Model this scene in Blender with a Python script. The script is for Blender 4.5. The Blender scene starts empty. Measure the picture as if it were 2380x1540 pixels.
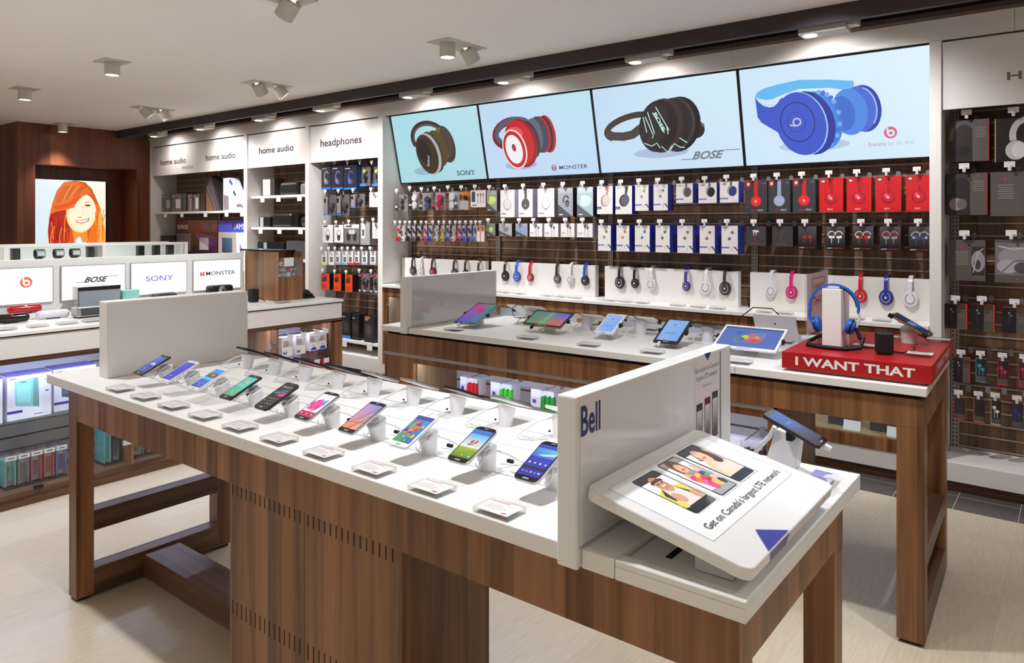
# Phone shop interior: display tables, headphone wall, speaker counter.
import bpy, bmesh, math, random
from mathutils import Vector, Matrix
from mathutils.geometry import tessellate_polygon

SC = bpy.context.scene
COL = SC.collection
PI = math.pi
rnd = random.Random(7)

# ------------------------------------------------------------------ camera
cam_d = bpy.data.cameras.new('camera')
cam_d.sensor_fit = 'HORIZONTAL'
cam_d.sensor_width = 36.0
cam_d.lens = 36.0 * 1690.0 / 2380.0
cam_d.shift_y = -250.0 / 2380.0
cam_d.clip_start = 0.05
cam_d.clip_end = 100
cam = bpy.data.objects.new('camera', cam_d)
COL.objects.link(cam)
cam.location = (0, 0, 1.55)
cam.rotation_euler = (PI / 2, 0, math.radians(38.17))
SC.camera = cam

# ------------------------------------------------------------------ world, exposure
world = bpy.data.worlds.new('mall')  # even fill light, added in place of an assumed open shop front
SC.world = world
world.use_nodes = True
bg = world.node_tree.nodes['Background']
bg.inputs[0].default_value = (1.0, 0.98, 0.97, 1)
bg.inputs[1].default_value = 0.22
vs = SC.view_settings
vs.view_transform = 'Standard'
vs.look = 'None'
vs.exposure = 0.0
vs.gamma = 1.0
vs.use_curve_mapping = False
SC.cycles.max_bounces = 9
SC.cycles.diffuse_bounces = 5
SC.cycles.transparent_max_bounces = 16
SPOT_W = 126.0      # ceiling lamps
WASH_W = 23.0      # wall washers

# ------------------------------------------------------------------ colour, materials
def S(r, g=None, b=None):
    if g is None:
        r, g, b = r
    f = lambda v: (v / 255 / 12.92) if v <= 10.31 else ((v / 255 + 0.055) / 1.055) ** 2.4
    return (f(r), f(g), f(b), 1.0)

MATS = {}
def mat(name, col=(200, 200, 200), rough=0.5, metal=0.0, emit=0.0, trans=0.0, alpha=1.0, coat=0.0, ior=1.45, spec=0.5):
    if name in MATS:
        return MATS[name]
    m = bpy.data.materials.new(name)
    m.use_nodes = True
    b = m.node_tree.nodes['Principled BSDF']
    c = S(*col)
    b.inputs['Base Color'].default_value = c
    b.inputs['Roughness'].default_value = rough
    b.inputs['Metallic'].default_value = metal
    b.inputs['IOR'].default_value = ior
    b.inputs['Specular IOR Level'].default_value = spec
    b.inputs['Transmission Weight'].default_value = trans
    b.inputs['Alpha'].default_value = alpha
    b.inputs['Coat Weight'].default_value = coat
    b.inputs['Coat Roughness'].default_value = 0.05
    if emit:
        b.inputs['Emission Color'].default_value = c
        b.inputs['Emission Strength'].default_value = emit
    MATS[name] = m
    return m

def nodes(m):
    nt = m.node_tree
    return nt, nt.nodes, nt.links, nt.nodes['Principled BSDF']

def attr_mat(name, emit=0.0, rough=0.4, coat=0.0):
    m = mat(name, (255, 255, 255), rough, coat=coat)
    nt, N, L, b = nodes(m)
    a = N.new('ShaderNodeAttribute')
    a.attribute_name = 'Col'
    if emit:
        b.inputs['Base Color'].default_value = (0.01, 0.01, 0.01, 1)
        L.new(a.outputs['Color'], b.inputs['Emission Color'])
        b.inputs['Emission Strength'].default_value = emit
    else:
        L.new(a.outputs['Color'], b.inputs['Base Color'])
    return m

PRINT = attr_mat('printed_card', 0, 0.35, 0.2)
SCREEN = attr_mat('lit_screen', 1.0, 0.12)
WALLSCREEN = attr_mat('lit_wall_screen', 1.12, 0.2)

def wood(name, dark, light, grain='z', width=0.075, red=0.0):
    """walnut veneer in strips of varied tone, fine grain along one axis"""
    m = mat(name, dark, 0.38)
    nt, N, L, b = nodes(m)
    geo = N.new('ShaderNodeNewGeometry')
    sep = N.new('ShaderNodeSeparateXYZ')
    L.new(geo.outputs['Position'], sep.inputs[0])
    ax = {'x': ('Y', 'Z', 'X'), 'y': ('X', 'Z', 'Y'), 'z': ('X', 'Y', 'Z')}[grain]
    mul = N.new('ShaderNodeMath'); mul.operation = 'MULTIPLY_ADD'
    L.new(sep.outputs[ax[0]], mul.inputs[0]); mul.inputs[1].default_value = 1.13
    L.new(sep.outputs[ax[1]], mul.inputs[2])
    comb = N.new('ShaderNodeCombineXYZ')
    L.new(mul.outputs[0], comb.inputs[0]); L.new(sep.outputs[ax[2]], comb.inputs[1])
    # slow wander of the strip edges
    nz = N.new('ShaderNodeTexNoise'); nz.inputs['Scale'].default_value = 1.7
    L.new(geo.outputs['Position'], nz.inputs['Vector'])
    add = N.new('ShaderNodeMath'); add.operation = 'MULTIPLY_ADD'
    L.new(nz.outputs[0], add.inputs[0]); add.inputs[1].default_value = 0.012; L.new(mul.outputs[0], add.inputs[2])
    dv = N.new('ShaderNodeMath'); dv.operation = 'DIVIDE'; L.new(add.outputs[0], dv.inputs[0]); dv.inputs[1].default_value = width
    fl = N.new('ShaderNodeMath'); fl.operation = 'FLOOR'; L.new(dv.outputs[0], fl.inputs[0])
    wn = N.new('ShaderNodeTexWhiteNoise'); wn.noise_dimensions = '1D'; L.new(fl.outputs[0], wn.inputs['W'])
    # figure: stretched noise
    mp = N.new('ShaderNodeMapping'); mp.inputs['Scale'].default_value = (26, 1.1, 1); L.new(comb.outputs[0], mp.inputs['Vector'])
    n2 = N.new('ShaderNodeTexNoise'); n2.inputs['Scale'].default_value = 1.0; n2.inputs['Detail'].default_value = 5; n2.inputs['Distortion'].default_value = 0.5
    L.new(mp.outputs[0], n2.inputs['Vector'])
    mp3 = N.new('ShaderNodeMapping'); mp3.inputs['Scale'].default_value = (260, 5, 1); L.new(comb.outputs[0], mp3.inputs['Vector'])
    n3 = N.new('ShaderNodeTexNoise'); n3.inputs['Scale'].default_value = 1.0; n3.inputs['Detail'].default_value = 2; L.new(mp3.outputs[0], n3.inputs['Vector'])
    s1 = N.new('ShaderNodeMath'); s1.operation = 'MULTIPLY_ADD'; L.new(wn.outputs[0], s1.inputs[0]); s1.inputs[1].default_value = 0.42; s1.inputs[2].default_value = -0.30
    s2 = N.new('ShaderNodeMath'); s2.operation = 'MULTIPLY_ADD'; L.new(n2.outputs[0], s2.inputs[0]); s2.inputs[1].default_value = 1.0; L.new(s1.outputs[0], s2.inputs[2])
    s3 = N.new('ShaderNodeMath'); s3.operation = 'MULTIPLY_ADD'; L.new(n3.outputs[0], s3.inputs[0]); s3.inputs[1].default_value = 0.22; L.new(s2.outputs[0], s3.inputs[2])
    cr = N.new('ShaderNodeValToRGB')
    e = cr.color_ramp.elements
    e[0].position = 0.18; e[0].color = S(*dark)
    e[1].position = 0.82; e[1].color = S(*light)
    L.new(s3.outputs[0], cr.inputs[0])
    L.new(cr.outputs[0], b.inputs['Base Color'])
    return m

WOOD = wood('walnut_upright', (87, 52, 29), (162, 114, 74))
WOODX = wood('walnut_rail_x', (74, 47, 33), (134, 98, 72), 'x', 0.2)
WOODY = wood('walnut_rail_y', (74, 47, 33), (134, 98, 72), 'y', 0.2)
WOODR = wood('reddish_panelling', (84, 41, 24), (120, 66, 40), 'z', 0.16)
WOODS = wood('slat_board_wood', (86, 60, 43), (140, 106, 78), 'z', 0.07)
WOODT = wood('tan_inner_wood', (140, 112, 80), (178, 150, 114), 'z', 0.1)
WHITE = mat('white_solid_surface', (238, 236, 233), 0.32)
WHITEM = mat('white_matt_laminate', (232, 226, 222), 0.5)
WHITEG = mat('white_gloss_plastic', (236, 236, 236), 0.14, coat=0.3)
GREYW = mat('pale_grey_laminate', (222, 221, 219), 0.4)
PLAST = mat('white_plastic', (228, 228, 232), 0.3)
CABLE = mat('white_cable', (225, 226, 230), 0.4)
BLACK = mat('black_plastic', (22, 22, 24), 0.35)
BLACKM = mat('black_rubber', (18, 17, 17), 0.6)
DARK = mat('dark_recess', (12, 10, 10), 0.8)  # near-black: the shade inside slots, gaps and recesses put into the colour
SILVER = mat('brushed_metal', (190, 188, 185), 0.3, metal=1.0)
CHROME = mat('chrome', (215, 215, 218), 0.12, metal=1.0)
GREYM = mat('grey_upright_metal', (168, 160, 154), 0.4, metal=0.4)
ALU = mat('aluminium_insert', (172, 164, 158), 0.4, metal=0.4)
REDP = mat('red_painted_board', (172, 18, 24), 0.35)
GREYL = mat('grey_plastic', (150, 150, 156), 0.4)
def thin_clear(name, tint, gloss=0.12):
    """thin clear sheet: mostly lets light straight through, with a gloss on top"""
    m = mat(name, (255, 255, 255), 0.03)
    nt, N, L, b = nodes(m)
    tr = N.new('ShaderNodeBsdfTransparent'); tr.inputs[0].default_value = S(*tint)
    gl = N.new('ShaderNodeBsdfGlossy'); gl.inputs['Roughness'].default_value = 0.05
    lw = N.new('ShaderNodeLayerWeight')
    pw = N.new('ShaderNodeMath'); pw.operation = 'POWER'; L.new(lw.outputs['Facing'], pw.inputs[0]); pw.inputs[1].default_value = 4.0
    ad = N.new('ShaderNodeMath'); ad.operation = 'MULTIPLY_ADD'; L.new(pw.outputs[0], ad.inputs[0]); ad.inputs[1].default_value = 0.4; ad.inputs[2].default_value = gloss * 0.2
    mx = N.new('ShaderNodeMixShader'); L.new(ad.outputs[0], mx.inputs[0]); L.new(tr.outputs[0], mx.inputs[1]); L.new(gl.outputs[0], mx.inputs[2])
    out = [n for n in N if n.type == 'OUTPUT_MATERIAL'][0]
    L.new(mx.outputs[0], out.inputs['Surface'])
    return m
GLASS = thin_clear('clear_glass_sheet', (250, 253, 252))
ACRYL = thin_clear('clear_acrylic', (249, 249, 249), 0.4)
CLEARP = thin_clear('clear_blister', (246, 245, 246), 0.3)

# ------------------------------------------------------------------ objects
FR = {}
def link(o):
    COL.objects.link(o)
    return o

def tag(o, label=None, cat=None, group=None, kind=None):
    if label: o['label'] = label
    if cat: o['category'] = cat
    if group: o['group'] = group
    if kind: o['kind'] = kind
    return o

def thing(name, label, cat, loc=(0, 0, 0), rz=0.0, group=None):
    o = bpy.data.objects.new(name, None)
    o.empty_display_size = 0.05
    link(o)
    o.location = loc
    o.rotation_euler = (0, 0, rz)
    FR[o.name] = Matrix.Translation(loc) @ Matrix.Rotation(rz, 4, 'Z')
    return tag(o, label, cat, group)

def dup(root, loc=None, rz=None, label=None, group=None):
    """copy of a thing with copies of its parts and sub-parts"""
    r = root.copy(); link(r)
    if loc is not None: r.location = loc
    if rz is not None: r.rotation_euler = (0, 0, rz)
    if label: r['label'] = label
    if group: r['group'] = group
    FR[r.name] = Matrix.Translation(r.location) @ Matrix.Rotation(r.rotation_euler[2], 4, 'Z')
    for ch in list(root.children):
        c = ch.copy(); link(c); c.parent = r; FR[c.name] = FR[r.name]
        for g in list(ch.children):
            d = g.copy(); link(d); d.parent = c; FR[d.name] = FR[r.name]
    return r

class MB:
    """collects shapes and links them as ONE mesh object"""
    def __init__(s, M=None):
        s.v = []; s.f = []; s.m = []; s.c = []; s.M = M; s.sm = []
    def add(s, vs_, fs, mi=0, col=None, smooth=False):
        n = len(s.v)
        M = s.M
        for p in vs_:
            p = Vector(p)
            s.v.append(M @ p if M is not None else p)
        for k, f in enumerate(fs):
            s.f.append([i + n for i in f]); s.m.append(mi); s.sm.append(smooth)
            if col is None: s.c.append(None)
            elif isinstance(col, list): s.c.append([col[i] for i in f])
            else: s.c.append(col)
        return s
    def box(s, x0, x1, y0, y1, z0, z1, mi=0, col=None):
        v = [(x, y, z) for z in (z0, z1) for y in (y0, y1) for x in (x0, x1)]
        return s.add(v, [(0, 2, 3, 1), (4, 5, 7, 6), (0, 1, 5, 4), (2, 6, 7, 3), (0, 4, 6, 2), (1, 3, 7, 5)], mi, col)
    def hexa(s, p, mi=0, col=None):
        return s.add(p, [(0, 3, 2, 1), (4, 5, 6, 7), (0, 1, 5, 4), (1, 2, 6, 5), (2, 3, 7, 6), (3, 0, 4, 7)], mi, col)
    def prism(s, poly, z0, z1, mi=0, col=None, plane='xy'):
        """extrude a 2D outline: plane xy -> along z, xz -> along y, yz -> along x"""
        g = {'xy': lambda a, b, c: (a, b, c), 'xz': lambda a, b, c: (a, c, b), 'yz': lambda a, b, c: (c, a, b)}[plane]
        n = len(poly)
        v = [g(a, b, z0) for a, b in poly] + [g(a, b, z1) for a, b in poly]
        f = [list(range(n))[::-1], list(range(n, 2 * n))] + [(i, (i + 1) % n, n + (i + 1) % n, n + i) for i in range(n)]
        return s.add(v, f, mi, col)
    def tube(s, pts, r, n=8, mi=0, col=None, caps=True):
        pts = [Vector(p) for p in pts]
        rs = r if isinstance(r, (list, tuple)) else [r] * len(pts)
        rings = []; up = None
        for i, p in enumerate(pts):
            a = pts[max(i - 1, 0)]; b_ = pts[min(i + 1, len(pts) - 1)]
            t = (b_ - a).normalized()
            if up is None:
                up = Vector((0, 0, 1)) if abs(t.z) < 0.9 else Vector((1, 0, 0))
            u = t.cross(up).normalized(); w = u.cross(t).normalized(); up = w
            rings.append([p + (u * math.cos(k * 2 * PI / n) + w * math.sin(k * 2 * PI / n)) * rs[i] for k in range(n)])
        v = [q for r_ in rings for q in r_]
        f = [(i * n + k, i * n + (k + 1) % n, (i + 1) * n + (k + 1) % n, (i + 1) * n + k) for i in range(len(pts) - 1) for k in range(n)]
        if caps:
            f += [list(range(n))[::-1], [(len(pts) - 1) * n + k for k in range(n)]]
        return s.add(v, f, mi, col, True)
    def lathe(s, prof, M=None, n=20, mi=0, col=None, caps=True):
        """profile (r, z) round the local z axis"""
        M = M or Matrix()
        v = [M @ Vector((r * math.cos(k * 2 * PI / n), r * math.sin(k * 2 * PI / n), z)) for r, z in prof for k in range(n)]
        f = [(i * n + k, i * n + (k + 1) % n, (i + 1) * n + (k + 1) % n, (i + 1) * n + k) for i in range(len(prof) - 1) for k in range(n)]
        if caps:
            f += [list(range(n))[::-1], [(len(prof) - 1) * n + k for k in range(n)]]
        return s.add(v, f, mi, col, True)
    def ball(s, c, r, n=12, mi=0, col=None):
        c = Vector(c); rr = r if isinstance(r, (tuple, list)) else (r, r, r)
        prof = [(math.sin(PI * i / n), -math.cos(PI * i / n)) for i in range(n + 1)]
        prof[0] = (0.001, -1); prof[-1] = (0.001, 1)
        return s.lathe(prof, Matrix.Translation(c) @ Matrix.Diagonal((rr[0], rr[1], rr[2], 1)), n + 4, mi, col)
    def build(s, name, mats, parent=None, local=False, bevel=0.0, seg=2, loc=None):
        me = bpy.data.meshes.new(name)
        vs_ = s.v
        if parent is not None and not local:
            inv = FR[parent.name].inverted()
            vs_ = [inv @ p for p in vs_]
        elif loc is not None:
            vs_ = [p - Vector(loc) for p in vs_]
        me.from_pydata([tuple(p) for p in vs_], [], s.f)
        if not isinstance(mats, (list, tuple)): mats = [mats]
        for m in mats: me.materials.append(m)
        me.polygons.foreach_set('material_index', s.m)
        me.polygons.foreach_set('use_smooth', s.sm)
        if any(c is not None for c in s.c):
            at = me.color_attributes.new('Col', 'FLOAT_COLOR', 'CORNER')
            data = []
            for f, c in zip(s.f, s.c):
                if c is None: c = (0.8, 0.8, 0.8, 1)
                if isinstance(c, list):
                    for q in c: data.extend(q)
                else:
                    for _ in f: data.extend(c)
            at.data.foreach_set('color', data)
        me.update()
        o = link(bpy.data.objects.new(name, me))
        if parent is not None:
            o.parent = parent; FR[o.name] = FR[parent.name]
        else:
            if loc is not None: o.location = loc
            FR[o.name] = Matrix.Translation(o.location)
        if any(s.sm):
            try: me.set_sharp_from_angle(angle=math.radians(38))
            except Exception: pass
        if bevel:
            b = o.modifiers.new('bevel', 'BEVEL'); b.width = bevel; b.segments = seg
            b.limit_method = 'ANGLE'; b.angle_limit = math.radians(40)
        return o

def bx(name, x0, x1, y0, y1, z0, z1, m, parent=None, bevel=0.0, local=False):
    return MB().box(x0, x1, y0, y1, z0, z1).build(name, m, parent, local, bevel)

def struct(name, mb, m, bevel=0.0):
    return tag(mb.build(name, m, bevel=bevel), kind='structure')

def frame(o, x, y, z):
    """matrix whose columns are the given axes"""
    M = Matrix.Identity(4)
    for i, a in enumerate((x, y, z)):
        for k in range(3): M[k][i] = a[k]
    for k in range(3): M[k][3] = o[k]
    return M

def rrect(x0, x1, y0, y1, r, n=4):
    p = []
    for cx, cy, a in ((x1 - r, y1 - r, 0), (x0 + r, y1 - r, 90), (x0 + r, y0 + r, 180), (x1 - r, y0 + r, 270)):
        for k in range(n + 1):
            t = math.radians(a + 90 * k / n)
            p.append((cx + r * math.cos(t), cy + r * math.sin(t)))
    return p

# ------------------------------------------------------------------ lettering and flat printed art
TXT = {}
def text_mesh(t, bold=0.0, shear=0.0):
    key = (t, bold, shear)
    if key in TXT: return TXT[key]
    cu = bpy.data.curves.new('lettering', 'FONT')
    cu.body = t; cu.size = 1.0; cu.offset = bold; cu.shear = shear; cu.resolution_u = 3
    ob = bpy.data.objects.new('lettering', cu)
    COL.objects.link(ob)
    dg = bpy.context.evaluated_depsgraph_get()
    me = bpy.data.meshes.new_from_object(ob.evaluated_get(dg))
    v = [(p.co.x, p.co.y) for p in me.vertices]
    f = [list(p.vertices) for p in me.polygons]
    bpy.data.objects.remove(ob); bpy.data.curves.remove(cu); bpy.data.meshes.remove(me)
    if v:
        x0 = min(p[0] for p in v); x1 = max(p[0] for p in v)
        y0 = min(p[1] for p in v); y1 = max(p[1] for p in v)
    else: x0 = x1 = y0 = y1 = 0
    TXT[key] = (v, f, x0, x1, y0, y1)
    return TXT[key]

class Art:
    """flat shapes on a rectangle; M maps (u, v, lift): u to the reader's right, v up, both in metres"""
    def __init__(s, M, W, H, eps=0.00003, e0=0.0003):
        s.mb = MB(); s.M = M; s.W = W; s.H = H; s.l = 0; s.eps = eps; s.e0 = e0
    def _add(s, pts, faces, col):
        z = s.e0 + s.l * s.eps; s.l += 1
        s.mb.add([s.M @ Vector((u * s.W, v * s.H, z)) for u, v in pts], faces, 0, col)
        return s
    def poly(s, pts, col):
        tri = tessellate_polygon([[Vector((u * s.W, v * s.H, 0)) for u, v in pts]])
        fs = []
        for a, b, c in tri:
            pa, pb, pc = pts[a], pts[b], pts[c]
            if (pb[0] - pa[0]) * (pc[1] - pa[1]) - (pb[1] - pa[1]) * (pc[0] - pa[0]) < 0: b, c = c, b
            fs.append((a, b, c))
        return s._add(pts, fs, S(*col))
    def rect(s, u0, v0, u1, v1, col):
        return s._add([(u0, v0), (u1, v0), (u1, v1), (u0, v1)], [(0, 1, 2, 3)], S(*col))
    def grad(s, u0, v0, u1, v1, bl, br, tr, tl, n=6):
        pts = []; cols = []; fs = []
        C = [S(*c) for c in (bl, br, tr, tl)]
        for j in range(n + 1):
            for i in range(n + 1):
                a, b = i / n, j / n
                pts.append((u0 + (u1 - u0) * a, v0 + (v1 - v0) * b))
                cols.append(tuple(C[0][k] * (1 - a) * (1 - b) + C[1][k] * a * (1 - b) + C[2][k] * a * b + C[3][k] * (1 - a) * b for k in range(4)))
        for j in range(n):
            for i in range(n):
                q = j * (n + 1) + i
                fs.append((q, q + 1, q + n + 2, q + n + 1))
        return s._add(pts, fs, cols)
    def ell(s, cu, cv, ru, rv, col, rot=0.0, n=28, asp=True):
        """radii in units of the height"""
        k = s.H / s.W if asp else 1.0
        c, d = math.cos(rot), math.sin(rot)
        p = []
        for i in range(n):
            a, b = ru * math.cos(i * 2 * PI / n), rv * math.sin(i * 2 * PI / n)
            p.append((cu + (a * c - b * d) * k, cv + a * d + b * c))
        return s._add(p, [list(range(n))], S(*col))
    def line(s, pts, w, col):
        """stroke of width w (in heights) along points"""
        k = s.H / s.W
        P = [Vector((u / k, v)) for u, v in pts]
        L_, R_ = [], []
        for i, p in enumerate(P):
            t = (P[min(i + 1, len(P) - 1)] - P[max(i - 1, 0)]).normalized()
            nrm = Vector((-t.y, t.x)) * w / 2
            L_.append(p + nrm); R_.append(p - nrm)
        v = [(q.x * k, q.y) for q in L_] + [(q.x * k, q.y) for q in R_]
        m = len(P)
        return s._add(v, [(m + i, m + i + 1, i + 1, i) for i in range(m - 1)], S(*col))
    def ring(s, cu, cv, r, w, col, a0=0.0, a1=2 * PI, n=28, ru=None, rot=0.0):
        ru = ru or r
        k = s.H / s.W
        c, d = math.cos(rot), math.sin(rot)
        pts = []
        for i in range(n + 1):
            t = a0 + (a1 - a0) * i / n
            a, b = ru * math.cos(t), r * math.sin(t)
            pts.append((cu + (a * c - b * d) * k, cv + a * d + b * c))
        return s.line(pts, w, col)
    def text(s, t, u, v, h, col, w=None, align='c', bold=0.0, shear=0.0, rot=0.0):
        """h: letter height in heights; w: overall width as a share of W (squeezes the letters)"""
        vs_, fs, x0, x1, y0, y1 = text_mesh(t, bold, shear)
        if not vs_: return s
        sy = h * s.H / 0.72
        sx = sy if w is None else w * s.W / (x1 - x0)
        wd = (x1 - x0) * sx
        off = {'l': 0, 'c': -wd / 2, 'r': -wd}[align]
        c, d = math.cos(rot), math.sin(rot)
        pts = []
        for x, y in vs_:
            a = (x - x0) * sx + off; b = y * sy
            pts.append((u + (a * c - b * d) / s.W, v + (a * d + b * c) / s.H))
        return s._add(pts, fs, S(*col))
    def build(s, name, m, parent=None, local=False):
        return s.mb.build(name, m, parent, local)

def spot(name, loc, target, watts, deg=70, blend=0.7, rad=0.04, col=(0.93, 0.97, 1.0)):
    d = bpy.data.lights.new(name, 'SPOT')
    d.energy = watts; d.spot_size = math.radians(deg); d.spot_blend = blend
    d.shadow_soft_size = rad; d.color = col
    o = link(bpy.data.objects.new(name, d))
    o.location = loc
    o.rotation_euler = (Vector(target) - Vector(loc)).to_track_quat('-Z', 'Y').to_euler()
    return o
# ------------------------------------------------------------------ room shell
def floor_mat():
    m = mat('floor_tile', (205, 196, 182), 0.28)
    nt, N, L, b = nodes(m)
    geo = N.new('ShaderNodeNewGeometry'); sep = N.new('ShaderNodeSeparateXYZ'); L.new(geo.outputs['Position'], sep.inputs[0])
    def M_(op, a, b_=None, c=None):
        n = N.new('ShaderNodeMath'); n.operation = op
        for i, q in enumerate((a, b_, c)):
            if q is None: continue
            if isinstance(q, (int, float)): n.inputs[i].default_value = q
            else: L.new(q, n.inputs[i])
        return n.outputs[0]
    tx = M_('DIVIDE', M_('ADD', sep.outputs['X'], 0.268), 0.2935)
    ty = M_('DIVIDE', M_('SUBTRACT', sep.outputs['Y'], 1.22), 0.6)
    ex = M_('ABSOLUTE', M_('SUBTRACT', M_('FRACT', tx), 0.5))
    ey = M_('ABSOLUTE', M_('SUBTRACT', M_('FRACT', ty), 0.5))
    gx = M_('GREATER_THAN', ex, 0.5 - 0.0016 / 0.2935)
    gy = M_('GREATER_THAN', ey, 0.5 - 0.0013 / 0.6)
    grout = M_('MAXIMUM', gx, gy)
    cid = M_('ADD', M_('MULTIPLY', M_('FLOOR', tx), 7.13), M_('MULTIPLY', M_('FLOOR', ty), 3.71))
    wn = N.new('ShaderNodeTexWhiteNoise'); wn.noise_dimensions = '1D'; L.new(cid, wn.inputs['W'])
    mp = N.new('ShaderNodeMapping'); mp.inputs['Scale'].default_value = (190, 9, 1); L.new(geo.outputs['Position'], mp.inputs['Vector'])
    nz = N.new('ShaderNodeTexNoise'); nz.inputs['Detail'].default_value = 3; nz.inputs['Scale'].default_value = 1; L.new(mp.outputs[0], nz.inputs['Vector'])
    tone = M_('ADD', M_('MULTIPLY', wn.outputs[0], 0.16), M_('MULTIPLY', nz.outputs[0], 0.84))
    cr = N.new('ShaderNodeValToRGB'); cr.color_ramp.elements[0].color = S(192, 176, 154); cr.color_ramp.elements[1].color = S(222, 207, 185)
    cr.color_ramp.elements[0].position = 0.2; cr.color_ramp.elements[1].position = 0.8
    L.new(tone, cr.inputs[0])
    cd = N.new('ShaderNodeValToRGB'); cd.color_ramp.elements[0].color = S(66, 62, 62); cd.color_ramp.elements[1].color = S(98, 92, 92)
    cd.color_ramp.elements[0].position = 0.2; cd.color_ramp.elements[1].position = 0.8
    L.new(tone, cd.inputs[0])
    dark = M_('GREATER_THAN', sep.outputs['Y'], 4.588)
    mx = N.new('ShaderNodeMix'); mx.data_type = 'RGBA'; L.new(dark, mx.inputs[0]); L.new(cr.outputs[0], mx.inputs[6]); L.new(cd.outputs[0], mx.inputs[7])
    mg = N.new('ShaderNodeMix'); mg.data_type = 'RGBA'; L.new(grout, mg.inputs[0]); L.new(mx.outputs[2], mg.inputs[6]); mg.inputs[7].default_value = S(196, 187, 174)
    L.new(mg.outputs[2], b.inputs['Base Color'])
    return m

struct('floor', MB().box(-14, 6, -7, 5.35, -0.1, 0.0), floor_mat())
CEILM = mat('ceiling_paint', (240, 234, 231), 0.75)
struct('ceiling', MB().box(-14, 6, -7, 4.43, 2.81, 2.9), CEILM)
struct('wall_back', MB().box(-14, 6, 5.3, 5.4, 0, 3.0), WHITEM)
struct('wall_left', MB().box(-14.1, -14, -7, 5.35, 0, 2.9), WHITEM)
BULK = mat('bulkhead_dark_paint', (58, 48, 50), 0.6)
LIP = mat('trough_lip_paint', (84, 68, 64), 0.6)
struct('trim_1', MB().box(-10.9, 6, 4.43, 4.47, 2.71, 2.9), BULK)
struct('trim_2', MB().box(-10.9, 6, 4.47, 5.3, 2.9, 2.95), DARK)
struct('trim_3', MB().box(-10.3, 6, 4.80, 4.90, 2.745, 2.775).box(-10.3, 6, 4.88, 4.90, 2.775, 2.9), LIP)
# white fascia over the bays, in panels with fine joints
fm = MB()
xs = [-10.34, -7.9, -6.7, -5.5, -4.3, -3.1, -1.9, -0.3, 1.5, 3.5, 5.5]
for a, b_ in zip(xs, xs[1:]):
    low = 2.622
    fm.box(a + 0.001, b_ - 0.001, 4.88, 4.905, low, 2.745)
struct('trim_4', fm, WHITEM)
# posts: deep white side panels between the bays
for i, (a, b_) in enumerate(((-10.34, -10.27), (-7.94, -7.87), (-6.73, -6.67), (-5.54, -5.47), (-0.713, -0.652), (2.4, 2.46))):
    struct('trim_%d' % (5 + i), MB().box(a, b_, 4.88, 5.3, 0.0, 2.621), WHITEM, 0.002)

# panelled portal with the recess for the big screen
pm = MB()
pm.box(-11.4, -10.3, 3.267, 3.462, 0, 2.81).box(-11.4, -10.3, 4.70, 4.88, 0, 2.71).box(-11.4, -10.3, 4.43, 4.70, 2.30, 2.71).box(-11.4, -10.3, 3.462, 4.43, 2.30, 2.81)
pm.box(-11.4, -10.78, 3.462, 4.70, 0, 2.30).box(-11.4, -10.34, 4.88, 5.3, 0, 2.9)
struct('wall_portal', pm, WOODR)

# ------------------------------------------------------------------ ceiling lamps
TRIMM = mat('lamp_trim_paint', (196, 190, 180), 0.5)
LENS = mat('lamp_lens', (255, 250, 240), 0.3, emit=9.0)
def head_mb(x, y, tilt_dir, tilt, r=0.055, ln=0.10, z=2.81):
    ax = Vector((math.sin(tilt) * math.cos(tilt_dir), math.sin(tilt) * math.sin(tilt_dir), -math.cos(tilt)))
    q = ax.to_track_quat('Z', 'Y').to_matrix().to_4x4()
    M = Matrix.Translation((x, y, z)) @ q
    body = MB().lathe([(0.02, -0.01), (r, -0.005), (r, ln), (r - 0.006, ln), (r - 0.008, ln - 0.006)], M, 24, caps=False)
    lens = MB().lathe([(0.0005, ln - 0.008), (r - 0.008, ln - 0.008)], M, 24, caps=False)
    return body, lens, Vector((x, y, z)) + ax * (ln + 0.01), ax

def downlight(x, y, heads, label, watts=None):
    t = thing('recessed_spotlight', label, 'ceiling light', (x, y, 2.81), 0, 'recessed ceiling spotlights')
    n = len(heads)
    d = 0.1 if n == 1 else 0.2
    bx('trim_plate', x - 0.105, x + 0.105, y - d, y + d, 2.804, 2.8098, TRIMM, t)
    for i, (td, tl) in enumerate(heads):
        yy = y if n == 1 else y + (-0.1 + 0.2 * i)
        b, l, p, ax = head_mb(x, yy, math.radians(td), math.radians(tl), z=2.803 if tl < 5 else 2.795)
        h = b.build('lamp_head', TRIMM, t)
        l.build('lens', LENS, h)
        spot('ceiling_spot', p, p + ax, watts or SPOT_W, 84 if tl < 5 else 92, 0.9, 0.045, (0.93, 0.97, 1.0))
    return t

downlight(-7.75, 2.52, [(0, 0)], 'single round ceiling spotlight nearest the left edge of the photo')
downlight(-5.93, 2.52, [(0, 0)], 'single round ceiling spotlight nearer the camera, halfway along its row of singles')
downlight(-10.1, 3.70, [(0, 0)], 'single round ceiling spotlight close to the wooden portal')
downlight(-8.0, 3.82, [(70, 42), (100, 42)], 'twin tilted ceiling spotlight nearest to the wooden portal')
downlight(-5.8, 3.80, [(110, 45), (60, 42)], 'twin ceiling spotlight with heads tilted apart, in front of the headphones sign')
downlight(-3.47, 3.79, [(0, 0), (80, 40)], 'twin ceiling spotlight with one lit disc, nearest to the wall of screens')
downlight(-3.5, 2.45, [(190, 42)], 'tilted ceiling spotlight cut off by the top edge of the photo')
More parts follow.
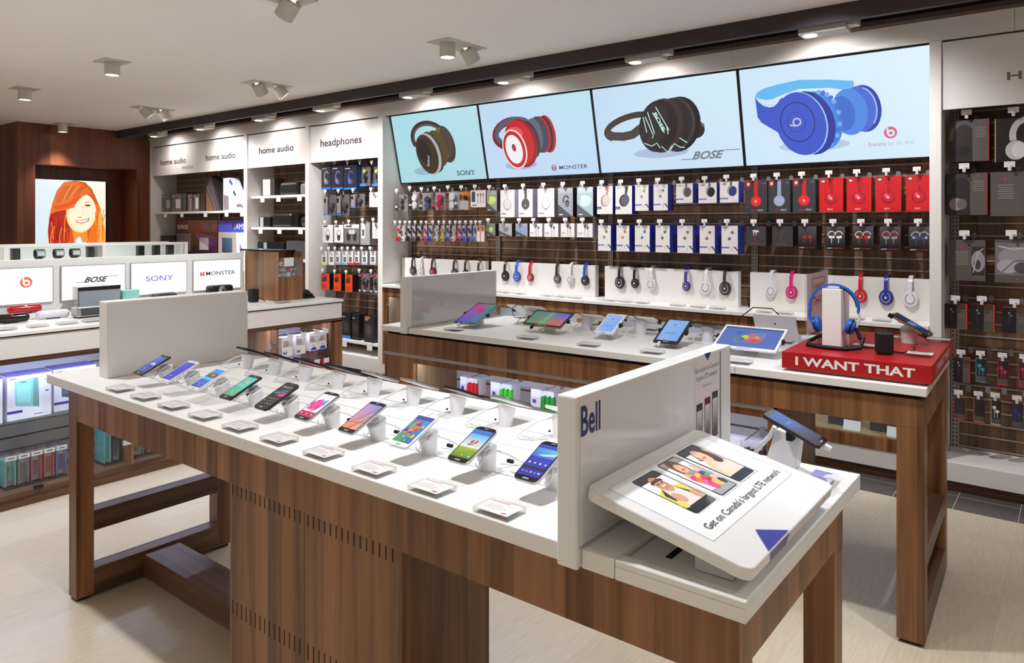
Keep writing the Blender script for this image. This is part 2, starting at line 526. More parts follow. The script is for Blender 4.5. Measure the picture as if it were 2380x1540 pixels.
# unseen ceiling lamps: some continue the seen rows, the rest are added for bounce
OFF = [(-1.2, 3.79, 1), (1.1, 3.79, 0.6), (-1.2, 2.5, 1), (0.0, 2.62, 0.7), (3.4, 3.0, 0.8)]
OFF += [(x, 1.1, 1.0 if x < 0 else 0.6) for x in (-8.2, -5.9, -3.6, -1.4, 1.0, 3.3)] + [(x, y, 1.3) for y in (-1.2, -3.6) for x in (-7.0, -4.4, -1.8, 0.8, 3.4)]  # rows added out of view to brighten floor and ceiling
for i, (x, y, k) in enumerate(OFF):
    struct('trim_%d' % (20 + i), MB().box(x - 0.105, x + 0.105, y - 0.1, y + 0.1, 2.804, 2.8098), TRIMM)
    aim = (x, 5.2, 1.2) if y > 3.5 else (x, y, 0)
    spot('ceiling_spot', (x, y, 2.79), aim, SPOT_W * k, 96, 0.8, 0.045, (0.93, 0.97, 1.0))

# wall washers in the dark trough
for i, x in enumerate((-9.62, -8.47, -7.22, -6.13, -4.86, -3.75, -2.55, -1.36, 0.95)):
    if x < -0.5:
        nm = ['first', 'second', 'third', 'fourth', 'fifth', 'sixth', 'seventh', 'eighth'][i]
        t = thing('wall_washer', 'white box spotlight in the dark ceiling trough, %s counted from the wooden portal' % nm, 'ceiling light', (x + 0.15, 4.6, 2.72), 0, 'wall washers in the trough')
        bx('housing', x, x + 0.27, 4.53, 4.66, 2.69, 2.775, TRIMM, t, 0.004)
        bx('bracket', x + 0.27, x + 0.33, 4.55, 4.63, 2.71, 2.76, TRIMM, t, 0.003)
        M = Matrix.Translation((x + 0.055, 4.585, 2.6875))
        MB().lathe([(0.0005, 0.0), (0.04, 0.0)], M, 18, caps=False).build('lens', LENS, t)
        bx('track', x + 0.1, x + 0.2, 4.57, 4.61, 2.775, 2.9, TRIMM, t)
    spot('wash_spot', (x + 0.06, 4.60, 2.68), (x + 0.10, 4.95, 2.22), WASH_W * (1 if x < 0 else 0.4), 150, 1.0, 0.05, (1, 0.95, 0.93))

# ------------------------------------------------------------------ slat walls of the bays
SLATZ0 = 1.248
def slatwall(label, x0, x1, z0, z1, uprights=(), group='slat boards behind the goods', side=False):
    t = thing('slat_board', label, 'slat wall', ((x0 + x1) / 2, 5.25, z0), 0, group)
    bx('board', x0, x1, 5.25, 5.28, z0, z1, WOODS, t)
    r = MB()
    k = math.ceil((z0 - SLATZ0) / 0.0762)
    while SLATZ0 + k * 0.0762 < z1 - 0.02:
        z = SLATZ0 + k * 0.0762
        r.box(x0, x1, 5.242, 5.25, z - 0.0045, z + 0.0045)
        k += 1
    r.build('slat_rails', ALU, t)
    for u in uprights:
        up = bx('upright', u - 0.022, u + 0.022, 5.23, 5.2415, z0, z1, GREYM, t)
        h = MB(); z = z0 + 0.01
        while z < z1 - 0.02:
            for q in (-0.013, 0.007):
                h.box(u + q, u + q + 0.005, 5.2292, 5.23, z, z + 0.012)
            z += 0.025
        h.build('slots', DARK, up)
    return t

slatwall('slat board of the wireless speaker bay with its upright in the middle', -10.27, -7.94, 0.2, 2.6, (-9.1,))
slatwall('slat board of the narrow speaker bay with black boxes', -7.87, -6.73, 0.2, 2.6)
slatwall('slat board behind the hanging headphones under the headphones sign', -6.67, -5.54, 0.2, 2.6)
slatwall('slat board under the leftmost big screen', -5.47, -4.302, 0.95, 2.1, (-5.45,))
slatwall('slat board under the big screen with the red headphones', -4.298, -3.102, 0.95, 2.1, (-4.275,))
slatwall('slat board under the big screen with the black headphones', -3.098, -1.902, 0.95, 2.1, (-3.075,))
slatwall('slat board under the big screen with the blue headphones', -1.898, -0.713, 0.95, 2.1, (-1.875,))
slatwall('slat board of the dark boxes at the right edge of the photo', -0.652, 2.4, 0.17, 2.6, (-0.625,))

# white plinths with dark kick boards
def plinth(label, x0, x1, zt):
    t = thing('base_plinth', label, 'base', ((x0 + x1) / 2, 5.05, 0), 0, 'white bases of the wall bays')
    bx('base_box', x0, x1, 4.88, 5.25, 0.062, zt, WHITEM, t, 0.002)
    bx('kick_board', x0, x1, 4.905, 5.25, 0.0, 0.062, WOODX, t)
plinth('white base under the hanging headphones bay', -6.67, -5.54, 0.2)
plinth('white base under the wall counter', -5.47, -0.713, 0.168)
plinth('white base under the dark boxes at the right edge', -0.652, 2.4, 0.17)

# ------------------------------------------------------------------ sign boards
def sign_board(label, x0, x1, words, z0=2.215, z1=2.610, small=None):
    t = thing('sign_board', label, 'sign', ((x0 + x1) / 2, 4.9, z0), 0, 'signs above the bays')
    bx('panel', x0, x1, 4.895, 4.915, z0, z1, WHITEM, t, 0.002)
    A = Art(frame((x0, 4.895, z0), (1, 0, 0), (0, 0, 1), (0, -1, 0)), x1 - x0, z1 - z0, 0.00003, 0.0015)
    words(A)
    A.build('lettering', PRINT, t)
    if small:
        A = Art(frame((x0, 4.895, z0), (1, 0, 0), (0, 0, 1), (0, -1, 0)), x1 - x0, z1 - z0, 0.00003, 0.0015)
        small(A)
        A.build('second_lettering', PRINT, t)
    return t
BRN = (44, 26, 24)
def ha(A):
    A.text('home audio', 0.19, 0.36, 0.20, BRN, 0.58, 'l', 0.012)
def haw(A):
    A.text('wireless', 0.68, 0.16, 0.13, (140, 124, 124), 0.25, 'l')
def ha2(A):
    A.text('home audio', 0.20, 0.36, 0.20, BRN, 0.62, 'l', 0.012)
def ha2w(A):
    A.text('wireless', 0.74, 0.16, 0.13, (140, 124, 124), 0.27, 'l')
sign_board('white home audio wireless sign beside the wooden portal', -10.24, -9.062, ha, small=haw)
sign_board('white home audio wireless sign beside the plain home audio sign', -9.058, -7.94, ha2, small=ha2w)
sign_board('white sign reading home audio without a second word', -7.865, -6.735, lambda A: A.text('home audio', 0.5, 0.40, 0.19, BRN, 0.60, 'c', 0.016))
sign_board('white sign reading headphones', -6.668, -5.542, lambda A: A.text('headphones', 0.47, 0.42, 0.20, BRN, 0.60, 'c', 0.018))
def he(A):
    A.text('HE', 0.103, 0.345, 0.115, (124, 100, 100), 0.042, 'l', 0.02)
sign_board('large white sign board cut off by the right edge of the photo', -0.65, 2.4, he)

# ------------------------------------------------------------------ the four big screens
vS = Vector((0, -0.15, 0.673)).normalized()
nS = Vector((1, 0, 0)).cross(vS)
def wall_screen(label, x0, x1, art):
    H = 0.69
    base = Vector((x0, 5.12, 1.957))
    M = frame(base, (1, 0, 0), vS, nS)
    t = thing('wall_screen', label, 'screen', (x0, 5.12, 1.957), 0, 'big screens along the wall')
    W = x1 - x0
    m = MB(M); m.box(0.001, W - 0.001, 0, H, -0.05, 0.0)
    for a in ((0.001, 0.010, 0, H), (W - 0.010, W - 0.001, 0, H), (0.001, W - 0.001, 0, 0.009), (0.001, W - 0.001, H - 0.009, H)):
        m.box(a[0], a[1], a[2], a[3], 0.0, 0.006)
    m.build('bezel', BLACK, t)
    M2 = frame(base + Vector((0.010, 0, 0)) + vS * 0.009, (1, 0, 0), vS, nS)
    A = Art(M2, W - 0.020, H - 0.018)
    art(A)
    A.build('picture', WALLSCREEN, t)

def bgd(A, c=(172, 212, 224), d=(186, 206, 230), e=(204, 226, 236)):
    A.grad(0, 0, 1, 1, c, d, e, c, 8)

def beats_b(A, u, v, r, ring, hole):
    """round b mark: disc, a light b stem and bowl"""
    A.ell(u, v, r, r, ring)
    k = A.H / A.W
    A.ell(u + 0.06 * r * k, v - 0.10 * r, r * 0.60, r * 0.60, hole)
    A.ell(u + 0.06 * r * k, v - 0.10 * r, r * 0.28, r * 0.28, ring)
    A.rect(u - 0.58 * r * k, v - 0.10 * r, u - 0.30 * r * k, v + 0.80 * r, hole)

def art_sony(A):
    bgd(A, (160, 206, 216), (164, 204, 214), (176, 214, 224))
    d, e, br = (40, 34, 28), (66, 52, 30), (90, 72, 40)
    A.ell(0.30, 0.16, 0.20, 0.06, (140, 178, 192))
    A.ring(0.42, 0.62, 0.22, 0.075, (50, 40, 44), math.radians(20), math.radians(215), ru=0.33, rot=-0.15)
    A.ring(0.42, 0.62, 0.20, 0.03, (86, 74, 78), math.radians(30), math.radians(205), ru=0.30, rot=-0.15)
    A.ell(0.60, 0.52, 0.17, 0.27, (60, 50, 40), 0.25)
    A.ell(0.57, 0.54, 0.13, 0.23, (112, 88, 44), 0.25)
    A.ell(0.62, 0.56, 0.10, 0.22, (72, 62, 56), 0.3)
    A.ell(0.50, 0.47, 0.18, 0.27, (88, 68, 34), 0.3)
    A.ell(0.43, 0.42, 0.22, 0.31, (70, 60, 56), 0.30)
    A.ell(0.39, 0.40, 0.225, 0.315, (168, 166, 164), 0.30)
    A.ell(0.37, 0.40, 0.205, 0.295, (58, 45, 26), 0.30)
    A.ell(0.34, 0.44, 0.12, 0.19, (38, 30, 24), 0.30)
    A.text('SONY', 0.385, 0.30, 0.035, (220, 220, 220), 0.10, 'c', 0.01, 0, 1.3)
    A.text('SONY', 0.78, 0.07, 0.065, (60, 74, 84), 0.20, 'c', 0.012)
    for u in (0.70, 0.755, 0.80, 0.86): A.rect(u - 0.018, 0.068, u + 0.018, 0.074, (60, 74, 84))

def art_monster(A):
    bgd(A, (182, 206, 230), (180, 204, 230), (178, 216, 226))
    g, r, dr = (84, 86, 104), (176, 24, 34), (96, 16, 22)
    A.ell(0.33, 0.16, 0.26, 0.06, (150, 172, 200))
    A.ring(0.28, 0.58, 0.16, 0.10, (122, 26, 32), math.radians(60), math.radians(235), ru=0.28, rot=0.15)
    A.ring(0.30, 0.60, 0.15, 0.07, g, math.radians(20), math.radians(215), ru=0.29, rot=0.15)
    A.ell(0.60, 0.53, 0.13, 0.24, r, 0.10)
    A.ell(0.585, 0.53, 0.12, 0.23, (50, 38, 46), 0.10)
    A.ell(0.55, 0.53, 0.14, 0.235, r, 0.10)
    A.ell(0.53, 0.53, 0.14, 0.235, (62, 62, 78), 0.10)
    A.ell(0.49, 0.53, 0.12, 0.22, (92, 94, 112), 0.10)
    A.ell(0.44, 0.48, 0.15, 0.25, (52, 50, 64), 0.25)
    A.ell(0.36, 0.44, 0.25, 0.32, (140, 22, 30), 0.22)
    A.ell(0.34, 0.45, 0.23, 0.30, (190, 30, 40), 0.22)
    A.ell(0.30, 0.56, 0.15, 0.10, (214, 80, 80), 0.1)
    A.ell(0.29, 0.37, 0.195, 0.265, (216, 214, 214), 0.22)
    A.ell(0.288, 0.37, 0.175, 0.245, (186, 26, 34), 0.22)
    A.ell(0.285, 0.37, 0.135, 0.195, (228, 226, 228), 0.22)
    A.ell(0.285, 0.39, 0.032, 0.05, (60, 50, 52), 0.2)
    A.poly([(0.272, 0.35), (0.284, 0.35), (0.284, 0.425), (0.272, 0.41)], (210, 40, 50)); A.poly([(0.288, 0.36), (0.298, 0.36), (0.298, 0.43), (0.288, 0.42)], (210, 40, 50))
    A.ring(0.625, 0.095, 0.035, 0.008, (60, 62, 78))
    A.poly([(0.607, 0.07), (0.622, 0.07), (0.622, 0.115), (0.607, 0.10)], (214, 60, 84)); A.poly([(0.627, 0.07), (0.643, 0.07), (0.643, 0.10), (0.627, 0.115)], (214, 60, 84))
    A.text('MONSTER', 0.67, 0.07, 0.05, (60, 62, 78), 0.24, 'l', 0.008)

def bose(A, u, v, h, w, col):
    """slanted letters with long bars running out at both ends"""
    A.text('BOSE', u, v, h, col, w * 0.72, 'c', 0.035, 0.45)
    k = A.H / A.W * h * 0.45
    A.rect(u - w * 0.60, v - 0.0, u - w * 0.33, v + h * 0.10, col)
    A.rect(u + w * 0.30 + k, v + h * 0.90, u + w * 0.60 + k, v + h * 1.0, col)

def art_bose(A):
    bgd(A, (184, 208, 230), (196, 214, 232), (200, 226, 236))
    A.ell(0.46, 0.20, 0.34, 0.06, (160, 180, 206))
    b, d = (38, 32, 36), (24, 20, 22)
    A.ring(0.26, 0.52, 0.12, 0.07, (60, 52, 40), math.radians(40), math.radians(215), ru=0.33, rot=0.18)
    A.line([(0.085, 0.47), (0.12, 0.43), (0.2, 0.415), (0.27, 0.43), (0.36, 0.52)], 0.10, (66, 56, 54))
    A.ell(0.70, 0.44, 0.13, 0.11, (40, 34, 34), -0.3)
    A.line([(0.62, 0.58), (0.72, 0.54), (0.77, 0.46)], 0.03, (96, 90, 92))
    A.ell(0.60, 0.50, 0.26, 0.31, (28, 24, 28), -0.35)
    A.ell(0.565, 0.505, 0.26, 0.30, (64, 52, 58), -0.35)
    A.ell(0.55, 0.505, 0.25, 0.295, b, -0.35)
    A.ell(0.49, 0.50, 0.25, 0.31, (54, 42, 42), -0.35)
    A.ell(0.46, 0.50, 0.235, 0.30, (32, 26, 28), -0.35)
    A.ell(0.435, 0.53, 0.175, 0.235, (42, 35, 34), -0.35)
    w = (196, 228, 226)
    for p in ([(0.455, 0.72), (0.535, 0.44)], [(0.375, 0.62), (0.42, 0.40), (0.41, 0.37)], [(0.395, 0.67), (0.43, 0.42)], [(0.43, 0.66), (0.50, 0.42)], [(0.36, 0.62), (0.375, 0.44)], [(0.52, 0.49), (0.525, 0.40)]):
        A.line(p, 0.010, w)
    A.text('BOSE', 0.462, 0.54, 0.04, w, 0.13, 'c', 0.03, 0, -1.15)
    for p in ([(0.35, 0.32), (0.40, 0.28), (0.44, 0.31), (0.46, 0.25)], [(0.47, 0.27), (0.51, 0.20), (0.545, 0.27)], [(0.53, 0.22), (0.56, 0.29), (0.60, 0.245), (0.63, 0.24)], [(0.60, 0.35), (0.65, 0.29)]):
        A.line(p, 0.010, w)
    bose(A, 0.78, 0.10, 0.085, 0.30, (112, 122, 134))

def art_beats(A):
    bgd(A, (194, 218, 236), (204, 224, 238), (212, 230, 240))
    A.ell(0.40, 0.17, 0.34, 0.06, (172, 192, 214)); A.ell(0.60, 0.36, 0.2, 0.05, (176, 196, 216))
    b1, b2, b3, lt = (58, 82, 190), (40, 60, 160), (74, 130, 214), (96, 176, 228)
    A.poly([(0.083, 0.71), (0.10, 0.755), (0.14, 0.785), (0.22, 0.81), (0.34, 0.83), (0.50, 0.80), (0.63, 0.76), (0.63, 0.66), (0.50, 0.72), (0.34, 0.74), (0.24, 0.70), (0.19, 0.67), (0.15, 0.665), (0.11, 0.685)], lt); A.line([(0.083, 0.71), (0.10, 0.665), (0.13, 0.625), (0.16, 0.605), (0.19, 0.61)], 0.012, (170, 206, 240))
    A.poly([(0.083, 0.71), (0.10, 0.655), (0.13, 0.61), (0.16, 0.588), (0.19, 0.592), (0.21, 0.62), (0.235, 0.67), (0.31, 0.66), (0.33, 0.2), (0.25, 0.21), (0.20, 0.33), (0.15, 0.39), (0.11, 0.44), (0.09, 0.50)], b1)
    A.ell(0.675, 0.49, 0.15, 0.225, b2, 0.12)
    A.ell(0.655, 0.49, 0.14, 0.22, (70, 100, 200), 0.12)
    A.ring(0.66, 0.49, 0.205, 0.012, (150, 190, 232), -0.9, 1.2, ru=0.135, rot=0.12)
    A.ell(0.60, 0.47, 0.16, 0.225, b3, 0.12)
    A.ell(0.565, 0.46, 0.11, 0.17, (58, 104, 192), 0.12)
    A.ell(0.435, 0.41, 0.21, 0.30, (70, 126, 210), 0.30)
    for a in range(14):
        t = math.radians(-70 + a * 12)
        A.ell(0.437 + 0.20 * math.cos(t) * 0.55, 0.41 + 0.28 * math.sin(t) + 0.0, 0.022, 0.022, (110, 160, 228) if a % 2 else (60, 108, 200))
    A.ell(0.385, 0.395, 0.235, 0.325, (36, 52, 146), 0.28)
    A.ell(0.343, 0.395, 0.24, 0.325, (150, 190, 236), 0.25)
    A.ell(0.335, 0.395, 0.24, 0.323, b1, 0.25)
    A.ring(0.318, 0.415, 0.20, 0.008, (26, 34, 96), ru=0.165, rot=0.22)
    A.ring(0.313, 0.415, 0.10, 0.006, (40, 56, 150), ru=0.085, rot=0.2)
    A.ring(0.315, 0.415, 0.036, 0.016, (176, 184, 204), ru=0.036)
    A.line([(0.273, 0.39), (0.306, 0.377)], 0.016, (176, 184, 204))
    beats_b(A, 0.80, 0.245, 0.056, (206, 96, 118), (206, 226, 238))
    A.text('beats', 0.69, 0.125, 0.042, (186, 150, 168), 0.085, 'l', 0.004); A.text('by dr.dre', 0.785, 0.125, 0.042, (176, 190, 206), 0.125, 'l')

XS = (-5.46, -4.302, -3.102, -1.902, -0.714)
wall_screen('big wall screen showing dark brown headphones', XS[0], XS[1], art_sony)
wall_screen('big wall screen showing red and white headphones', XS[1], XS[2], art_monster)
wall_screen('big wall screen showing black headphones with white scratches', XS[2], XS[3], art_bose)
wall_screen('big wall screen showing blue headphones', XS[3], XS[4], art_beats)

# ------------------------------------------------------------------ screen in the portal
t = thing('portrait_screen', 'bright screen with a red-haired laughing woman, in the wooden portal', 'screen', (-10.70, 4.04, 1.2))
bx('cabinet', -10.78, -10.70, 3.57, 4.475, 1.20, 2.145, BLACK, t)
A = Art(frame((-10.70, 3.585, 1.22), (0, 1, 0), (0, 0, 1), (1, 0, 0)), 0.875, 0.915)
A.grad(0, 0, 1, 1, (214, 232, 246), (255, 238, 190), (255, 255, 240), (232, 246, 252))
def hair(pts, col): A.poly(pts, col)
hair([(0.20, 0.0), (0.18, 0.25), (0.20, 0.45), (0.24, 0.66), (0.30, 0.84), (0.40, 0.97), (0.55, 1.0), (0.70, 0.98), (0.80, 0.88), (0.86, 0.74), (0.92, 0.6), (0.96, 0.4), (1.0, 0.2), (1.0, 0.0)], (222, 92, 22))
hair([(0.20, 0.0), (0.18, 0.25), (0.20, 0.45), (0.26, 0.60), (0.40, 0.62), (0.48, 0.40), (0.50, 0.2), (0.46, 0.0)], (186, 34, 12))
hair([(0.72, 0.0), (0.76, 0.2), (0.82, 0.45), (0.85, 0.68), (0.92, 0.6), (0.97, 0.36), (1.0, 0.1), (1.0, 0.0)], (250, 120, 24))
hair([(0.90, 0.0), (0.88, 0.3), (0.90, 0.56), (0.96, 0.4), (1.0, 0.25), (1.0, 0.0)], (255, 176, 80))
hair([(0.46, 0.0), (0.48, 0.30), (0.62, 0.24), (0.74, 0.30), (0.74, 0.0)], (214, 90, 14))
A.poly([(0.50, 0.34), (0.72, 0.34), (0.74, 0.10), (0.56, 0.02)], (244, 150, 40))
A.ell(0.645, 0.52, 0.205, 0.29, (255, 226, 150), -0.10)
A.ell(0.66, 0.53, 0.185, 0.275, (255, 246, 216), -0.10)
hair([(0.24, 0.66), (0.30, 0.84), (0.42, 0.97), (0.58, 0.98), (0.72, 0.92), (0.82, 0.80), (0.76, 0.81), (0.66, 0.77), (0.58, 0.68), (0.54, 0.60), (0.44, 0.57), (0.30, 0.54), (0.22, 0.5)], (232, 116, 44))
hair([(0.30, 0.56), (0.44, 0.60), (0.56, 0.66), (0.66, 0.78), (0.60, 0.78), (0.48, 0.68), (0.36, 0.64), (0.24, 0.62)], (240, 84, 12))
for k in range(26):
    a = rnd.random(); y0 = rnd.uniform(0.0, 0.35)
    u = 0.21 + 0.26 * a if k % 2 else 0.86 + 0.12 * a
    A.line([(u, y0), (u + rnd.uniform(-0.02, 0.02), y0 + 0.12), (u + rnd.uniform(-0.03, 0.03), y0 + 0.25)], 0.012, rnd.choice([(120, 18, 12), (236, 70, 20), (214, 50, 16), (255, 140, 50)] if k % 2 else [(255, 150, 50), (240, 100, 20), (255, 190, 110)]))
for k in range(12):
    u = 0.30 + 0.03 * k
    A.line([(u, 0.66 + 0.012 * k), (u + 0.05, 0.80 + 0.006 * k), (u + 0.12, 0.92)], 0.010, rnd.choice([(206, 84, 30), (250, 160, 90), (240, 130, 70)]))
A.line([(0.69, 0.665), (0.73, 0.69), (0.77, 0.685)], 0.012, (226, 160, 80)); A.ell(0.735, 0.635, 0.042, 0.014, (150, 84, 30))
A.ell(0.74, 0.635, 0.014, 0.014, (90, 50, 20))
A.ell(0.62, 0.46, 0.03, 0.008, (240, 160, 80)); A.line([(0.66, 0.62), (0.67, 0.52), (0.68, 0.485)], 0.008, (250, 220, 150))
A.poly([(0.55, 0.41), (0.63, 0.41), (0.76, 0.45), (0.75, 0.40), (0.66, 0.365), (0.59, 0.375)], (214, 110, 70)); A.poly([(0.57, 0.405), (0.64, 0.405), (0.745, 0.435), (0.73, 0.405), (0.66, 0.378), (0.60, 0.385)], (255, 252, 246))
A.poly([(0.55, 0.0), (0.55, 0.12), (0.60, 0.17), (0.64, 0.16), (0.66, 0.09), (0.72, 0.09), (0.73, 0.0)], (196, 220, 240)); A.poly([(0.58, 0.0), (0.58, 0.12), (0.62, 0.17), (0.65, 0.10), (0.68, 0.0)], (240, 248, 252))
A.build('picture', SCREEN, t)
# ------------------------------------------------------------------ front display table
ft = thing('display_table', 'long white-topped walnut display table nearest the camera, with rows of phones', 'table', (-1.95, 1.6, 0))
def slab(name, x0, x1, y0, y1, z0, z1, parent, m=WHITE):
    return bx(name, x0, x1, y0, y1, z0, z1, m, parent, 0.0025)
slab('tabletop', -3.46, -1.9635, 1.205, 2.005, 0.875, 0.913, ft)
slab('tabletop', -1.9615, -0.776, 1.205, 2.005, 0.875, 0.913, ft)
slab('tabletop', -0.774, -0.701, 1.205, 2.005, 0.875, 0.913, ft)
# end tray with a raised rim
tr = MB().box(-0.699, -0.447, 1.205, 2.005, 0.875, 0.900)
tr.box(-0.699, -0.447, 1.205, 1.235, 0.900, 0.913).box(-0.474, -0.447, 1.235, 2.005, 0.900, 0.913).box(-0.699, -0.474, 1.80, 2.005, 0.900, 0.913)
tr.build('tray_top', WHITE, ft, bevel=0.002)
bx('tray_slot', -0.642, -0.628, 1.30, 1.62, 0.9001, 0.9006, DARK, ft)
bx('cable_slot', -3.20, -0.83, 1.438, 1.444, 0.9131, 0.9133, mat('slot_shadow', (168, 166, 164), 0.7), ft)
bx('cable_slot', -3.20, -0.83, 1.640, 1.643, 0.9131, 0.9133, MATS['slot_shadow'], ft)
bx('cable_slot', -3.20, -0.83, 1.788, 1.793, 0.9131, 0.9133, MATS['slot_shadow'], ft)
bx('apron', -3.311, -0.47, 1.235, 1.257, 0.745, 0.868, WOOD, ft, 0.001)
bx('apron', -3.311, -0.47, 1.905, 1.927, 0.745, 0.868, WOOD, ft, 0.001)
bx('apron', -0.492, -0.47, 1.257, 1.905, 0.765, 0.868, WOOD, ft, 0.001)
bx('apron', -3.311, -3.289, 1.257, 1.905, 0.745, 0.868, WOOD, ft, 0.001)
bx('top_frame', -3.28, -0.50, 1.26, 1.90, 0.868, 0.875, DARK, ft)  # black filler: shade of the gap under the top, as colour
for x0, y0 in ((-3.311, 1.229), (-3.311, 1.852), (-0.545, 1.229), (-0.545, 1.855)):
    lg = bx('leg', x0 + 0.001, x0 + 0.074, y0 + 0.007 if y0 < 1.5 else y0, (y0 + 0.075) if y0 < 1.5 else 1.926, 0.012, 0.868, WOOD, ft, 0.001)
    bx('foot_glide', x0 + 0.012, x0 + 0.063, y0 + 0.012, y0 + 0.063, 0, 0.012, BLACK, lg)
for xx in (-3.311, -0.545):
    bx('end_rail', xx, xx + 0.075, 1.304, 1.852, 0.275, 0.358, WOODY, ft, 0.001)
    bx('end_rail', xx, xx + 0.075, 1.304, 1.852, 0.012, 0.118, WOODY, ft, 0.001)
bx('stretcher', -3.236, -0.545, 1.505, 1.66, 0.012, 0.108, WOODX, ft, 0.001)
pd = bx('pedestal', -2.122, -1.336, 1.268, 1.594, 0.012, 0.80, WOOD, ft, 0.001)
for a, b_ in ((-2.121, -1.7365), (-1.7345, -1.337)):
    d = bx('door', a, b_, 1.256, 1.268, 0.02, 0.744, WOOD, pd, 0.0006)
    for z0, z1 in ((0.697, 0.739), (0.322, 0.368)):
        v = MB()
        for k in range(15):
            x = a + 0.014 + k * 0.0249
            v.box(x, x + 0.004, 1.2556, 1.2575, z0, z1)
        v.build('vent_slots', DARK, pd)  # flush near-black strips stand in for the shade of open slots
# end panels standing on the table
t = thing('divider_panel', 'white upright divider panel at the far left end of the front table', 'panel', (-3.19, 1.64, 0.913))
bx('panel_board', -3.234, -3.156, 1.322, 1.962, 0.913, 1.228, WHITE, t, 0.004)
t = thing('divider_panel', 'white upright divider panel with dark blue lettering on the front table', 'panel', (-0.8, 1.59, 0.874))
MB().box(-0.824, -0.776, 1.192, 1.204, 0.873, 1.212).box(-0.824, -0.776, 1.204, 1.978, 0.914, 1.212).build('panel_board', WHITEG, t, bevel=0.004)
A = Art(frame((-0.776, 1.192, 0.913), (0, 1, 0), (0, 0, 1), (1, 0, 0)), 0.786, 0.299)
NAVY = (24, 44, 112)
A.text('Bell', 0.018, 0.735, 0.20, NAVY, 0.093, 'l', 0.022)
A.build('lettering', PRINT, t)
A = Art(frame((-0.776, 1.192, 0.913), (0, 1, 0), (0, 0, 1), (1, 0, 0)), 0.786, 0.299)
A.rect(0.693, 0.10, 0.892, 0.985, (232, 226, 228)); A.rect(0.70, 0.46, 0.885, 0.70, (238, 228, 228))
A.poly([(0.768, 1.0), (0.826, 1.0), (0.797, 0.93)], (44, 62, 140))
A.text("Get access to Canada's", 0.793, 0.855, 0.045, (70, 66, 76), 0.20, 'c')
A.text('largest LTE network', 0.793, 0.785, 0.045, (70, 66, 76), 0.17, 'c')
A.text('bell.ca', 0.793, 0.715, 0.022, (120, 116, 126), 0.07, 'c')
for u0, v1, c in ((0.706, 0.585, (40, 40, 60)), (0.770, 0.61, (110, 40, 44)), (0.832, 0.635, (70, 70, 84))):
    A.rect(u0, 0.235, u0 + 0.048, v1, c); A.grad(u0 + 0.004, 0.24, u0 + 0.044, v1 - 0.06, (90, 110, 84), (110, 110, 130), (232, 214, 214), (226, 222, 232), 3)
    for k in range(5): A.rect(u0 + 0.006 + 0.007 * k, 0.24, u0 + 0.011 + 0.007 * k, 0.30 + 0.03 * ((k * 7) % 5), (60 + 14 * k, 66, 92))
A.build('poster', PRINT, t)
bx('edge_strip', -0.776, -0.774, 1.90, 1.904, 0.92, 1.205, GREYL, t)

# ------------------------------------------------------------------ middle display table (turned by two degrees)
MT_RZ = math.radians(2.0)
mt = thing('display_table', 'white-topped walnut display table in the middle with tablets and a red platform', 'table', (-0.447, 3.0, 0), MT_RZ)
def mbx(name, x0, x1, y0, y1, z0, z1, m, parent, bev=0.0):
    return MB().box(x0, x1, y0, y1, z0, z1).build(name, m, parent, True, bev)
# local frame: x runs from -2.82 to 0, y from 0 to 0.78
for a, b_ in ((-2.82, -2.602), (-2.600, -1.581), (-1.579, -0.705), (-0.703, 0.0)):
    mbx('tabletop', a, b_, 0.0, 0.79, 0.921, 0.953, WHITE, mt, 0.0025)
mbx('top_frame', -2.79, -0.03, 0.03, 0.76, 0.905, 0.921, DARK, mt)  # dark line of shade below the slab, given as a black filler
mbx('apron', -2.81, -0.008, 0.012, 0.034, 0.80, 0.905, WOOD, mt, 0.001)
mbx('apron', -2.81, -0.008, 0.76, 0.782, 0.80, 0.905, WOOD, mt, 0.001)
mbx('apron', -0.030, -0.008, 0.034, 0.76, 0.80, 0.905, WOOD, mt, 0.001)
mbx('metal_strip', -2.81, -0.551, 0.016, 0.03, 0.781, 0.799, ALU, mt)
for x0, y0 in ((-0.10, 0.012), (-0.10, 0.702)):
    lg = mbx('leg', x0, x0 + 0.092, y0, y0 + 0.08, 0.014, 0.7995, WOOD, mt, 0.001)
    mbx('foot_glide', x0 + 0.012, x0 + 0.08, y0 + 0.012, y0 + 0.068, 0, 0.014, BLACK, lg)
mbx('end_rail', -0.10, -0.008, 0.092, 0.702, 0.275, 0.352, WOODY, mt, 0.001)
mbx('end_rail', -0.10, -0.008, 0.092, 0.702, 0.014, 0.118, WOODY, mt, 0.001)
cab = MB()
cab.box(-2.81, -2.58, 0.02, 0.70, 0.0, 0.78).box(-0.575, -0.551, 0.02, 0.70, 0.0, 0.78)
cab.box(-2.58, -0.575, 0.02, 0.70, 0.758, 0.78).box(-2.58, -0.575, 0.02, 0.70, 0.0, 0.20).box(-2.58, -0.575, 0.66, 0.70, 0.20, 0.758)
cab.box(-1.30, -1.10, 0.02, 0.70, 0.2, 0.758)
cab.box(-2.58, -0.575, 0.021, 0.035, 0.750, 0.758)
cb = cab.build('cabinet', WOOD, mt, True, 0.001)
mbx('inner_side', -2.579, -2.575, 0.05, 0.66, 0.20, 0.757, WOODT, mt)
LEDB = mat('led_strip_cool', (214, 226, 255), 0.4, emit=30.0)
SLATG = mat('grey_slat_board', (222, 224, 232), 0.5)
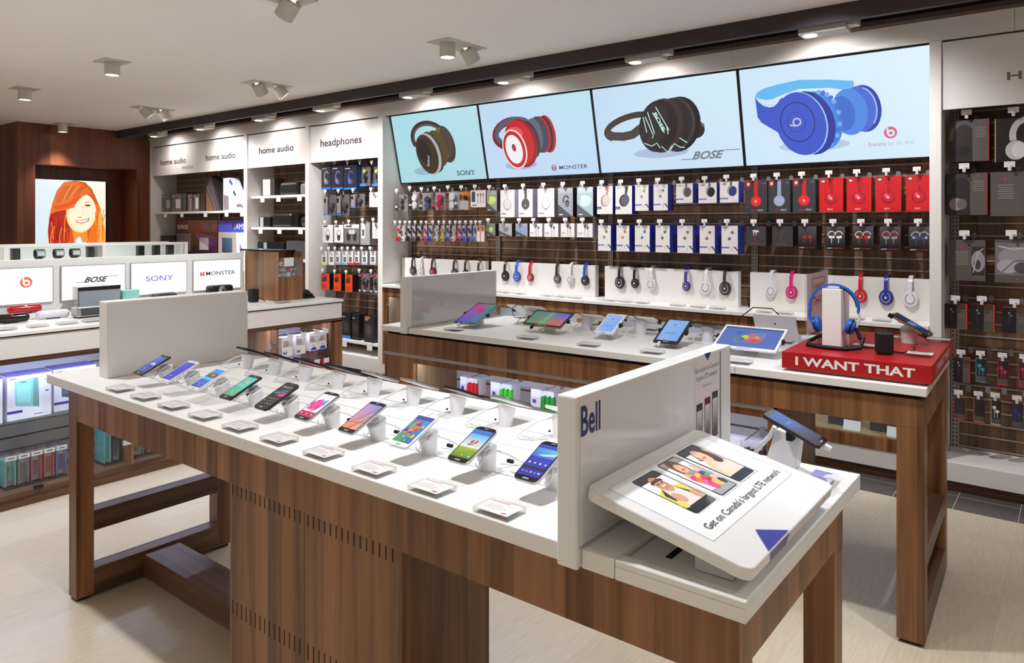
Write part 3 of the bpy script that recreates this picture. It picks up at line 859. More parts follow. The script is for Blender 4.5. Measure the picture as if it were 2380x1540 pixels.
for a, b_ in ((-2.575, -1.302), (-1.098, -0.577)):
    mbx('slat_back', a, b_, 0.40, 0.41, 0.20, 0.757, SLATG, mt)
    r = MB()
    for k in range(6): r.box(a, b_, 0.396, 0.3998, 0.28 + k * 0.078, 0.288 + k * 0.078)
    r.build('slat_grooves', mat('groove_grey', (96, 98, 108), 0.6), mt, True)
    mbx('led_strip', a + 0.02, b_ - 0.02, 0.05, 0.07, 0.7545, 0.7575, LEDB, mt)

# divider panel with clear cover
t = thing('divider_panel', 'white upright divider panel under a clear cover on the tablet table', 'panel', (-3.06, 3.3, 0.93))
MB().box(-3.090, -3.040, 2.889, 2.905, 0.921, 1.245).box(-3.090, -3.040, 2.905, 3.70, 0.9545, 1.245).build('panel_board', WHITE, t, bevel=0.003)
bx('clear_cover', -3.036, -3.034, 2.93, 3.70, 0.956, 1.243, ACRYL, t)

# ------------------------------------------------------------------ speaker counter on the left
LEDC = mat('led_strip_violet_white', (206, 214, 255), 0.4, emit=46.0)
lc = thing('speaker_counter', 'white and walnut counter on the left with speakers on top and glass cases below', 'counter', (-4.9, 2.0, 0))
slab('countertop', -5.26, -4.56, 0.1, 3.07, 0.942, 0.962, lc); slab('countertop', -5.26, -4.56, 3.072, 3.665, 0.942, 0.962, lc)
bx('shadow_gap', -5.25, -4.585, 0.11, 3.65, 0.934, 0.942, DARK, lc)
bx('fascia_board', -5.25, -4.57, 0.11, 3.655, 0.818, 0.934, WHITEM, lc, 0.001)
bx('top_rail', -5.25, -4.572, 0.11, 3.662, 0.797, 0.818, WOODY, lc)
bx('top_lip', -4.585, -4.572, 0.11, 3.662, 0.788, 0.797, WOODY, lc)
bx('bottom_board', -5.25, -4.572, 0.11, 3.662, 0.052, 0.083, WOODY, lc)
bx('kick_board', -5.25, -4.58, 0.11, 3.655, 0.0, 0.048, WOODY, lc)
for y0, y1 in ((0.11, 0.13), (2.052, 2.070), (3.070, 3.088), (3.552, 3.662)):
    bx('partition', -5.25, -4.572, y0, y1, 0.083, 0.797, WOOD, lc)
bx('back_board', -5.25, -5.20, 0.11, 3.66, 0.083, 0.797, WHITEM, lc)
for i, (a, b_) in enumerate(((0.13, 2.052), (2.070, 3.070), (3.088, 3.552))):
    bx('slat_back', -4.97, -4.96, a, b_, 0.083, 0.797, SLATG, lc)
    r = MB()
    for k in range(9): r.box(-4.9598, -4.956, a, b_, 0.14 + k * 0.076, 0.148 + k * 0.076)
    r.build('slat_grooves', MATS['groove_grey'], lc)
    bx('led_strip', -4.66, -4.63, a + 0.03, b_ - 0.03, 0.793, 0.7965, LEDC, lc)
bx('glass_shelf', -4.96, -4.66, 0.14, 2.05, 0.440, 0.448, GLASS, lc)
for a, b_ in ((0.14, 1.09), (1.095, 1.545), (1.55, 2.05), (2.075, 3.066)):
    dr = bx('glass_door', -4.5705, -4.5665, a, b_, 0.086, 0.795, GLASS, lc)
    if b_ > 1.6:
        bx('hinge', -4.578, -4.560, b_ - 0.05, b_ + 0.012, 0.21, 0.24, CHROME, dr)
        bx('hinge', -4.578, -4.560, b_ - 0.05, b_ + 0.012, 0.66, 0.69, CHROME, dr)
lk = bx('lock', -4.572, -4.555, 1.528, 1.572, 0.083, 0.10, BLACK, lc)

# lit logo boards standing on the counter
bk = thing('logo_wall', 'white upright back wall of the speaker counter holding lit brand panels', 'panel', (-5.26, 1.6, 0.962))
MB().box(-5.30, -5.246, 0.1, 3.222, 0.962, 1.323).build('back_board', WHITE, bk, bevel=0.002)
bx('step_ledge', -5.246, -5.09, 0.1, 3.222, 0.962, 0.985, WHITE, bk, 0.002)
LBOX = attr_mat('lit_panel', 1.35, 0.3)
def logo_panel(label, y0, y1, art, z0=1.050, z1=1.270):
    t = thing('lit_sign', label, 'lit sign', (-5.246, (y0 + y1) / 2, z0), 0, 'lit brand panels on the counter')
    bx('panel_frame', -5.246, -5.232, y0 - 0.006, y1 + 0.006, z0 - 0.006, z1 + 0.006, mat('grey_frame', (176, 178, 180), 0.4), t, 0.001)
    A = Art(frame((-5.232, y0, z0), (0, 1, 0), (0, 0, 1), (1, 0, 0)), y1 - y0, z1 - z0)
    A.rect(0, 0, 1, 1, (252, 252, 252))
    art(A)
    A.build('picture', LBOX, t)
def lp_b(A):
    beats_b(A, 0.70, 0.60, 0.155, (238, 92, 54), (252, 252, 252))
    A.text('beats', 0.52, 0.27, 0.06, (214, 206, 206), 0.16, 'c')
def lp_bose(A): bose(A, 0.53, 0.50, 0.16, 0.54, (44, 50, 52))
def lp_sony(A):
    A.text('SONY', 0.5, 0.42, 0.17, (108, 108, 186), 0.50, 'c', 0.01)
    for u in (0.30, 0.43, 0.565, 0.685): A.rect(u - 0.03, 0.415, u + 0.03, 0.43, (108, 108, 186))
def lp_mon(A):
    A.poly([(0.13, 0.48), (0.17, 0.48), (0.17, 0.60), (0.13, 0.63)], (226, 66, 48)); A.poly([(0.18, 0.48), (0.22, 0.48), (0.22, 0.63), (0.18, 0.60)], (226, 66, 48))
    A.text('MONSTER', 0.25, 0.49, 0.14, (30, 30, 32), 0.63, 'l', 0.01)
logo_panel('lit white panel with a round orange-red b mark', 1.36, 1.857, lp_b)
logo_panel('lit white panel with slanted black letters behind the grey speaker', 1.912, 2.306, lp_bose)
logo_panel('lit white panel with pale blue serif letters', 2.352, 2.747, lp_sony)
logo_panel('lit white panel with black letters and a red mark, next to the wooden stand', 2.805, 3.187, lp_mon)

# wooden stand with a clear bin
t = thing('wooden_stand', 'walnut box stand at the end of the speaker counter with a clear bin', 'stand', (-5.02, 3.35, 0.962))
m = MB().box(-5.24, -4.80, 3.233, 3.243, 0.962, 1.335).box(-5.24, -4.80, 3.452, 3.462, 0.962, 1.335).box(-5.24, -4.80, 3.243, 3.452, 0.962, 1.14).box(-5.24, -4.93, 3.243, 3.452, 1.14, 1.335)
m.build('stand_body', WOOD, t)
bx('clear_front', -4.803, -4.799, 3.244, 3.452, 1.14, 1.29, ACRYL, t)
MB().box(-4.7985, -4.7975, 3.29, 3.375, 1.225, 1.29, 0, S(236, 238, 240)).build('price_card', PRINT, t)
for nm, (x0, x1, y0, y1) in (('flat black monitor base lying on the wooden stand', (-5.36, -5.0, 3.26, 3.44)), ('flat black card reader lying on the front of the wooden stand', (-4.995, -4.88, 3.25, 3.45))):
    t2 = thing('flat_device', nm, 'device', ((x0 + x1) / 2, (y0 + y1) / 2, 1.335))
    bx('device_body', x0, x1, y0, y1, 1.3355, 1.347, BLACK, t2, 0.003)
    bx('device_screen', x0 + 0.02, x1 - 0.02, y0 + 0.02, y1 - 0.02, 1.347, 1.3475, mat('dark_glass', (34, 36, 40), 0.1), t2)

# ------------------------------------------------------------------ glass case further back
gc = thing('glass_case', 'long white-framed glass display case behind the speaker counter', 'display case', (-6.35, 2.2, 0))
bx('case_base', -6.55, -6.2, 0.5, 3.27, 0.0, 1.20, WHITEM, gc)
bx('case_top', -6.54, -6.21, 0.5, 3.26, 1.380, 1.388, GLASS, gc)
MB().box(-6.21, -6.2, 0.5, 3.27, 1.378, 1.392).box(-6.55, -6.54, 0.5, 3.27, 1.378, 1.392).build('top_rim', WHITEM, gc)
bx('case_back', -6.55, -6.53, 0.5, 3.27, 1.20, 1.378, GREYW, gc)
for y in (1.896, 2.575, 3.255): bx('case_post', -6.55, -6.2, y - 0.015, y + 0.015, 1.20, 1.378, WHITEM, gc)
for a, b_ in ((0.5, 1.88), (1.912, 2.56), (2.59, 3.24)): bx('case_glass', -6.205, -6.201, a, b_, 1.20, 1.378, GLASS, gc)

# ------------------------------------------------------------------ wall counter under the screens
for k, (x0, x1) in enumerate(((-5.47, -4.302), (-4.298, -3.102), (-3.098, -1.902), (-1.898, -0.713))):
    nm = ['under the leftmost big screen', 'under the screen with red headphones', 'under the screen with black headphones', 'under the screen with blue headphones'][k]
    t = thing('wall_counter', 'walnut and white wall counter unit ' + nm, 'counter', ((x0 + x1) / 2, 5.05, 0.168), 0, 'wall counter units')
    slab('countertop', x0, x1, 4.845, 5.25, 0.925, 0.95, t)
    m = MB()
    m.box(x0, x1, 4.875, 5.25, 0.84, 0.915)
    m.box(x0 + 0.075, x1 - 0.075, 4.883, 4.895, 0.832, 0.84)
    m.box(x0, x0 + 0.075, 4.875, 5.25, 0.36, 0.84).box(x1 - 0.075, x1, 4.875, 5.25, 0.36, 0.84)
    m.box(x0 + 0.075, x1 - 0.075, 5.2, 5.25, 0.36, 0.84).box(x0, x1, 4.875, 5.25, 0.168, 0.245).box(x0, x0 + 0.02, 4.875, 5.25, 0.245, 0.36).box(x1 - 0.02, x1, 4.875, 5.25, 0.245, 0.36)
    m.build('carcass', WOOD, t, bevel=0.001)
    bx('inner_side', x0 + 0.0751, x0 + 0.079, 4.89, 5.2, 0.36, 0.839, WOODT, t)
    bx('inner_floor', x0 + 0.02, x1 - 0.02, 4.89, 5.2, 0.2455, 0.25, WOODT, t)
    bx('inner_back', x0 + 0.076, x1 - 0.076, 5.19, 5.1995, 0.25, 0.839, SLATG, t)
    bx('led_strip', x0 + 0.1, x1 - 0.1, 4.90, 4.92, 0.836, 0.8395, LEDB, t)
    g = bx('glass_front', x0 + 0.076, x1 - 0.076, 4.878, 4.881, 0.25, 0.838, GLASS, t)
    bx('hinge', x0 + 0.065, x0 + 0.10, 4.868, 4.884, 0.745, 0.765, CHROME, g)
    # headphone backboard on the counter
    a, b_ = [(-5.44, -4.335), (-4.26, -3.15), (-3.06, -1.95), (-1.865, -0.72)][k]
    t = thing('headphone_backboard', 'white backboard for headphones standing on the wall counter ' + nm, 'panel', ((a + b_) / 2, 5.17, 0.95), 0, 'headphone backboards')
    bx('board', a, b_, 5.112, 5.168, 0.9505, 1.207, WHITEM, t, 0.002)
# ------------------------------------------------------------------ phones on the front table
def tilt_frame(c, yaw, tilt):
    """columns: across the face, up the face, out of the face"""
    u = Vector((math.cos(yaw), math.sin(yaw), 0))
    v = Vector((-math.sin(yaw) * math.cos(tilt), math.cos(yaw) * math.cos(tilt), math.sin(tilt)))
    return frame(c, u, v, u.cross(v))

def device(parent, M, w, h, th, body, face, r=0.009, margin=(0.004, 0.014, 0.016), art=None, home=True, rim=None):
    """slab phone or tablet in frame M (origin at the middle of its face): body, glass, picture"""
    b = MB(M).prism(rrect(-w / 2, w / 2, -h / 2, h / 2, r, 5), -th, -0.0006)
    o = b.build('body', rim or body, parent, bevel=0.0012)
    MB(M).prism(rrect(-w / 2 + 0.0012, w / 2 - 0.0012, -h / 2 + 0.0012, h / 2 - 0.0012, r * 0.9, 5), -0.0006, 0.0).build('front_glass', face, parent)
    sw, sh = w - 2 * margin[0], h - margin[1] - margin[2]
    if art:
        A = Art(M @ Matrix.Translation((-sw / 2, -h / 2 + margin[2], 0)), sw, sh, 0.00002, 0.0001)
        art(A)
        A.build('display', SCREEN, parent)
    d = MB(M)
    d.prism(rrect(-w * 0.09, w * 0.09, h / 2 - margin[1] * 0.55, h / 2 - margin[1] * 0.40, 0.0006, 2), 0.0, 0.0004)
    if home: d.prism(rrect(-w * 0.12, w * 0.12, -h / 2 + margin[2] * 0.32, -h / 2 + margin[2] * 0.62, 0.0015, 3), 0.0, 0.0004)
    d.build('trim_marks', GREYL, parent)
    return o

GLB = mat('black_front_glass', (14, 14, 16), 0.08, coat=0.5)
GLW = mat('white_front_glass', (232, 232, 236), 0.12, coat=0.4)
PHB = mat('graphite_phone_body', (40, 40, 44), 0.3, 0.3)
PHW = mat('white_phone_body', (226, 226, 230), 0.25)
PHS = mat('silver_phone_body', (176, 176, 180), 0.25, 0.8)
PHG = mat('gold_phone_body', (176, 142, 96), 0.3, 0.7)

def icons(A, v0, rows, cols, cl, r=0.028):
    for j in range(rows):
        for i in range(cols):
            c = cl[(i + j * 3) % len(cl)]
            A.ell(0.14 + 0.72 * i / (cols - 1), v0 + j * 0.12, r * 1.0, r, c, 0, 10)
MIX = [(90, 190, 90), (226, 110, 60), (240, 190, 70), (90, 160, 226), (226, 226, 236)]
def a_blue(A):
    A.grad(0, 0, 1, 1, (46, 70, 190), (40, 54, 150), (60, 90, 200), (90, 130, 226), 4)
    A.poly([(0.2, 0.5), (0.8, 0.42), (0.86, 0.56), (0.5, 0.62)], (214, 214, 230)); A.poly([(0.3, 0.46), (0.7, 0.40), (0.6, 0.52)], (96, 84, 80)); icons(A, 0.10, 2, 4, MIX)
def a_violet(A):
    A.grad(0, 0, 1, 1, (50, 54, 180), (62, 58, 190), (60, 66, 196), (86, 96, 214), 4)
    A.line([(0.2, 0.7), (0.8, 0.64)], 0.010, (130, 140, 230)); icons(A, 0.10, 2, 4, MIX)
def a_game(A):
    A.grad(0, 0, 1, 1, (52, 60, 190), (44, 70, 190), (60, 170, 240), (40, 150, 230), 4)
    A.rect(0, 0.80, 1, 1, (56, 156, 236)); A.poly([(0.0, 0.62), (0.3, 0.80), (1, 0.78), (1, 0.56), (0.5, 0.54)], (120, 84, 80)); A.ell(0.55, 0.68, 0.08, 0.07, (206, 140, 110)); A.rect(0, 0.42, 1, 0.54, (80, 196, 236))
    icons(A, 0.10, 2, 4, MIX)
def a_mint(A):
    A.grad(0, 0, 1, 1, (76, 170, 110), (96, 190, 130), (90, 206, 206), (110, 196, 200), 4)
    A.ell(0.58, 0.76, 0.10, 0.07, (236, 186, 80), 0.5); A.text('12:25', 0.42, 0.52, 0.09, (214, 240, 236), 0.55); icons(A, 0.10, 2, 4, MIX)
def a_darkp(A):
    A.rect(0, 0, 1, 1, (42, 42, 46))
    A.poly([(0, 0.62), (0.4, 0.78), (1, 0.80), (1, 0.52), (0.6, 0.5), (0.2, 0.54)], (70, 80, 84)); A.poly([(0.5, 0.52), (1, 0.70), (1, 0.5), (0.7, 0.46)], (206, 70, 140)); A.line([(0.1, 0.58), (0.6, 0.66), (0.9, 0.78)], 0.02, (90, 190, 180)); A.rect(0.1, 0.86, 0.9, 0.94, (120, 122, 126))
    icons(A, 0.10, 3, 4, [(200, 70, 70), (90, 150, 90), (190, 190, 190), (200, 150, 80), (80, 130, 190)])
def a_splash(A):
    A.rect(0, 0, 1, 1, (244, 242, 246))
    for k in range(16):
        a = k * 0.39; r = 0.12 + 0.05 * ((k * 5) % 3)
        A.ell(0.45 + 0.25 * math.cos(a), 0.50 + 0.13 * math.sin(a), r * 0.7, r * 0.42, [(226, 40, 130), (240, 110, 170), (220, 50, 150)][k % 3], a)
    A.ell(0.74, 0.66, 0.07, 0.10, (90, 170, 236), 0.6); A.ell(0.84, 0.72, 0.04, 0.07, (110, 190, 240), 0.6); A.ell(0.66, 0.60, 0.05, 0.06, (180, 90, 200))
    A.rect(0, 0, 1, 0.20, (206, 36, 96)); icons(A, 0.10, 1, 3, [(240, 230, 236)])
def a_rays(A):
    A.grad(0, 0, 1, 1, (240, 150, 90), (246, 170, 110), (90, 150, 226), (200, 150, 226), 5)
    A.poly([(0.3, 0), (0.5, 0), (1, 0.62), (1, 0.52)], (214, 110, 90)); A.poly([(0.2, 0.3), (0.95, 0.95), (1, 0.9), (0.3, 0.28)], (190, 120, 150)); A.line([(0, 0.22), (1, 0.30)], 0.02, (150, 90, 80)); A.line([(0.5, 0.3), (0.8, 0.75), (1, 0.86)], 0.01, (120, 80, 110))
def a_poly(A):
    A.grad(0, 0, 1, 1, (70, 190, 70), (50, 70, 190), (80, 170, 230), (110, 90, 190), 4)
    pr = random.Random(3)
    cs = [(250, 150, 40), (240, 90, 40), (250, 200, 70), (226, 60, 60), (120, 60, 170), (60, 110, 220), (250, 120, 40), (80, 190, 220), (110, 200, 80)]
    for k in range(26):
        a, r = pr.random() * 6.28, pr.uniform(0.03, 0.30)
        u, v = 0.52 + r * math.cos(a) * 1.4, 0.50 + r * math.sin(a); q = pr.uniform(0.08, 0.16)
        A.poly([(u - q, v - q * 0.5), (u + q, v - q * 0.3), (u + q * 0.2, v + q * 0.7)], pr.choice(cs[:5] if r < 0.18 else cs))
    A.ell(0.55, 0.56, 0.085, 0.07, (246, 130, 40), 0, 7); A.rect(0, 0.86, 1, 1, (80, 80, 170)); icons(A, 0.08, 2, 4, MIX)
def a_balloon(A):
    A.grad(0, 0, 1, 1, (70, 140, 40), (90, 150, 50), (96, 160, 236), (70, 130, 230), 5)
    A.rect(0, 0.84, 1, 1, (74, 120, 214)); A.grad(0, 0.36, 1, 0.84, (244, 246, 240), (240, 244, 246), (100, 190, 240), (90, 180, 240), 4); A.grad(0, 0, 1, 0.36, (84, 140, 40), (70, 130, 40), (190, 200, 60), (170, 190, 60), 4)
    for k, c in enumerate([(226, 60, 50), (60, 120, 226), (240, 200, 60), (226, 60, 50), (240, 150, 50), (60, 120, 226), (226, 50, 50), (240, 200, 60), (226, 80, 60)]):
        A.ell(0.36 + 0.11 * (k % 3) + 0.03 * (k // 3), 0.46 + 0.065 * (k // 3) + 0.02 * (k % 2), 0.036, 0.036, c, 0, 12)
    A.line([(0.8, 0.30), (0.82, 0.50)], 0.008, (120, 90, 60)); A.line([(0.6, 0.24), (0.9, 0.26)], 0.014, (110, 80, 50)); icons(A, 0.08, 1, 5, MIX)
def a_sky(A):
    A.grad(0, 0, 1, 1, (60, 60, 190), (54, 54, 180), (60, 90, 214), (70, 70, 190), 4)
    A.grad(0, 0.60, 1, 0.88, (70, 110, 220), (80, 140, 226), (120, 220, 226), (60, 150, 226), 4); A.poly([(0.2, 0.66), (1, 0.78), (1, 0.70), (0.5, 0.64)], (200, 236, 236)); A.rect(0.0, 0.20, 1, 0.30, (50, 50, 84))
    icons(A, 0.12, 1, 5, MIX); icons(A, 0.40, 1, 4, [(240, 240, 240), (230, 200, 190)])

PX = [-2.905 + 0.2113 * i for i in range(10)]
SPEC = [
    ('black phone with a blue screen on a white stand, farthest left in the front row', PHB, GLB, 0.066, 0.132, a_blue, 0.004),
    ('white phone with a plain violet-blue screen on a white stand', PHW, GLW, 0.072, 0.140, a_violet, 0.004),
    ('white phone with a brown and blue picture on its screen', PHW, GLW, 0.071, 0.138, a_game, 0.004),
    ('black phone with a green clock screen on a white stand', PHB, GLB, 0.068, 0.134, a_mint, 0.004),
    ('dark phone with a black, pink and teal screen on a white stand', PHB, GLB, 0.073, 0.140, a_darkp, 0.014),
    ('phone with a pink paint splash on a white screen', PHS, GLB, 0.074, 0.138, a_splash, 0.014),
    ('black phone with a peach and lilac ray pattern on its screen', PHS, GLB, 0.070, 0.142, a_rays, 0.010),
    ('white phone with a many-coloured triangle pattern on its screen', PHW, GLW, 0.072, 0.140, a_poly, 0.010),
    ('phone with balloons over a green meadow on its screen', PHS, GLB, 0.070, 0.137, a_balloon, 0.015),
    ('phone with a violet-blue sky screen next to the lettered divider panel', PHS, GLB, 0.071, 0.138, a_sky, 0.015),
]
ZT = 0.913
def stand_mb(lean=0.0, h=0.056, r0=0.0215, r1=0.029):
    """flared white stand with its top cut at an angle"""
    n = 24; v = []; f = []
    for j, (r, z, k) in enumerate(((r0 + 0.001, 0.0, 0), (r0, 0.004, 0), (r0 + 0.002, 0.022, 0.1), (r1 - 0.002, h - 0.012, 0.7), (r1, h, 1.0), (r1 - 0.004, h + 0.002, 1.0))):
        for i in range(n):
            a = i * 2 * PI / n
            y = r * math.sin(a)
            v.append((r * math.cos(a), y - lean * z, z + k * y * 0.42 * (1 if lean >= 0 else -1)))
    for j in range(5):
        for i in range(n): f.append((j * n + i, j * n + (i + 1) % n, (j + 1) * n + (i + 1) % n, (j + 1) * n + i))
    f.append(list(range(n))[::-1]); f.append([5 * n + i for i in range(n)])
    m = MB(); m.add(v, f, 0, None, True)
    return m

def coil(p0, p1, sag, turns=16, r=0.0035, wr=0.0011):
    P0, P1 = Vector(p0), Vector(p1)
    pts = []
    n = turns * 7
    for i in range(n + 1):
        t = i / n
        p = P0.lerp(P1, t) + Vector((0, 0, -sag * math.sin(PI * t)))
        a = t * turns * 2 * PI
        pts.append(p + Vector((0, math.cos(a) * r, math.sin(a) * r)))
    return MB().tube(pts, wr, 5)

# one stand with its parts at the origin, copied for every phone of the front row
st0 = thing('phone_stand', 'x', 'phone stand', (PX[0], 1.445, ZT))
stand_mb(0.15).build('stand_cone', PLAST, st0, True)
MB().lathe([(0.019, 0), (0.019, 0.004), (0.016, 0.006)], Matrix.Translation((0, -0.012, 0.062)) @ Matrix.Rotation(math.radians(24), 4, 'X'), 20).build('holder_disc', PLAST, st0, True)
arm = MB()
for sx in (-1, 1):
    arm.tube([(sx * 0.010, -0.02, 0.062), (sx * 0.026, -0.055, 0.040), (sx * 0.026, -0.072, 0.030), (sx * 0.022, -0.076, 0.040)], 0.0022, 8)
arm.build('clear_arms', PLAST, st0, True)
cb = MB().tube([(0.02, 0.0, 0.055), (0.05, 0.02, 0.045), (0.075, 0.05, 0.02), (0.085, 0.07, 0.006), (0.07, 0.09, 0.002), (0.04, 0.075, 0.002), (0.02, 0.03, 0.012)], 0.0028, 8)
cb.build('cable', CABLE, st0, True)
bx('plug', 0.052, 0.070, 0.012, 0.020, 0.026, 0.034, BLACKM, st0, local=True)
coil((0.075, 0.05, 0.022), (0.105, 0.10, 0.006), 0.004).build('coiled_lead', CABLE, st0, True)
bx('sensor_plate', -0.003, 0.003, -0.003, 0.003, 0.0, 0.0012, BLACKM, st0, local=True)
NTH = ['first', 'second', 'third', 'fourth', 'fifth', 'sixth', 'seventh', 'eighth', 'ninth', 'tenth']
for i, x in enumerate(PX):
    lab = SPEC[i][0]
    sl = 'white phone stand, %s from the left in the front row, under the %s' % (NTH[i], ['black phone', 'violet phone', 'white phone', 'green-screen phone', 'dark phone', 'pink splash phone', 'peach phone', 'white phone', 'balloon phone', 'sky phone'][i])
    if i == 0:
        s_ = st0; s_['label'] = sl; s_['group'] = 'phone stands of the front row'
    else:
        s_ = dup(st0, (x, 1.445, ZT), None, sl, 'phone stands of the front row')
    _, body, face, w, h, art, r = SPEC[i]
    p = thing('phone', lab, 'phone', (x, 1.385, 0.99), 0, 'phones of the front row')
    device(p, tilt_frame(Vector((x - 0.002, 1.385, 0.993)), 0, math.radians(24)), w, h, 0.008, body, face, r=r, art=art, rim=PHS if body is PHS else None)

# back row: stands and phones turned away
sb0 = thing('phone_stand', 'x', 'phone stand', (-2.898, 1.795, ZT), 0, 'phone stands of the back row')
stand_mb(-0.15).build('stand_cone', PLAST, sb0, True)
MB().lathe([(0.026, 0), (0.030, 0.002), (0.030, 0.008), (0.026, 0.010)], Matrix.Translation((0, 0.006, 0.056)) @ Matrix.Rotation(math.radians(-22), 4, 'X'), 20).build('clear_collar', ACRYL, sb0, True)
MB().tube([(-0.022, 0.0, 0.056), (-0.06, -0.02, 0.045), (-0.095, -0.05, 0.018), (-0.105, -0.07, 0.004), (-0.08, -0.09, 0.003), (-0.045, -0.075, 0.004), (-0.02, -0.04, 0.012)], 0.003, 8).build('cable', CABLE, sb0, True)
bx('plug', -0.075, -0.045, -0.082, -0.066, 0.0, 0.012, CABLE, sb0, local=True)
bx('sensor_plate', -0.024, -0.018, -0.026, -0.022, 0.018, 0.023, BLACKM, sb0, local=True)
BX = [-2.898 + 0.2086 * i for i in range(9)]
BACKC = [(BLACK, 'black'), (BLACK, 'black'), (BLACK, 'black'), (PHB, 'graphite'), (PHS, 'silver'), (PHS, 'silver'), (PHB, 'graphite'), (PHS, 'silver'), (PHW, 'white')]
ph0 = {}
for i, x in enumerate(BX):
    sl = 'white phone stand, %s from the left in the back row of turned-away phones' % NTH[i]
    if i == 0: sb0['label'] = sl
    else: dup(sb0, (x, 1.795, ZT), None, sl)
    m, cn = BACKC[i]
    pl = '%s phone seen edge-on, %s from the left in the back row' % (cn, NTH[i])
    if cn in ph0:
        dup(ph0[cn], (x, 1.83, 0.98), None, pl)
        continue
    p = thing('phone', pl, 'phone', (x, 1.83, 0.98), 0, 'phones of the back row')
    ph0[cn] = p
    device(p, tilt_frame(Vector((x, 1.832, 0.986)), PI, math.radians(22)), 0.150 if i < 0 else 0.074, 0.142, 0.009, m, GLB)

# acrylic price blocks
def price_block(loc, label, group, mark, rz=0.0, w=0.098, d=0.068, red=True):
    t = thing('price_block', label, 'price tag', loc, rz, group)
    m = MB()
    v = [(x, y, z) for z in (0.0, 0.014) for y in (-d / 2, d / 2) for x in (-w / 2, w / 2)]
    m.add(v, [(0, 2, 3, 1), (4, 5, 7, 6)], 0); m.add(v, [(0, 1, 5, 4), (2, 6, 7, 3), (0, 4, 6, 2), (1, 3, 7, 5)], 1)
    m.build('acrylic_block', [ACRYB, ACRYE], t, True)
    A = Art(frame((-w / 2 + 0.004, -d / 2 + 0.003, 0.0105), (1, 0, 0), (0, 1, 0), (0, 0, 1)), w - 0.008, d - 0.006, 0.00004, 0.0)
    A.rect(0, 0, 1, 1, (240, 238, 239))
    if red: A.rect(0.0, 0.90, 0.0 + 0.62, 0.95, (196, 70, 78))
    for k in range(3): A.rect(0.10, 0.62 - 0.15 * k, 0.55 + 0.06 * ((k * 3 + mark) % 4), 0.65 - 0.15 * k, (176, 174, 178))
    A.rect(0.62, 0.72, 0.86, 0.745, (190, 188, 190))
    A.poly([(0.70, 0.14), (0.80, 0.22), (0.92, 0.20), (0.84, 0.10)], (196, 70, 80) if red else (170, 172, 190))
    A.build('paper_card', PRINT, t, True)
    return t
ACRYE = thin_clear('acrylic_edge', (238, 239, 236), 0.6)
ACRYB = thin_clear('acrylic_block', (253, 253, 252), 0.15)
pb0 = None
for i in range(10):
    x = -2.90 + 0.2095 * i
    lb = 'clear acrylic price block on the front table, %s from the left' % NTH[i]
    if pb0 is None: pb0 = price_block((x, 1.262 - 0.002 * i, ZT), lb, 'price blocks along the front edge', 0)
    else: dup(pb0, (x, 1.262 - 0.0018 * i, ZT), None, lb)

# ------------------------------------------------------------------ tilted demo board on the tray
lt = thing('demo_board', 'tilted white demo board showing three phones with people, beside the lettered panel', 'display board', (-0.6, 1.475, 0.90))
th = math.atan(0.2091)
LM = frame(Vector((-0.77, 1.212, 1.034)), (0, 1, 0), Vector((-math.cos(th), 0, math.sin(th))), Vector((math.sin(th), 0, math.cos(th))))
# local: x along the table depth, y up the board, z out; top edge at y=0
LW, LH = 0.52, 0.338
MB(LM).prism(rrect(0, LW, -LH, 0.0, 0.022, 5), -0.024, 0.0).build('board', WHITEG, lt, bevel=0.003)
A = Art(LM @ Matrix.Translation((0, -LH, 0)), LW, LH, 0.00002, 0.0001)
def uv(u, y): return ((y - 1.212) / LW, 1 - u * 0.335 / LH * 1.0)
def R(u0, y0, u1, y1, c):
    a, b_ = uv(u1, y0), uv(u0, y1); A.rect(a[0], a[1], b_[0], b_[1], c)
R(0.096, 1.246, 0.762, 1.694, (150, 152, 156)); R(0.099, 1.248, 0.758, 1.692, (244, 246, 248))
def P(pts, c): A.poly([uv(u, y) for u, y in pts], c)
def E(u, y, ru, rv, c, rot=0.0):
    a = uv(u, y); A.ell(a[0], a[1], rv / LH, ru / LH * 1.0, c, rot)
def phone_pic(y0, y1, u0, u1, top, bot, edge):
    for k in range(4): R(u0 + 0.02 - 0.004 * k, y0 + 0.004, u1 + 0.012 - 0.004 * k, y1 + 0.012 - 0.003 * k, (224 - 8 * k, 226 - 8 * k, 230 - 8 * k))
    a, b_ = uv(u1, y0), uv(u0, y1)
    pts = rrect(a[0] * LW, b_[0] * LW, a[1] * LH, b_[1] * LH, 0.007, 3)
    A.poly([(x / LW, y / LH) for x, y in pts], edge)
    R(u0 + 0.07, y0 + 0.003, u1 - 0.07, y1 - 0.003, (246, 246, 248))
    R(u0 + 0.01, y0 + 0.004, u0 + 0.068, y1 - 0.004, top); R(u1 - 0.068, y0 + 0.004, u1 - 0.01, y1 - 0.004, bot)
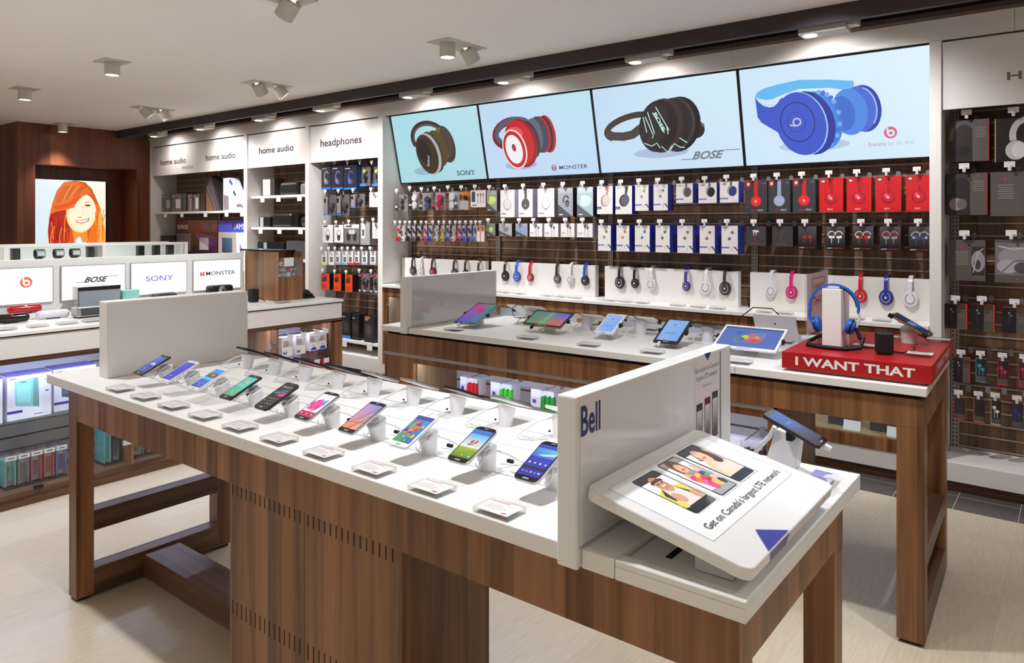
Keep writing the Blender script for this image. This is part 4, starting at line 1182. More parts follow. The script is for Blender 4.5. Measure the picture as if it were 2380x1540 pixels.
# man in a yellow and navy collar
phone_pic(1.312, 1.409, 0.14, 0.575, (52, 52, 56), (30, 32, 34), (26, 26, 28))
P([(0.34, 1.315), (0.30, 1.36), (0.33, 1.405), (0.505, 1.405), (0.505, 1.315)], (238, 226, 226)); P([(0.30, 1.345), (0.33, 1.315), (0.505, 1.315), (0.505, 1.332), (0.40, 1.335)], (236, 214, 100)); P([(0.31, 1.375), (0.34, 1.405), (0.505, 1.405), (0.505, 1.39), (0.40, 1.382)], (236, 214, 100))
P([(0.30, 1.342), (0.42, 1.330), (0.505, 1.333), (0.505, 1.326), (0.36, 1.322)], (40, 52, 66)); P([(0.31, 1.378), (0.40, 1.392), (0.505, 1.398), (0.505, 1.392), (0.38, 1.384)], (40, 52, 66))
E(0.27, 1.362, 0.030, 0.020, (214, 160, 130)); P([(0.252, 1.341), (0.232, 1.340), (0.215, 1.352), (0.212, 1.372), (0.225, 1.386), (0.250, 1.384), (0.240, 1.370), (0.242, 1.352)], (70, 46, 34)); E(0.288, 1.362, 0.013, 0.016, (196, 144, 116)); E(0.286, 1.362, 0.003, 0.008, (246, 240, 236)); E(0.275, 1.362, 0.003, 0.003, (196, 140, 112))
for q in (1.354, 1.372): E(0.262, q, 0.002, 0.003, (60, 44, 38)); E(0.255, q, 0.0012, 0.005, (90, 62, 48))
E(0.42, 1.345, 0.018, 0.014, (220, 166, 136)); E(0.47, 1.325, 0.014, 0.012, (236, 220, 110)); E(0.46, 1.395, 0.016, 0.010, (220, 166, 136))
# girl in a flowered skirt
phone_pic(1.432, 1.517, 0.128, 0.580, (172, 174, 176), (168, 170, 172), (40, 40, 42))
E(0.245, 1.470, 0.040, 0.022, (120, 74, 46)); P([(0.22, 1.455), (0.32, 1.448), (0.34, 1.462), (0.26, 1.47)], (130, 80, 50)); E(0.255, 1.472, 0.022, 0.015, (232, 180, 150)); E(0.264, 1.472, 0.003, 0.008, (206, 90, 90)); P([(0.30, 1.458), (0.30, 1.492), (0.36, 1.497), (0.37, 1.45)], (150, 150, 152)); E(0.36, 1.452, 0.02, 0.010, (230, 176, 146)); E(0.34, 1.505, 0.03, 0.008, (232, 180, 150))
for k, c in enumerate([(226, 60, 130), (240, 200, 70), (70, 70, 160), (240, 120, 60), (226, 60, 110), (90, 170, 90), (240, 120, 170), (200, 40, 60), (250, 180, 200), (226, 70, 140), (240, 190, 90)]):
    E(0.38 + 0.034 * (k // 3), 1.455 + 0.021 * (k % 3) + 0.004 * (k // 3), 0.014, 0.013, c)
E(0.49, 1.505, 0.012, 0.008, (40, 40, 60))
# woman in a striped top
phone_pic(1.532, 1.622, 0.120, 0.575, (66, 66, 70), (26, 30, 44), (28, 32, 44))
P([(0.19, 1.56), (0.19, 1.615), (0.30, 1.618), (0.40, 1.612), (0.36, 1.59), (0.28, 1.55)], (96, 58, 42)); P([(0.16, 1.56), (0.17, 1.585), (0.22, 1.59), (0.26, 1.56)], (44, 36, 46)); E(0.255, 1.577, 0.030, 0.019, (236, 190, 160)); E(0.272, 1.575, 0.003, 0.009, (200, 90, 90))
P([(0.34, 1.545), (0.33, 1.61), (0.505, 1.615), (0.505, 1.536), (0.42, 1.536)], (244, 206, 176))
for k in range(7): R(0.37 + 0.019 * k, 1.552, 0.376 + 0.019 * k, 1.612, (250, 246, 240))
P([(0.29, 1.56), (0.31, 1.568), (0.44, 1.548), (0.45, 1.538), (0.36, 1.54)], (238, 196, 166)); E(0.345, 1.598, 0.012, 0.012, (60, 44, 44))
a = uv(0.70, 1.279)
A.text("Get on Canada's largest LTE network", a[0], a[1] - 0.0, 0.052, (54, 54, 60), 0.765, 'l')
a1, a2, a3, a4 = uv(0.868, 1.357), uv(0.999, 1.415), uv(0.999, 1.303), uv(0.985, 1.303)
A.poly([a1, a3, a2], (56, 62, 156))
A.build('print', PRINT, lt)
MB(LM @ Matrix.Translation((0, -LH, 0))).add([(0.092, -0.0006, -0.001), (0.203, -0.0006, -0.001), (0.190, -0.0006, -0.022), (0.105, -0.0006, -0.022)], [(0, 1, 2, 3)], 0, S(50, 54, 146)).build('edge_print', PRINT, lt)
bx('foot_block', -0.575, -0.50, 1.285, 1.42, 0.9005, 0.955, WHITEG, lt, 0.004)
bx('foot_block', -0.74, -0.70, 1.45, 1.56, 0.9135, 1.0, WHITEG, lt, 0.004)

# dark blue phone on a tall stand behind the board
t = thing('phone_stand', 'tall white phone stand at the back corner of the front table', 'phone stand', (-0.62, 1.945, ZT))
MB().hexa([(-0.665, 1.925, ZT), (-0.585, 1.925, ZT), (-0.585, 1.972, ZT), (-0.665, 1.972, ZT), (-0.636, 1.93, 1.012), (-0.572, 1.93, 1.002), (-0.572, 1.965, 1.002), (-0.636, 1.965, 1.012)]).build('stand_column', PLAST, t, bevel=0.004)
MB().tube([(-0.70, 1.935, ZT + 0.003), (-0.685, 1.93, 0.95), (-0.65, 1.925, 0.99), (-0.635, 1.92, 1.02)], 0.006, 8).build('cable', CABLE, t)
bx('clamp', -0.60, -0.585, 1.90, 1.93, 0.995, 1.03, BLACKM, t)
p = thing('phone', 'phone with a dark blue screen on the tall stand behind the demo board', 'phone', (-0.565, 1.885, 1.04))
def a_navy(A):
    A.grad(0, 0, 1, 1, (60, 56, 72), (76, 74, 96), (50, 90, 170), (44, 80, 160), 4)
    A.poly([(0, 1), (1, 1), (1, 0.46), (0.7, 0.42), (0.3, 0.48), (0, 0.60)], (50, 86, 166)); A.text('12:36', 0.5, 0.62, 0.06, (110, 190, 214), 0.4)
device(p, tilt_frame(Vector((-0.567, 1.868, 1.043)), PI / 2, math.radians(22)), 0.074, 0.149, 0.009, PHB, GLB, art=a_navy)
MB().tube([(-0.497, 1.868, 1.008), (-0.482, 1.868, 1.002)], 0.007, 10).build('plug', PLAST, p)
t = thing('leaflet_block', 'clear acrylic leaflet block with lilac print at the table corner', 'leaflet holder', (-0.50, 1.925, ZT))
bx('acrylic_block', -0.535, -0.475, 1.83, 1.925, ZT, ZT + 0.016, ACRYB, t, 0.001)
A = Art(frame((-0.478, 1.833, ZT + 0.0165), (0, 1, 0), (-1, 0, 0), (0, 0, 1)), 0.09, 0.054, 0.00004)
A.rect(0, 0, 1, 1, (226, 226, 240)); A.poly([(0, 1), (1, 1), (0.9, 0.3), (0.5, 0.5), (0.3, 0.2), (0, 0.1)], (150, 146, 200)); A.text('A', 0.85, 0.2, 0.3, (70, 70, 150))
A.build('paper_card', PRINT, t)

# ------------------------------------------------------------------ tablets on the middle table
ZM = 0.953
def a_grad(a, b_, c, d): return lambda A: A.grad(0, 0, 1, 1, a, b_, c, d, 8)
def a_magenta(A):
    A.grad(0, 0, 1, 1, (70, 60, 190), (60, 120, 150), (30, 140, 110), (190, 30, 130), 8)
    A.ell(0.55, 0.62, 0.12, 0.16, (176, 60, 130), 0.6)
def a_green(A):
    A.grad(0, 0, 1, 1, (60, 130, 90), (200, 100, 70), (60, 90, 200), (60, 130, 90), 8)
    A.poly([(0.36, 0), (0.46, 1), (0.56, 1), (0.50, 0)], (96, 160, 100)); A.poly([(0.72, 0), (0.62, 0.4), (0.8, 0.5), (0.95, 0.2), (0.9, 0)], (170, 100, 90))
def a_bluel(A):
    A.grad(0, 0, 1, 1, (130, 176, 230), (120, 166, 226), (130, 170, 230), (140, 176, 236), 4)
    A.ell(0.45, 0.76, 0.05, 0.022 * 1.0, (60, 70, 170), 0.12); A.rect(0.2, 0.30, 0.75, 0.40, (112, 156, 216))
def a_pict(A):
    A.rect(0, 0, 1, 1, (92, 116, 186)); A.rect(0, 0.93, 1, 1, (70, 80, 120))
    A.grad(0.24, 0.24, 0.74, 0.78, (90, 150, 150), (190, 80, 90), (70, 150, 210), (80, 90, 160), 4)
    for u, v, c in ((0.5, 0.45, (214, 110, 90)), (0.6, 0.5, (220, 150, 80)), (0.42, 0.5, (210, 190, 90)), (0.52, 0.62, (190, 110, 140)), (0.58, 0.36, (206, 90, 90)), (0.36, 0.38, (90, 110, 170))): A.ell(u, v, 0.11, 0.11, c, 0, 12)
TB = [
    (-2.79, 3.215, 1.028, 0.155, 0.262, 21, 5, PHS, PHB, a_magenta, 'silver tablet with a magenta and teal screen, leftmost on the middle table'),
    (-2.318, 3.27, 1.03, 0.262, 0.152, 27, -2, PHG, GLB, a_green, 'bronze tablet lying wide with a green and orange screen'),
    (-1.945, 3.305, 1.03, 0.110, 0.180, 27, 2, PHW, GLW, a_bluel, 'small white tablet with a light blue screen'),
    (-1.578, 3.28, 1.03, 0.130, 0.208, 27, 2, PHB, GLB, a_bluel, 'black tablet with a light blue screen on the middle table'),
    (-1.205, 3.30, 1.028, 0.292, 0.198, 24, 1, PHW, GLW, a_pict, 'large white tablet lying wide with a colourful picture on its screen'),
]
for i, (x, y, z, w, h, tl, yw, body, face, art, lab) in enumerate(TB):
    s_ = thing('tablet_stand', 'white tablet stand under the %s' % ['magenta tablet at the left', 'wide bronze tablet', 'small white tablet', 'black tablet with the blue screen', 'large wide white tablet'][i], 'tablet stand', (x, y + 0.02, ZM), 0, 'tablet stands of the front row')
    m = stand_mb(0.15, 0.062, 0.030, 0.034); m.build('stand_cone', PLAST, s_, True)
    MB().tube([(-0.03, 0.0, 0.02), (-0.05, -0.03, 0.012), (-0.02, -0.06, 0.004), (0.03, -0.05, 0.003)], 0.003, 8).build('cable', CABLE, s_, True)
    p = thing('tablet', lab, 'tablet', (x, y, z), 0, 'tablets of the front row')
    M = tilt_frame(Vector((x, y, z)), math.radians(yw), math.radians(tl))
    device(p, M, w, h, 0.008, body, face, r=0.008, margin=(0.012, 0.016, 0.018) if face is not PHB else (0.008, 0.014, 0.02), art=art)
    for sx in (-1, 1):
        MB(M).box(sx * (w / 2 + 0.004) - 0.006, sx * (w / 2 + 0.004) + 0.006, -0.012, 0.006, -0.016, 0.004).build('clamp', BLACKM, p, bevel=0.002)
    MB(M).box(-0.008 - w * 0.2, 0.002 - w * 0.2, -h / 2 - 0.022, -h / 2 + 0.003, -0.012, 0.003).build('bottom_clamp', BLACKM if i in (1, 4) else PLAST, p, bevel=0.002)
RB = [
    (-2.60, 3.50, 1.035, 0.26, 0.17, 24, PHW, 'white tablet seen from behind next to the magenta tablet'),
    (-2.20, 3.50, 1.03, 0.25, 0.15, 16, PHW, 'white tablet seen nearly edge-on behind the wide bronze tablet'),
    (-1.88, 3.53, 1.035, 0.20, 0.13, 20, PHW, 'white tablet seen from behind the small white tablet'),
    (-1.50, 3.53, 1.035, 0.20, 0.14, 18, PHB, 'black tablet seen nearly edge-on behind the black tablet'),
]
for i, (x, y, z, w, h, tl, body, lab) in enumerate(RB):
    s_ = thing('tablet_stand', 'white tablet stand in the back row, %s from the left' % NTH[i], 'tablet stand', (x, y - 0.02, ZM), 0, 'tablet stands of the back row')
    stand_mb(-0.15, 0.066, 0.030, 0.034).build('stand_cone', PLAST, s_, True)
    MB().tube([(-0.02, -0.02, 0.05), (-0.05, -0.05, 0.02), (-0.04, -0.08, 0.004), (0.02, -0.09, 0.003)], 0.003, 8).build('cable', CABLE, s_, True)
    p = thing('tablet', lab, 'tablet', (x, y, z), 0, 'tablets of the back row')
    M = tilt_frame(Vector((x, y, z)), PI + math.radians(2), math.radians(tl))
    device(p, M, w, h, 0.008, body, GLB)
    for sx in (-1, 1):
        MB(M).box(sx * (w / 2 + 0.002) - 0.008, sx * (w / 2 + 0.002) + 0.006, -0.014, 0.010, -0.018, 0.004).build('clamp', BLACKM, p, bevel=0.002)
    MB(M).tube([(0.0, h / 2, -0.01), (0.02, h / 2 + 0.03, 0.0), (0.07, h / 2 + 0.02, -0.03), (0.09, h / 4, -0.06)], 0.0022, 6).build('black_lead', BLACKM, p)
p = thing('tablet', 'white tablet standing almost upright with a dark cable arching over it', 'tablet', (-1.19, 3.62, 1.03))
M = tilt_frame(Vector((-1.19, 3.62, 1.045)), PI + math.radians(2), math.radians(58))
device(p, M, 0.205, 0.15, 0.009, PHW, GLB)
MB(M).box(-0.004, 0.004, 0.02, 0.028, -0.0105, -0.009).build('camera_eye', BLACK, p)
MB().tube([(-1.17, 3.60, 1.105), (-1.20, 3.59, 1.135), (-1.29, 3.58, 1.135), (-1.355, 3.57, 1.08), (-1.37, 3.56, 0.98), (-1.37, 3.56, 0.956)], 0.0028, 8).build('black_lead', BLACKM, p)
s_ = thing('tablet_stand', 'white tablet stand under the upright white tablet', 'tablet stand', (-1.19, 3.60, ZM), 0, 'tablet stands of the back row')
stand_mb(-0.1, 0.024, 0.030, 0.034).build('stand_cone', PLAST, s_, True)
k = 0
for y0, xs_, row in ((3.02, (-2.775, -2.27, -1.905, -1.565, -1.16), 'front'), (3.69, (-2.80, -2.30, -1.925, -1.57, -1.19), 'back')):
    for i, x in enumerate(xs_):
        dup(pb0, (x, y0 + (x + 2.3) * 0.03, ZM), MT_RZ, 'clear acrylic price block on the tablet table, %s from the left in its %s row' % (NTH[i], row), 'price blocks of the tablet table')

# ------------------------------------------------------------------ red platform
rp = thing('red_platform', 'flat red platform with white capital letters on the tablet table', 'platform', (-0.715, 3.42, ZM), MT_RZ)
mb_ = MB().box(-0.268, 0.266, -0.395, 0.40, 0.010, 0.077); mb_.build('red_box', REDP, rp, True, 0.0015)
bx('base_board', -0.235, 0.235, -0.36, 0.37, 0.0005, 0.010, WHITE, rp, local=True)
A = Art(frame((-0.268, -0.395, 0.010), (1, 0, 0), (0, 0, 1), (0, -1, 0)), 0.534, 0.067)
A.text('I WANT THAT', 0.50, 0.28, 0.50, (236, 236, 232), 0.80, 'c', 0.03); A.build('front_letters', PRINT, rp, True)
A = Art(frame((0.266, -0.395, 0.010), (0, 1, 0), (0, 0, 1), (1, 0, 0)), 0.795, 0.067)
A.text('I WANT THAT', 0.47, 0.28, 0.50, (214, 206, 204), 0.60, 'c', 0.03); A.build('side_letters', PRINT, rp, True)
ZR = 1.0305
t = thing('acrylic_sign', 'clear acrylic stand-up sign with red lettering behind the blue headphones', 'sign', (-0.985, 3.45, ZR))
bx('clear_sheet', -0.990, -0.984, 3.40, 3.76, ZR + 0.012, 1.33, ACRYL, t)
bx('foot_wedge', -1.0, -0.93, 3.38, 3.46, ZR, ZR + 0.014, PLAST, t, 0.002); bx('foot_wedge', -1.0, -0.93, 3.66, 3.74, ZR, ZR + 0.014, PLAST, t, 0.002)
bx('paper_sheet', -0.9835, -0.983, 3.41, 3.75, ZR + 0.02, 1.322, mat('pinkish_paper', (232, 222, 226), 0.5), t)
A = Art(frame((-0.983, 3.41, ZR + 0.02), (0, 1, 0), (0, 0, 1), (1, 0, 0)), 0.34, 0.27)
dr = (150, 46, 62)
for a in ((0.22, 0.12, 0.24, 0.92), (0.82, 0.12, 0.84, 0.92), (0.22, 0.12, 0.84, 0.135), (0.22, 0.905, 0.84, 0.92)): A.rect(*a, dr)
A.text('I WANT', 0.52, 0.70, 0.12, dr, 0.48, 'c', 0.02); A.text('THAT', 0.52, 0.46, 0.14, dr, 0.48, 'c', 0.02)
A.build('red_print', PRINT, t)
t = thing('white_post', 'white rectangular block carrying the blue headphones', 'display stand', (-0.832, 3.29, ZR))
bx('post_block', -0.870, -0.794, 3.228, 3.362, ZR, 1.276, WHITE, t, 0.002)
hb = thing('headphones', 'blue headphones hanging over the white block on the red platform', 'headphones', (-0.832, 3.29, 1.28), 0)
BLU = mat('bright_blue_plastic', (34, 96, 206), 0.35)
cx_, cy_, cz_ = -0.832, 3.265, 1.195
pts = [(cx_ + 0.097 * math.cos(a), cy_, cz_ + 0.098 * math.sin(a)) for a in [math.radians(-8 + 196 * i / 28) for i in range(29)]]
hm = MB()
for k in range(28):
    a, b_ = Vector(pts[k]), Vector(pts[k + 1])
    c0 = Vector((cx_, cy_, cz_))
    na, nb = (a - c0).normalized() * 0.004, (b_ - c0).normalized() * 0.004
    d = Vector((0, 0.009, 0))
    hm.hexa([a - na - d, b_ - nb - d, b_ - nb + d, a - na + d, a + na - d, b_ + nb - d, b_ + nb + d, a + na + d])
hm.build('headband', BLU, hb)
hi = MB().tube([(cx_ + 0.0905 * math.cos(a), cy_, cz_ + 0.0905 * math.sin(a)) for a in [math.radians(5 + 70 * i / 16) for i in range(17)]], 0.004, 8)
hi.build('headband_lining', BLACK, hb)
for sx in (-1, 1):
    ax = Vector((sx * 0.94, 0, -0.25)).normalized() if sx > 0 else Vector((-0.94, 0, -0.3)).normalized()
    q = ax.to_track_quat('Z', 'Y').to_matrix().to_4x4()
    M = Matrix.Translation((cx_ + sx * 0.066, cy_ + 0.0, cz_ - 0.075)) @ q
    cu = MB().lathe([(0.010, -0.016), (0.030, -0.014), (0.034, -0.006), (0.032, 0.002)], M, 22).build('ear_cushion', BLU, hb)
    MB().lathe([(0.033, 0.002), (0.034, 0.006), (0.030, 0.010)], M, 22).build('ear_rim', BLACK, hb)
    MB().lathe([(0.030, 0.010), (0.028, 0.016), (0.012, 0.020)], M, 22).build('ear_shell', BLU, hb)
    MB().tube([(cx_ + sx * 0.097, cy_, cz_ - 0.012), (cx_ + sx * 0.1, cy_, cz_ - 0.04), (cx_ + sx * 0.088, cy_, cz_ - 0.075)], 0.006, 8).build('yoke', BLU if sx < 0 else PLAST, hb)
MB().tube([(cx_ + 0.09, cy_, cz_ - 0.08), (cx_ + 0.105, cy_ - 0.01, cz_ - 0.12), (cx_ + 0.12, cy_ - 0.02, ZR + 0.05), (cx_ + 0.115, cy_ - 0.05, ZR + 0.012), (cx_ + 0.07, cy_ - 0.085, ZR + 0.008), (cx_ - 0.02, cy_ - 0.09, ZR + 0.008), (cx_ - 0.09, cy_ - 0.06, ZR + 0.008), (cx_ - 0.105, cy_ + 0.02, ZR + 0.012), (cx_ - 0.075, cy_ + 0.07, ZR + 0.03), (cx_ - 0.05, cy_ + 0.11, ZR + 0.03)], 0.0085, 10).build('thick_cable', BLACKM, hb)
t = thing('small_speaker', 'small black cube speaker standing on the red platform', 'speaker', (-0.625, 3.20, ZR))
m = Matrix.Translation((-0.627, 3.205, ZR)) @ Matrix.Rotation(math.radians(24), 4, 'Z')
MB(m).prism(rrect(-0.030, 0.030, -0.030, 0.030, 0.010, 4), 0.003, 0.086).build('cube_body', BLACKM, t, bevel=0.006, seg=3)
MB(m).box(0.0305, 0.0315, -0.015, 0.015, 0.02, 0.07).build('control_strip', mat('dark_navy', (30, 34, 60), 0.4), t)
MB().tube([(-0.60, 3.22, ZR + 0.01), (-0.57, 3.25, ZR + 0.004), (-0.54, 3.33, ZR + 0.004), (-0.56, 3.45, ZR + 0.004)], 0.003, 6).build('black_lead', BLACKM, t)
s_ = thing('phone_stand', 'pinkish white phone stand on the red platform', 'phone stand', (-0.60, 3.575, ZR))
stand_mb(0.0, 0.06, 0.030, 0.036).build('stand_cone', PLAST, s_, True)
MB().tube([(-0.03, 0.0, 0.02), (-0.07, 0.0, 0.02), (-0.10, -0.01, 0.02)], 0.005, 8).build('cable', CABLE, s_, True)
p = thing('phone', 'gold-edged phone with a dark blue tiled screen on the red platform', 'phone', (-0.585, 3.55, 1.12))
def a_tiles(A):
    A.grad(0, 0, 1, 1, (16, 30, 60), (14, 40, 80), (16, 44, 84), (10, 26, 50), 4)
    A.poly([(0.2, 0.35), (1, 0.2), (1, 0.5), (0.6, 0.55)], (24, 90, 140))
    for i in range(6):
        for j in range(3): A.rect(0.22 + 0.10 * i, 0.40 + 0.07 * j, 0.30 + 0.10 * i, 0.46 + 0.07 * j, [(40, 130, 210), (60, 160, 226), (230, 120, 60), (90, 190, 90), (150, 70, 190)][(i * 2 + j) % 5])
device(p, tilt_frame(Vector((-0.585, 3.545, 1.118)), math.radians(80), math.radians(28)), 0.086, 0.168, 0.009, PHG, mat('bronze_front', (78, 66, 46), 0.2), art=a_tiles)
M = tilt_frame(Vector((-0.585, 3.545, 1.118)), math.radians(80), math.radians(28))
for sy in (-1, 1): MB(M).box(-0.05, -0.038, sy * 0.076 - 0.010, sy * 0.076 + 0.010, -0.014, 0.004).build('clamp', BLACKM, p, bevel=0.002)
for x, y, w_ in ((-0.725, 3.33, 'behind the black cube speaker'), (-0.507, 3.245, 'at the front right'), (-0.505, 3.70, 'below the gold phone')):
    dup(pb0, (x, y, ZR), MT_RZ, 'clear acrylic price block on the red platform ' + w_, 'price blocks of the red platform')
# ------------------------------------------------------------------ hanging packages and their pegs
pcache = {}
def peg(x, z, y_front, what, y_back=5.245, tagw=0.042, small=False, group='peg hooks with price tags'):
    """wire peg out of the slat board, price tag at its tip, clear end plate at its root"""
    key = (round(y_front, 3), round(y_back, 3), tagw, small)
    lab = 'tagged peg holding ' + what
    if key in pcache:
        return dup(pcache[key], (x, y_front, z), None, lab, group)
    t = thing('peg_hook', lab, 'hook', (x, y_front, z), 0, group)
    L = y_back - y_front
    rod = MB().tube([(0, L, 0), (0, -0.03, 0), (0, -0.036, 0.004)], 0.0022, 6)
    rod.tube([(0, L, 0.022), (0, -0.02, 0.022)], 0.0016, 6)
    rod.build('wires', SILVER, t, True)
    if not small:
        MB().prism(rrect(0.014, 0.040, -0.010, 0.030, 0.011, 4), L - 0.06, L - 0.045, 0, None, 'xz').build('clear_clip', CLIP, t, True)
    h = tagw * 0.62
    tg = MB().box(-tagw / 2, tagw / 2, -0.0385, -0.037, 0.012, 0.012 + h, 0, S(240, 232, 230))
    tg.box(-tagw * 0.16, tagw * 0.16, -0.0385, -0.037, -0.008, 0.012, 0, S(206, 206, 216))
    tg.box(tagw * 0.02, tagw * 0.40, -0.0388, -0.0385, 0.015, 0.020, 0, S(150, 146, 150))
    tg.box(-tagw * 0.42, tagw * 0.30, -0.0388, -0.0385, 0.012 + h * 0.66, 0.012 + h * 0.74, 0, S(196, 190, 192))
    tg.build('price_tag', PRINT, t, True)
    pcache[key] = t
    return t
CLIP = mat('smoky_clear_clip', (190, 186, 194), 0.15, trans=0.55)

def box_pkg(label, x0, x1, z0, z1, depth, side, art, y=5.0, group=None, top=None, name='boxed_headphones', cat='package'):
    t = thing(name, label, cat, ((x0 + x1) / 2, y, z0), 0, group)
    m = MB()
    c = S(*side)
    m.box(x0, x1, y, y + depth, z0, z1, 0, c)
    m.build('carton', PRINT, t, bevel=0.0008)
    A = Art(frame((x0, y, z0), (1, 0, 0), (0, 0, 1), (0, -1, 0)), x1 - x0, z1 - z0)
    art(A)
    A.build('front_print', PRINT, t)
    return t

def hp_side(col, cup, bg, hi=None, v=0.34, band=0.16, r=0.17, logo=None):
    """headphones seen from the side: straight band above a round ear cup"""
    def f(A):
        A.rect(0, 0, 1, 1, bg)
        A.rect(0.5 - band / 2, v, 0.5 + band / 2, 1.0, col)
        A.ell(0.5, v, r, r * 1.02, cup)
        A.ell(0.5, v, r * 0.80, r * 0.82, hi or tuple(min(255, int(q * 1.12 + 6)) for q in cup))
        if logo:
            A.ring(0.5, v - 0.01, 0.026, 0.014, logo); A.rect(0.452, v - 0.02, 0.468, v + 0.05, logo)
    return f
def over(*fs):
    def f(A):
        for g in fs: g(A)
    return f
def lbl(u, v, w, h, c): return lambda A: A.rect(u, v, u + w, v + h, c)

# --- bay under the blue-headphones screen, upper row
DG, RD = (62, 60, 64), (206, 30, 38)
B4 = [(-1.859, -1.706), (-1.697, -1.551), (-1.534, -1.388), (-1.364, -1.217), (-1.196, -1.051), (-1.027, -0.882), (-0.856, -0.718)]
def dark_solo(c, hi, lg):
    def f(A):
        hp_side(c, c, DG, hi, 0.36, 0.17, 0.17, lg)(A)
        A.rect(0.06, 0.80, 0.24, 0.98, (206, 40, 44)); A.rect(0.09, 0.86, 0.21, 0.94, (226, 200, 200))
        A.text('beats', 0.42, 0.05, 0.055, (190, 40, 44), 0.26, 'c', 0.01); A.text('SOLO', 0.70, 0.05, 0.055, (220, 216, 216), 0.24, 'c', 0.01); A.rect(0.80, 0.90, 0.94, 0.93, (120, 118, 122))
    return f
def red_solo(A):
    A.rect(0, 0, 1, 1, RD)
    A.rect(0.41, 0.40, 0.58, 1.0, (180, 24, 34)); A.ell(0.5, 0.40, 0.175, 0.18, (150, 18, 30)); A.ell(0.5, 0.41, 0.15, 0.155, (196, 30, 48)); A.ell(0.43, 0.44, 0.05, 0.08, (226, 96, 110), 0.5)
    A.ring(0.5, 0.40, 0.026, 0.014, (240, 226, 226)); A.rect(0.452, 0.39, 0.468, 0.46, (240, 226, 226))
    A.rect(0.07, 0.86, 0.26, 0.96, (70, 60, 60)); A.rect(0.10, 0.88, 0.23, 0.94, (206, 200, 196)); A.text('SOLO', 0.45, 0.06, 0.045, (240, 214, 214), 0.22, 'c', 0.01); A.rect(0.60, 0.075, 0.90, 0.085, (150, 20, 30)); A.line([(0.42, 0.55), (0.43, 0.74), (0.5, 0.765), (0.57, 0.75)], 0.006, (226, 120, 124))
NU = ['first', 'second', 'third', 'fourth', 'fifth', 'sixth', 'seventh', 'eighth', 'ninth', 'tenth', 'eleventh', 'twelfth', 'thirteenth', 'fourteenth', 'fifteenth']
for i, (a, b_) in enumerate(B4):
    if i < 3:
        col, hi, lg = [((206, 34, 38), (226, 50, 52), (244, 230, 230)), ((150, 158, 190), (166, 172, 204), None), ((206, 34, 38), (226, 50, 52), (244, 230, 230))][i]
        d = ['dark grey headphone box with a red headset, left of the lilac one', 'dark grey headphone box with a lilac headset', 'dark grey headphone box with a red headset, right of the lilac one'][i]
        box_pkg(d, a, b_, 1.628, 1.847, 0.10, (48, 46, 50) if i != 1 else (60, 40, 44), dark_solo(col, hi, lg), group='dark headphone boxes')
    else:
        d = 'bright red headphone box, %s of the four from the left' % NU[i - 3]
        box_pkg(d, a, b_, 1.627, 1.847, 0.10, (166, 22, 30), red_solo, group='red headphone boxes')
    peg((a + b_) / 2 - 0.005, 1.857, 5.0, d)
def dark_buds(c1, c2, foot=True, hook=False):
    def f(A):
        A.rect(0, 0, 1, 1, (40, 38, 41)) if hook else A.rect(0, 0, 1, 1, (64, 62, 66))
        if hook:
            A.grad(0, 0.25, 1, 1, (30, 28, 30), (30, 28, 30), (84, 80, 84), (84, 80, 84), 2)
            for u, s in ((0.32, 1), (0.68, -1)):
                A.ring(u, 0.64, 0.15, 0.035, c1, math.radians(10), math.radians(190)); A.rect(u - 0.12, 0.50, u + 0.14, 0.60, c2); A.ell(u - s * 0.10, 0.57, 0.05, 0.05, c1); A.line([(u, 0.5), (u - 0.02, 0.3)], 0.025, c2)
            A.rect(0.03, 0.0, 0.97, 0.22, (16, 15, 16)); A.text('power', 0.08, 0.07, 0.07, (230, 226, 226), 0.26, 'l', 0.01); A.text('beats wireless', 0.36, 0.07, 0.07, (196, 40, 44), 0.52, 'l', 0.0)
        else:
            for u, w in ((0.38, 0.06), (0.50, 0.05)):
                A.ell(u, 0.76, w * 1.3, w, c1); A.poly([(u - 0.04, 0.76), (u + 0.04, 0.76), (u, 0.48)], c1)
            A.rect(0.52, 0.70, 0.64, 0.78, c1); A.line([(0.40, 0.5), (0.42, 0.3)], 0.03, (190, 40, 44)); A.text('tour beats', 0.45, 0.10, 0.07, (206, 60, 64), 0.44, 'c')
    return f
B4B = [(-1.85, -1.713), (-1.671, -1.534), (-1.499, -1.382), (-1.325, -1.206), (-1.16, -1.038), (-1.003, -0.885), (-0.841, -0.721)]
D4B = ['flat dark box with white earbuds', 'flat dark box with dark red-tipped earbuds', 'black box with black and red ear-hook buds', 'black box with white ear-hook buds', 'black box with red and white ear-hook buds', 'black box with grey and pink ear-hook buds', 'black box with navy ear-hook buds next to the white post']
A4B = [dark_buds((226, 224, 226), None), dark_buds((80, 76, 80), None), dark_buds((60, 58, 62), (206, 34, 40), hook=True), dark_buds((236, 236, 236), (236, 236, 236), hook=True), dark_buds((226, 190, 190), (206, 40, 50), hook=True), dark_buds((206, 120, 140), (150, 150, 150), hook=True), dark_buds((176, 176, 206), (70, 70, 150), hook=True)]
for i, (a, b_) in enumerate(B4B):
    box_pkg(D4B[i], a, b_, 1.397 if i < 2 else 1.378, 1.534, 0.12, (34, 30, 32), A4B[i], group='boxed earbuds under the red boxes')
    peg((a + b_) / 2 - 0.005, 1.543, 5.0, D4B[i])

